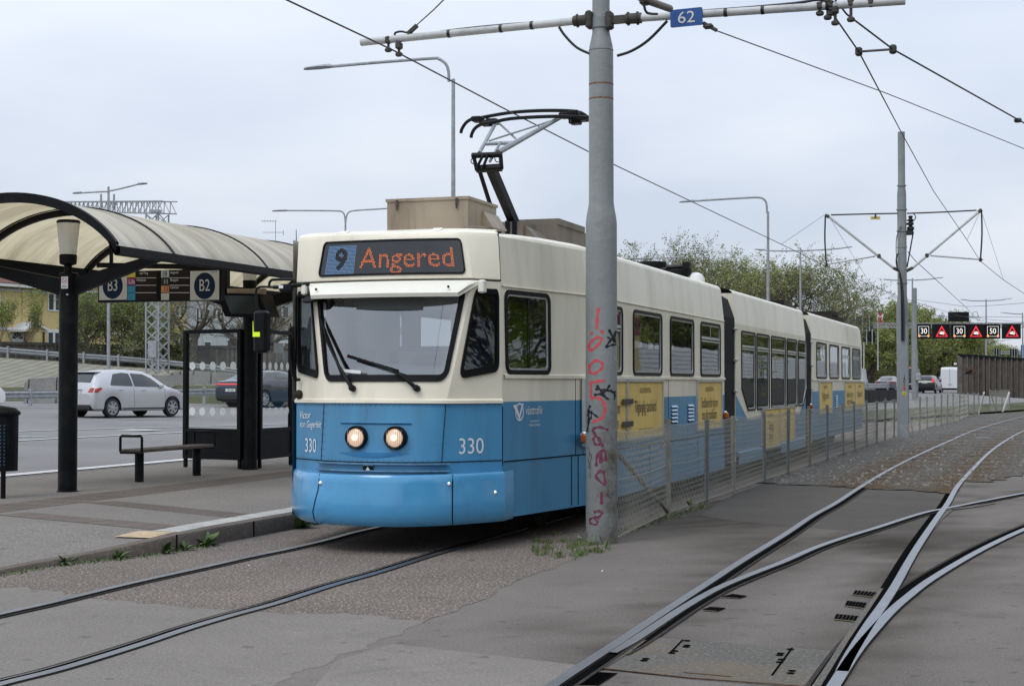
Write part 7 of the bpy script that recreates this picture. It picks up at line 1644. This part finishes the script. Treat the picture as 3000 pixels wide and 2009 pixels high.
zx = lambda x: 2300 + x / 3.1357
zy = lambda y: 800 + y / 3.1357
vms(zx(1205), zx(1330), zy(468), zy(601), '30', 'lit speed sign showing 30 beside the plain mast'); vms(zx(1357), zx(1508), zy(468), zy(602), 'w', 'red triangle queue warning sign between the two 30 signs'); vms(zx(1526), zx(1662), zy(468), zy(602), '30', 'lit speed sign showing 30 under the blank board')
vms(zx(1670), zx(1822), zy(468), zy(602), 'w', 'red triangle queue warning sign left of the 50 sign'); vms(zx(1833), zx(1969), zy(468), zy(602), '50', 'lit speed sign showing 50'); vms(zx(1998), zx(2157), zy(467), zy(602), 'w', 'red triangle queue warning sign nearest the right edge')
def panel(x0, x1, y0, y1, D, label, m, name='sign_board', ribs=0, cat='sign board', group=None):
    a, b = PD(x0, y1, D), PD(x1, y0, D); c = (a + b) / 2; mb = MB(); w, hh = (b - a).dot(Rt), (b - a).z; r_ = root(name, Vector((c.x, c.y, a.z)), label, cat, group); mb.box(c, (w, .35, hh), 0, YAW); mb.obj('board', m, r_, 0)
    if ribs:
        mb = MB()
        for i in range(ribs): q = c - Fh * .2 + Rt * w * ((i + .5) / ribs - .5); mb.bar(q - Vector((0, 0, hh / 2 + .2)), q + Vector((0, 0, hh / 2 + .2)), .1, .06)
        mb.obj('stiffener', M['galv'], r_, 0)
    return r_
panel(zx(1502), zx(1685), zy(357), zy(446), 139.2, 'blank black board on top of the lit signs', M['vms'])
M['sgreen'] = mat('board_back_green', (.018, .03, .028), .6)
panel(zx(545), zx(802), zy(406), zy(532), 140.2, 'large dark sign board seen from behind above the tram tail', M['sgreen'], ribs=4); panel(zx(717), zx(823), zy(535), zy(632), 140, 'small dark sign board below the large one beside the flag', M['vms'], ribs=2); panel(zx(300), zx(400), zy(400), zy(440), 140.2, 'dark sign board just above the rear tram roof', M['sgreen'], ribs=2)
g2 = root('sign_gantry', PD(2850, 1120, 260), 'smaller distant gantry beyond the lit signs', 'gantry'); tr2(2800, 3060, 1029, 1036, 261, g2, 40, .14)
for x in (2806, 3050): mb = MB(); mb.bar(PD(x, 1125, 261), PD(x, 1027, 261), .4, .4); mb.obj('gantry_leg', M['galv'], g2, 0)
for i, x in enumerate((1746, 1904, 2070)):
    panel(zx(x), zx(x + 70), zy(696), zy(764), 259, ('leftmost', 'middle', 'rightmost')[i] + ' of three dark boards on the distant gantry', M['vms'], ribs=3, group='boards on the distant gantry')
panel(2992, 3030, 1010, 1046, 200, 'blue road sign cut off by the right edge', mat('road_sign_blue', (.015, .12, .38), .5)); r_ = panel(zx(1540), zx(1586), zy(815), zy(852), 175, 'small dark speed sign above the white van', M['vms'])
mb = MB(); mb.text('30', .36, PD(zx(1562), zy(833), 174.6), Rt, (0, 0, 1)); mb.obj('figure', M['ledw'], r_, 0)
# ---------------------------------------------------------------- flags
for i, (x, yt, c) in enumerate(((2490.5, 898, None), (2531, 903, 'grey'), (2572, 905, 'red'))):
    r_ = root('flagpole', PD(x, 1085, 172), ('thin bare flagpole behind the tram tail', 'flagpole with a furled grey flag', 'flagpole flying a red flag')[i], 'flagpole', 'flagpoles behind the tram tail'); mb = MB(); mb.tube([PD(x, 1085, 172), PD(x, yt, 172)], [.06, .035], 8); mb.obj('pole', M['mastpale'], r_)
    if c:
        w = 14 if c == 'red' else 7; mb = MB(); rows = []
        for k in range(7):
            t = k / 6; rows.append([PD(x + w * t * (1 - .1 * s), yt + 3 + s * 34 + t * 14 + 2 * math.sin(t * 6), 172) + Fh * (.18 * math.sin(t * 7 + s)) for s in (0, .25, .5, .75, 1)])
        mb.loft(rows, False); fl = mb.obj('flag', mat('flag_' + c, (.42, .03, .05) if c == 'red' else (.4, .4, .42), .8), r_)
        if c == 'red': mb = MB(); mb.text('M', 1.0, PD(x + 6, yt + 25, 171.6), Rt, (.2, 0, 1)); mb.obj('flag_mark', M['white'], fl, 0)
# ---------------------------------------------------------------- noise wall on the right
ww = root('noise_wall', PD(2900, 1155, 99), 'weathered dark wooden noise wall at the right edge', 'wall')
wp = [(2806, 1041, 1153, 101), (2860, 1043.5, 1157, 100), (2920, 1048.5, 1162, 99), (3000, 1053.5, 1167, 97), (3200, 1066, 1180, 93)]
W_ = lambda x, k: PD(x, interp(x, [p[0] for p in wp], [p[k] for p in wp]), interp(x, [p[0] for p in wp], [p[3] for p in wp]))
M['nw'] = mat('weathered_planks', (.075, .062, .05), .9, var=.35, vs=3, dirt=(.16, .145, .125), ds=3, da=.8, streak=(1, 1, .15))
x = 2806.0
mb = MB(); i = 0
while x < 3190:
    a, b, c, d = W_(x, 2), W_(x + 3.3, 2), W_(x + 3.3, 1), W_(x, 1); o_ = Fh * (.03 * (i % 3)); mb.hexa([a + o_, b + o_, b + Fh * .15, a + Fh * .15, d + o_, c + o_, c + Fh * .15, d + Fh * .15]); x += 3.45; i += 1
mb.obj('planks', M['nw'], ww, 0)
for k, x in enumerate([2812] + [2833 + 16.3 * i for i in range(22)]):
    mb = MB(); mb.bar(W_(x, 2) - Fh * .08, W_(x, 1) - Fh * .08, .28 if k == 0 else .07, .08); mb.obj('wall_post', M['fwood2'], ww, 0)
mb = MB(); mb.loft([[W_(x, 1) + Vector((0, 0, a)) - Fh * o for x in (2804, 2860, 2920, 3000, 3200)] for a, o in ((-.05, .12), (.1, .12), (.1, -.2))], False); mb.obj('cap', M['seam'], ww, 0)
mb = MB(); p = PD(2843, 1085, 98); mb.lathe(p, [(.0, -.06), (.26, -.05), (.27, .0), (.25, .05)], 20, 0, -Fh); mb.lathe(p, [(.25, .05), (.27, .06), (.25, .07)], 20, 1, -Fh); mb.bar(p - Fh * .1, PD(2830, 1094, 97.5), .12, .1); tag(mb.obj('round_lamp', [M['seam'], M['rust']], None), 'round dark lamp with a rusty rim fixed to the noise wall', 'lamp')
# low black panels right of the tram tail, and the far guard rail
lb = root('panel_barrier', PD(2580, 1178, 62), 'low black panelled barrier right of the tram tail', 'barrier')
for i in range(4):
    x0, x1 = 2519 + i * 28, 2545.5 + i * 28; mb = MB(); a, b = PD(x0, 1180, 62), PD(x1, 1180, 62); c, d = PD(x1, 1141.5, 62), PD(x0, 1142, 62); mb.hexa([a, b, b + Fh * .12, a + Fh * .12, d, c, c + Fh * .12, d + Fh * .12]); mb.obj('panel', mat('panel_charcoal', (.02, .021, .024), .6) if i == 0 else bpy.data.materials['panel_charcoal'], lb, 0)
wbeam('guard_rail', [(2505, 1130, 120), (2560, 1129.5, 130), (2640, 1129, 140)], .42, 'pale guard rail beside the grey sedan, right of the tram tail', 'steel guard rails', (2540, 2600), .7)

# ---------------------------------------------------------------- cars
M['tyre'] = mat('tyre', (.012, .012, .012), .8); M['rim'] = mat('alloy_rim', (.42, .43, .45), .35, .6); M['redl'] = mat('red_lens', (.35, .015, .012), .15, coat=.5); M['redon'] = mat('lit_tail_lamp', (.4, .02, .02), .3, emis=(1, .05, .04), es=.8); M['plate'] = mat('number_plate_white', (.62, .63, .63), .5); M['carblk'] = mat('car_trim_black', (.012, .012, .013), .5)
PROF = {
 'hatch': dict(L=4.22, wb=(-1.30, 1.30), r=.315, st=[(-2.11, .42, .72, .76, .72, .66), (-2.08, .30, .80, .85, .82, .70), (-2.0, .26, .92, 1.02, .865, .70), (-1.92, .25, .95, 1.13, .875, .66), (-1.74, .24, .97, 1.38, .88, .60), (-1.55, .23, .975, 1.455, .88, .585), (-1.1, .22, .965, 1.495, .88, .59), (-.4, .21, .95, 1.51, .88, .60), (.2, .21, .94, 1.475, .88, .60), (.65, .21, .93, 1.33, .88, .62), (1.0, .21, .92, 1.13, .875, .66), (1.22, .21, .91, .985, .87, .70), (1.55, .21, .85, .90, .86, .70), (1.85, .22, .76, .80, .83, .66), (2.03, .24, .62, .66, .76, .58), (2.11, .34, .50, .52, .66, .50)]),
 'sedan': dict(L=4.62, wb=(-1.33, 1.40), r=.345, st=[(-2.31, .45, .80, .84, .76, .62), (-2.28, .33, .98, 1.03, .86, .70), (-2.15, .28, 1.02, 1.07, .90, .70), (-1.9, .25, 1.02, 1.12, .92, .66), (-1.3, .23, 1.0, 1.34, .925, .60), (-.7, .22, .985, 1.455, .925, .59), (-.1, .21, .97, 1.475, .925, .60), (.4, .21, .96, 1.42, .925, .61), (.85, .21, .95, 1.22, .92, .65), (1.2, .21, .94, 1.02, .91, .70), (1.6, .22, .87, .92, .90, .72), (2.0, .24, .78, .82, .86, .68), (2.22, .27, .62, .68, .78, .60), (2.31, .36, .50, .54, .66, .5)]),
 'suv': dict(L=4.7, wb=(-1.40, 1.45), r=.37, st=[(-2.35, .48, .95, 1.0, .78, .70), (-2.32, .36, 1.05, 1.12, .88, .74), (-2.2, .32, 1.10, 1.25, .93, .70), (-2.0, .3, 1.12, 1.52, .945, .63), (-1.7, .28, 1.12, 1.63, .95, .61), (-.6, .27, 1.08, 1.67, .95, .62), (.1, .27, 1.06, 1.64, .95, .62), (.6, .27, 1.05, 1.50, .95, .64), (1.05, .27, 1.05, 1.22, .94, .68), (1.3, .27, 1.04, 1.10, .93, .72), (1.9, .29, .96, 1.02, .90, .72), (2.2, .32, .80, .85, .82, .66), (2.35, .42, .65, .70, .70, .56)]),
 'van': dict(L=5.2, wb=(-1.7, 1.6), r=.35, st=[(-2.6, .40, 1.2, 2.2, .90, .80), (-2.55, .32, 1.2, 2.38, .96, .84), (-2.3, .3, 1.2, 2.45, .985, .85), (-1, .3, 1.2, 2.47, .99, .86), (1.0, .3, 1.15, 2.42, .985, .84), (1.35, .3, 1.12, 2.2, .98, .80), (1.8, .3, 1.1, 1.6, .97, .76), (2.1, .3, 1.05, 1.2, .95, .74), (2.45, .34, .9, .98, .86, .68), (2.6, .42, .7, .75, .72, .6)])}
class Car:
    def __init__(s, kind, paint, label, name='parked_car', cat='car', group='vehicles on the road'):
        P = PROF[kind]; s.P = P; s.st = P['st']; s.root = root(name, Vector((0, 0, 0)), label, cat, group); LOCAL.add(s.root.name)
        xs = []; x = s.st[0][0]
        while x < s.st[-1][0]: xs.append(x); x += .055
        xs.append(s.st[-1][0]); mb = MB(); rings = [s.ring(x) for x in xs]; mb.loft(rings, False); mb.add(rings[0], [list(range(len(rings[0])))]); mb.add(rings[-1], [list(range(len(rings[0])))])
        s.body = mb.obj('body', paint, s.root, 38)
        mb = MB(); mb.box((0, 0, .36), (P['L'] * .86, .78 * 2, .28)); mb.obj('underbody', M['carblk'], s.root, 0)
        for xw in P['wb']:
            for sd in (-1, 1): s.wheel(xw, sd)
    def at(s, x):
        X = [q[0] for q in s.st]; return [interp(x, X, [q[k] for q in s.st]) for k in range(1, 6)]
    def half(s, x):
        zb, zl, zr_, w, wr = s.at(x)
        for xw in s.P['wb']:
            R_ = s.P['r'] + .055; dx = x - xw
            if abs(dx) < R_: zb = max(zb, s.P['r'] + math.sqrt(R_ * R_ - dx * dx))
        zb = min(zb, zl - .12)
        return [(w * .93 if zb < .4 else w * .985, zb), (w * .99, zb + .05), (w, lerp(zb, zl, .45)), (w * .99, lerp(zb, zl, .75)), (w * .97, zl), (lerp(w * .95, wr, .45), lerp(zl, zr_, .5)), (wr, zr_ - min(.05, (zr_ - zl) * .25)), (wr * .86, zr_), (0, zr_ + .022)]
    def ring(s, x): hf = s.half(x); return [Vector((x, -y, z)) for y, z in hf] + [Vector((x, y, z)) for y, z in hf[-2::-1]]
    def side(s, sd):
        def f(x, z, d=0.0):
            hf = s.half(x)[1:8]; y = interp(z, [q[1] for q in hf], [q[0] for q in hf]); return Vector((x, sd * (y + d), z))
        return f
    def overlay(s, name, pts, m, sd=-1, d=.006, par=None, r=.02): mb = MB(); mb.poly(round_poly(pts, r, 3), [], s.side(sd), 0, .08, d, .09); return mb.obj(name, m, par or s.root, 60)
    def wheel(s, xw, sd):
        r = s.P['r']; w = s.at(xw)[3]; c = Vector((xw, sd * (w - .10), r)); ax = Vector((0, sd, 0)); mb = MB(); mb.lathe(c, [(r * .62, -.10), (r * .96, -.10), (r, -.06), (r, .05), (r * .95, .085), (r * .68, .09)], 28, 0, ax); wh = mb.obj('wheel', M['tyre'], s.root)
        mb = MB(); mb.lathe(c, [(r * .68, .088), (r * .66, .07), (r * .3, .05), (0, .06)], 24, 1, ax); mb.lathe(c, [(r * .70, .085), (r * .69, .095), (r * .63, .09)], 24, 0, ax)
        for k in range(7):
            a = 2 * PI * k / 7; u = Vector((math.cos(a), 0, math.sin(a))); mb.bar(c + ax * .085 + u * r * .1, c + ax * .085 + u * r * .64, r * .17, .02, 0, ax)
        mb.lathe(c, [(r * .16, .08), (r * .14, .1), (0, .105)], 14, 0, ax); mb.obj('rim', [M['rim'], M['carblk']], wh)
    def rear_glass(s, x0, x1, k=.80):
        mb = MB(); rows = []
        for i in range(7):
            x = lerp(x0, x1, i / 6); zb, zl, zr_, w, wr = s.at(x); rows.append([Vector((x - .022, y * wr * k, zr_ + .022 - .016 * abs(y) + .008)) for y in (-1, -.6, 0, .6, 1)])
        mb.loft(rows, False); return mb.obj('rear_window', M['cglass'], s.root, 60)
    def place(s, p, heading):   # heading in degrees right of the camera's axis
        d = Fh * math.cos(math.radians(heading)) + Rt * math.sin(math.radians(heading)); s.root.location = p; s.root.rotation_euler = (0, 0, math.atan2(d.y, d.x))
        return d
def seat_on(px, py, car, xw, sd, heading):
    d = Fh * math.cos(math.radians(heading)) + Rt * math.sin(math.radians(heading)); lf = Vector((-d.y, d.x, 0)); g_ = PG(px, py); c = g_ - d * xw - lf * (sd * (car.at(xw)[3] - .05)); c.z = g_.z; car.place(c, heading)
def finish(c, glass, lights, handles=(), mirror=None, plate=None, plx=None, plz=.82, ptxt='', tail=None):
    for sd in (-1, 1):
        for g_ in glass: c.overlay('side_window', g_, M['cglass'], sd, .006, None, .035)
        for p_, m_ in lights: c.overlay('tail_light', p_, m_, sd, .008)
        for (x, z) in handles:
            mb = MB(); q = c.side(sd)(x, z, .012); mb.bevbox(q, (.17, .03, .03), .008); mb.obj('door_handle', c.body.data.materials[0], c.root)
        if mirror: mb = MB(); q = c.side(sd)(*mirror, .07); mb.bevbox(q, (.12, .17, .13), .03); mb.obj('side_mirror', M['carblk'] if c.P['L'] > 4.5 else c.body.data.materials[0], c.root)
    if plate:
        mb = MB(); mb.box((plx, 0, plz), (.012, .52, .115)); o = mb.obj('number_plate', M['plate'], c.root, 0); mb = MB(); mb.text(ptxt, .115, (plx - .009, 0, plz), (0, -1, 0), (0, 0, 1), .95); mb.obj('plate_text', M['ink'], o, 0)
# silver hatchback
M['silver'] = mat('silver_paint', (.48, .485, .50), .3, .35, coat=.4)
c = Car('hatch', M['silver'], 'silver five door hatchback driving past behind the left shelter post', 'hatchback'); seat_on(325, 1224, c, -1.30, -1, 35); c.root.scale = (.94, .94, .97)
finish(c, [[(-1.38, 1.02), (-.42, .99), (-.46, 1.40), (-.75, 1.425), (-1.12, 1.38)], [(-.36, .985), (.84, .965), (.48, 1.25), (.14, 1.38), (-.4, 1.41)]], [], ((-.95, .885), (.02, .87)), (.78, 1.0), True, -2.115, .80, 'WZB 333')
c.rear_glass(-1.93, -1.60)
for sd in (-1, 1):
    c.overlay('tail_light', [(-2.035, .80), (-1.93, .80), (-1.70, .92), (-1.86, .985), (-1.985, .955)], M['redl'], sd, .012); c.overlay('reversing_lens', [(-2.0, .935), (-1.82, .945), (-1.88, .985), (-1.98, .972)], M['plate'], sd, .016)
    mb = MB(); mb.poly([(sd * .58, .80), (sd * .80, .80), (sd * .83, .95), (sd * .66, .94)], [], lambda y, z, d: Vector((-2.095 + (z - .8) * .35 + max(0, abs(y) - .7) * .25, y, z)), 0, .06, 0, .06); mb.obj('tail_light', M['redl'], c.root, 0)
    c.overlay('headlight', [(1.72, .68), (1.98, .62), (2.02, .68), (1.80, .77)], M['plate'], sd, .008)
    for x in (-.39, .95): mb = MB(); mb.tube([c.side(sd)(x - (z - .6) * (.05 if x < 0 else .0), z, .002) for z in (.34, .5, .7, .9, .97)], .005, 4); mb.obj('door_gap', M['carblk'], c.root, 0)
    c.overlay('sill_trim', [(-.9, .27), (.92, .27), (.92, .31), (-.9, .31)], M['carblk'], sd, .006)
mb = MB(); mb.bevbox((-2.08, 0, .34), (.1, 1.45, .14), .02); mb.obj('rear_valance', M['carblk'], c.root); mb = MB(); mb.bevbox((-1.66, 0, 1.445), (.28, 1.1, .03), .01); mb.obj('roof_spoiler', M['silver'], c.root); mb = MB(); mb.bar((-1.98, -.1, 1.02), (-1.86, -.35, 1.13), .02, .02); mb.obj('rear_wiper', M['carblk'], c.root)
mb = MB(); mb.bevbox((-2.10, 0, .90), (.03, .6, .035), .008); mb.obj('boot_trim', M['silver'], c.root)
# dark fastback
M['dkblue'] = mat('dark_blue_grey_paint', (.028, .038, .058), .22, .2, coat=.6)
c = Car('sedan', M['dkblue'], 'dark blue fastback car with a red light bar, seen through the glass wall', 'fastback_car'); seat_on(773, 1194, c, -1.33, -1, 33)
finish(c, [[(-1.38, 1.06), (-.5, 1.04), (-.5, 1.40), (-.85, 1.37)], [(-.44, 1.04), (.72, 1.0), (.35, 1.33), (-.1, 1.40), (-.44, 1.41)]], [([(-2.27, .90), (-1.98, .95), (-1.98, .99), (-2.27, .965)], M['redon'])], ((-1.0, .93), (.0, .92)), (.75, 1.05), True, -2.318, .70, 'YSR 05E')
c.rear_glass(-1.95, -.85); mb = MB(); mb.bevbox((-2.30, 0, .935), (.05, 1.5, .045), .012); mb.obj('light_bar', M['redon'], c.root); mb = MB(); mb.bevbox((-2.28, 0, .42), (.1, 1.5, .2), .03); mb.obj('rear_valance', M['carblk'], c.root)
# white car nose at the left edge
c = Car('hatch', M['white'], 'white car whose nose just enters at the left edge', 'white_car'); seat_on(-38, 1204, c, 1.30, -1, 38); finish(c, [[(-1.38, 1.02), (-.42, .99), (-.46, 1.40), (-1.12, 1.38)], [(-.36, .985), (.84, .965), (.14, 1.38), (-.4, 1.41)]], [])
# far traffic
def far(kind, paint, label, name, px, py, heading, **k):
    c = Car(kind, paint, label, name); p = PG(px, py); c.place(p, heading); return c
M['cgrey'] = mat('grey_car_paint', (.14, .15, .18), .25, .3, coat=.5); M['cblack'] = mat('black_car_paint', (.012, .013, .016), .2, coat=.6); M['cwhite'] = mat('white_car_paint', (.68, .70, .72), .3, coat=.4)
def at_depth(c, px, py_bottom, D, heading): p = PD(px, py_bottom, D); c.place(p, heading)
c = Car('sedan', M['cgrey'], 'grey saloon car in the far traffic, left of the numbered mast', 'saloon_car'); at_depth(c, 2605, 1151, 138, 22); finish(c, [[(-1.38, 1.06), (.72, 1.0), (-.1, 1.40), (-.85, 1.37)]], [([(-2.27, .86), (-1.98, .88), (-1.98, .98), (-2.27, .97)], M['redl'])], (), (.75, 1.05), True, -2.318, .80, 'MYG 424'); c.rear_glass(-1.95, -.95)
for y in (-.62, .62): mb = MB(); mb.box((-2.30, y, .92), (.05, .4, .12)); mb.obj('tail_light', M['redl'], c.root, 0)
c = Car('suv', M['cblack'], 'black estate car with tall red tail lamps in front of the white van', 'estate_car'); at_depth(c, 2722, 1151, 150, 25); finish(c, [[(-1.75, 1.16), (.8, 1.10), (.3, 1.48), (-1.5, 1.56)]], [([(-2.3, 1.0), (-2.05, 1.05), (-1.95, 1.4), (-2.1, 1.4)], M['redl'])], (), (.95, 1.15), True, -2.36, .98, 'RHF 122'); c.rear_glass(-2.2, -1.8)
for y in (-.78, .78): mb = MB(); mb.box((-2.29, y, 1.16), (.06, .16, .42)); mb.obj('tail_light', M['redon'], c.root, 0)
c = Car('van', M['cblack'], 'dark van with a red brake lamp between the two masts', 'dark_van'); at_depth(c, 2668, 1148, 158, 18); finish(c, [], [], (), None, True, -2.61, .8, 'XPG 281'); mb = MB(); mb.box((-2.5, 0, 2.35), (.1, .5, .12)); mb.obj('brake_light', M['redon'], c.root, 0); mb = MB(); mb.box((-2.62, 0, 1.75), (.02, 1.4, .7)); mb.obj('rear_window', M['cglass'], c.root, 0)
c = Car('van', M['cwhite'], 'tall white delivery van left of the noise wall', 'delivery_van'); at_depth(c, 2785, 1148, 158, 17); finish(c, [], [], (), None, True, -2.61, .75, 'LEH 22B'); mb = MB(); mb.tube([(-2.612, 0, .5), (-2.60, 0, 2.3)], .012, 4); mb.obj('door_gap', M['carblk'], c.root, 0)
for y in (-.86, .86): mb = MB(); mb.box((-2.58, y, 1.15), (.06, .12, .3)); mb.obj('tail_light', M['redl'], c.root, 0)
c = Car('van', M['cwhite'], 'white van partly hidden behind the tram tail', 'small_van'); at_depth(c, 2510, 1148, 165, 20); finish(c, [[(1.0, 1.3), (1.9, 1.25), (1.4, 2.0), (1.0, 2.05)]], [])
c = Car('suv', M['cwhite'], 'white car between the black estate and the white van', 'white_estate_car'); at_depth(c, 2742, 1140, 200, 20); finish(c, [[(-1.75, 1.16), (.8, 1.10), (.3, 1.48), (-1.5, 1.56)]], []); c.rear_glass(-2.2, -1.8)
c = Car('suv', M['cgrey'], 'grey car with roof rails behind the plain mast', 'roof_rail_car'); at_depth(c, 2706, 1140, 185, 20); finish(c, [[(-1.75, 1.16), (.8, 1.10), (.3, 1.48), (-1.5, 1.56)]], []); c.rear_glass(-2.2, -1.8)
# ---------------------------------------------------------------- weeds, tufts, litter
M['weed'] = mat('weed_leaf', (.085, .15, .03), .6, var=.3, vs=20); M['weed2'] = mat('weed_leaf_dark', (.05, .095, .022), .6, var=.3, vs=20); M['grassd'] = mat('dry_grass', (.20, .19, .09), .8)
def weed(p, n_, ln, label, name='weed', kind='dandelion', group='weeds along the kerb', seed=1):
    rr = random.Random(seed); mb = MB()
    for i in range(n_):
        a = rr.uniform(0, 2 * PI); L_ = ln * rr.uniform(.5, 1.1); w = L_ * (.14 if kind == 'dandelion' else .035); el = rr.uniform(.35, 1.3); d = Vector((math.cos(a), math.sin(a), 0)); s = Vector((-d.y, d.x, 0)); L2, R2 = [], []
        for k in range(5):
            t = k / 4; q = p + d * (L_ * t * math.cos(el)) + Vector((0, 0, L_ * t * math.sin(el) - L_ * .35 * t * t)); q.z = max(q.z, p.z + .002); ww_ = w * (math.sin(PI * min(.98, t * .85 + .15)) ** .8) * (1 if k % 2 == 0 or kind != 'dandelion' else .75); L2.append(q - s * ww_); R2.append(q + s * ww_)
        mb.loft([L2, R2], False, rr.choice((0, 0, 1)))
    return tag(mb.obj(name, [M['weed'], M['weed2']], None, 0), label, 'weed', group)
WD = [((190, 1652), .16, 'round weed tuft nearest the low left end of the kerb', 16), ((295, 1632), .12, 'small pale weed second from the left end of the kerb', 12), ((345, 1636), .17, 'bushy weed below the middle of the left kerb', 20), ((415, 1624), .15, 'upright weed left of the largest weed clump', 9), ((480, 1618), .22, 'largest spreading weed clump at the kerb', 26), ((540, 1612), .15, 'weed just right of the largest clump', 16), ((605, 1598), .26, 'tall weed at the kerb joint below the beige slab', 18), ((875, 1546), .30, 'fern like weed under the left end of the tram bumper', 22)]
for i, ((x, y), ln, lb, n_) in enumerate(WD): p = PZ(x, y, .004); weed(p, n_, ln, lb, seed=50 + i)
weed(PX(2020, 1480, FX + .12), 10, .12, 'bright green weed at the foot of the fence', seed=77, group='weeds by the fence'); weed(PZ(1775, 1606, .004), 9, .14, 'grass tuft with yellow flowers at the foot of the mast', 'grass_tuft', 'grass', 'weeds by the fence', 78)
mb = MB()
CL = [(R5.gauss(1672, 55), R5.gauss(1604, 17)) for _ in range(34)]
for i in range(1900):
    cx_, cy_ = CL[i % 34]; x = R5.gauss(cx_, 9); y = R5.gauss(cy_, 2.2)
    if not (1560 < x < 1790 and 1560 < y < 1640): continue
    p = PZ(x, y, .004); a = R5.uniform(0, 2 * PI); L_ = R5.uniform(.012, .042) * (4 if R5.random() < .015 else 1); d = Vector((math.cos(a), math.sin(a), 0)) * L_ * R5.uniform(.1, .6); s = Vector((-d.y, d.x, 0)).normalized() * R5.uniform(.002, .005)
    mb.add([p - s, p + s, p + d * .5 + Vector((0, 0, L_ * .7)) + s * .7, p + d + Vector((0, 0, L_ * .9))], [[0, 1, 2], [0, 2, 3]], R5.choice((0, 0, 1, 2)))
for i in range(700):
    t = R5.random(); x, y = lerp(1800, 2080, t), lerp(1565, 1478, t) + R5.gauss(0, 6); p = PZ(x, y, .004); a = R5.uniform(0, 2 * PI); L_ = R5.uniform(.02, .07); d = Vector((math.cos(a), math.sin(a), 0)) * L_ * .6; s = Vector((-d.y, d.x, 0)).normalized() * .005
    mb.add([p - s, p + s, p + d + Vector((0, 0, L_ * .8))], [[0, 1, 2]], R5.choice((0, 1, 2)))
for i in range(500):
    t = R5.random(); p = PZ(lerp(0, 640, t), interp(lerp(0, 640, t), [0, 120, 213, 324, 448, 555, 640], [1686, 1664, 1652, 1640, 1627, 1608, 1594]) + R5.gauss(1, 2.5), .004); a = R5.uniform(0, 2 * PI); L_ = R5.uniform(.015, .05); d = Vector((math.cos(a), math.sin(a), 0)) * L_ * .6; s = Vector((-d.y, d.x, 0)).normalized() * .005
    mb.add([p - s, p + s, p + d + Vector((0, 0, L_ * .7))], [[0, 1, 2]], R5.choice((0, 1)))
tag(mb.obj('grass', [M['weed'], M['weed2'], M['grassd']], None, 0, keep=True), 'short grass and moss growing around the mast foot and kerb', 'grass', kind='stuff')
for (x, y), s_, m_, lb in (((1699, 1578), .05, M['white'], 'crumpled white and red wrapper in the grass left of the mast'), ((729, 1659), .03, M['white'], 'small white scrap between the two left rails'), ((2462, 1334), .10, M['white'], 'white litter at the foot of the fence on the ballast'), ((2490, 1351), .06, M['white'], 'smaller white litter just below the fence litter'), ((1763, 1674), .025, M['white'], 'tiny white scrap on the asphalt below the mast')):
    mb = MB(); p = PZ(x, y, .006); rr = random.Random(x); q = [p + Vector((rr.uniform(-1, 1) * s_ * .6, rr.uniform(-1, 1) * s_ * .6, rr.random() * s_ * .8)) for _ in range(7)]; mb.add(q, [[0, 1, 2], [1, 2, 3], [2, 3, 4], [3, 4, 5], [4, 5, 6], [0, 5, 6]]); tag(mb.obj('litter', m_, None, 0), lb, 'litter', 'scraps of litter')
mb = MB(); mb.bar(PZ(2858, 1281, .03), PZ(2900, 1283, .03), .05, .03); tag(mb.obj('tie_bar', M['galv'], None, 0), 'thin pale bar lying between the far rails on the ballast', 'bar')
# ---------------------------------------------------------------- what the tram windows mirror, right of the frame
kiosk = root('yellow_kiosk', (10.5, 68, 0), 'yellow kiosk with a magenta band, mirrored in the tram window', 'kiosk')
mb = MB(); mb.box((11.5, 67.5, 3), (4, 11, 6)); mb.obj('wall', M['ywood'], kiosk, 0); mb = MB(); mb.box((9.46, 67.5, 4.2), (.1, 10.9, .8)); mb.obj('sign_band', mat('magenta_band', (.3, .012, .10), .5), kiosk, 0)
shed = root('pale_shed', (10.5, 100, 0), 'pale corrugated shed mirrored in the tram windows', 'shed')
mb = MB()
for i in range(14): mb.box((10.6 + .03 * (i % 2), 118, 1.9 + i * .12), (.3, 88, .118))
mb.obj('cladding', M['white'], shed, 0); mb = MB(); mb.box((10.6, 118, .9), (.25, 88, 1.8)); mb.obj('base_wall', M['fwood2'], shed, 0)
for i, (x, y) in enumerate(((17, 74), (20, 92), (18, 110), (21, 130), (19, 150), (24, 180), (28, 215), (32, 250), (15, 50), (18, 34), (14, 16), (17, 0), (13, -12))): dup(T4, Vector((x, y, 0)), i * 1.1, ('first', 'second', 'third', 'fourth', 'fifth', 'sixth', 'seventh', 'eighth', 'ninth', 'tenth', 'eleventh', 'twelfth', 'last')[i] + ' tree in the row mirrored in the tram windows', (1.1, 1.2, 1.25))
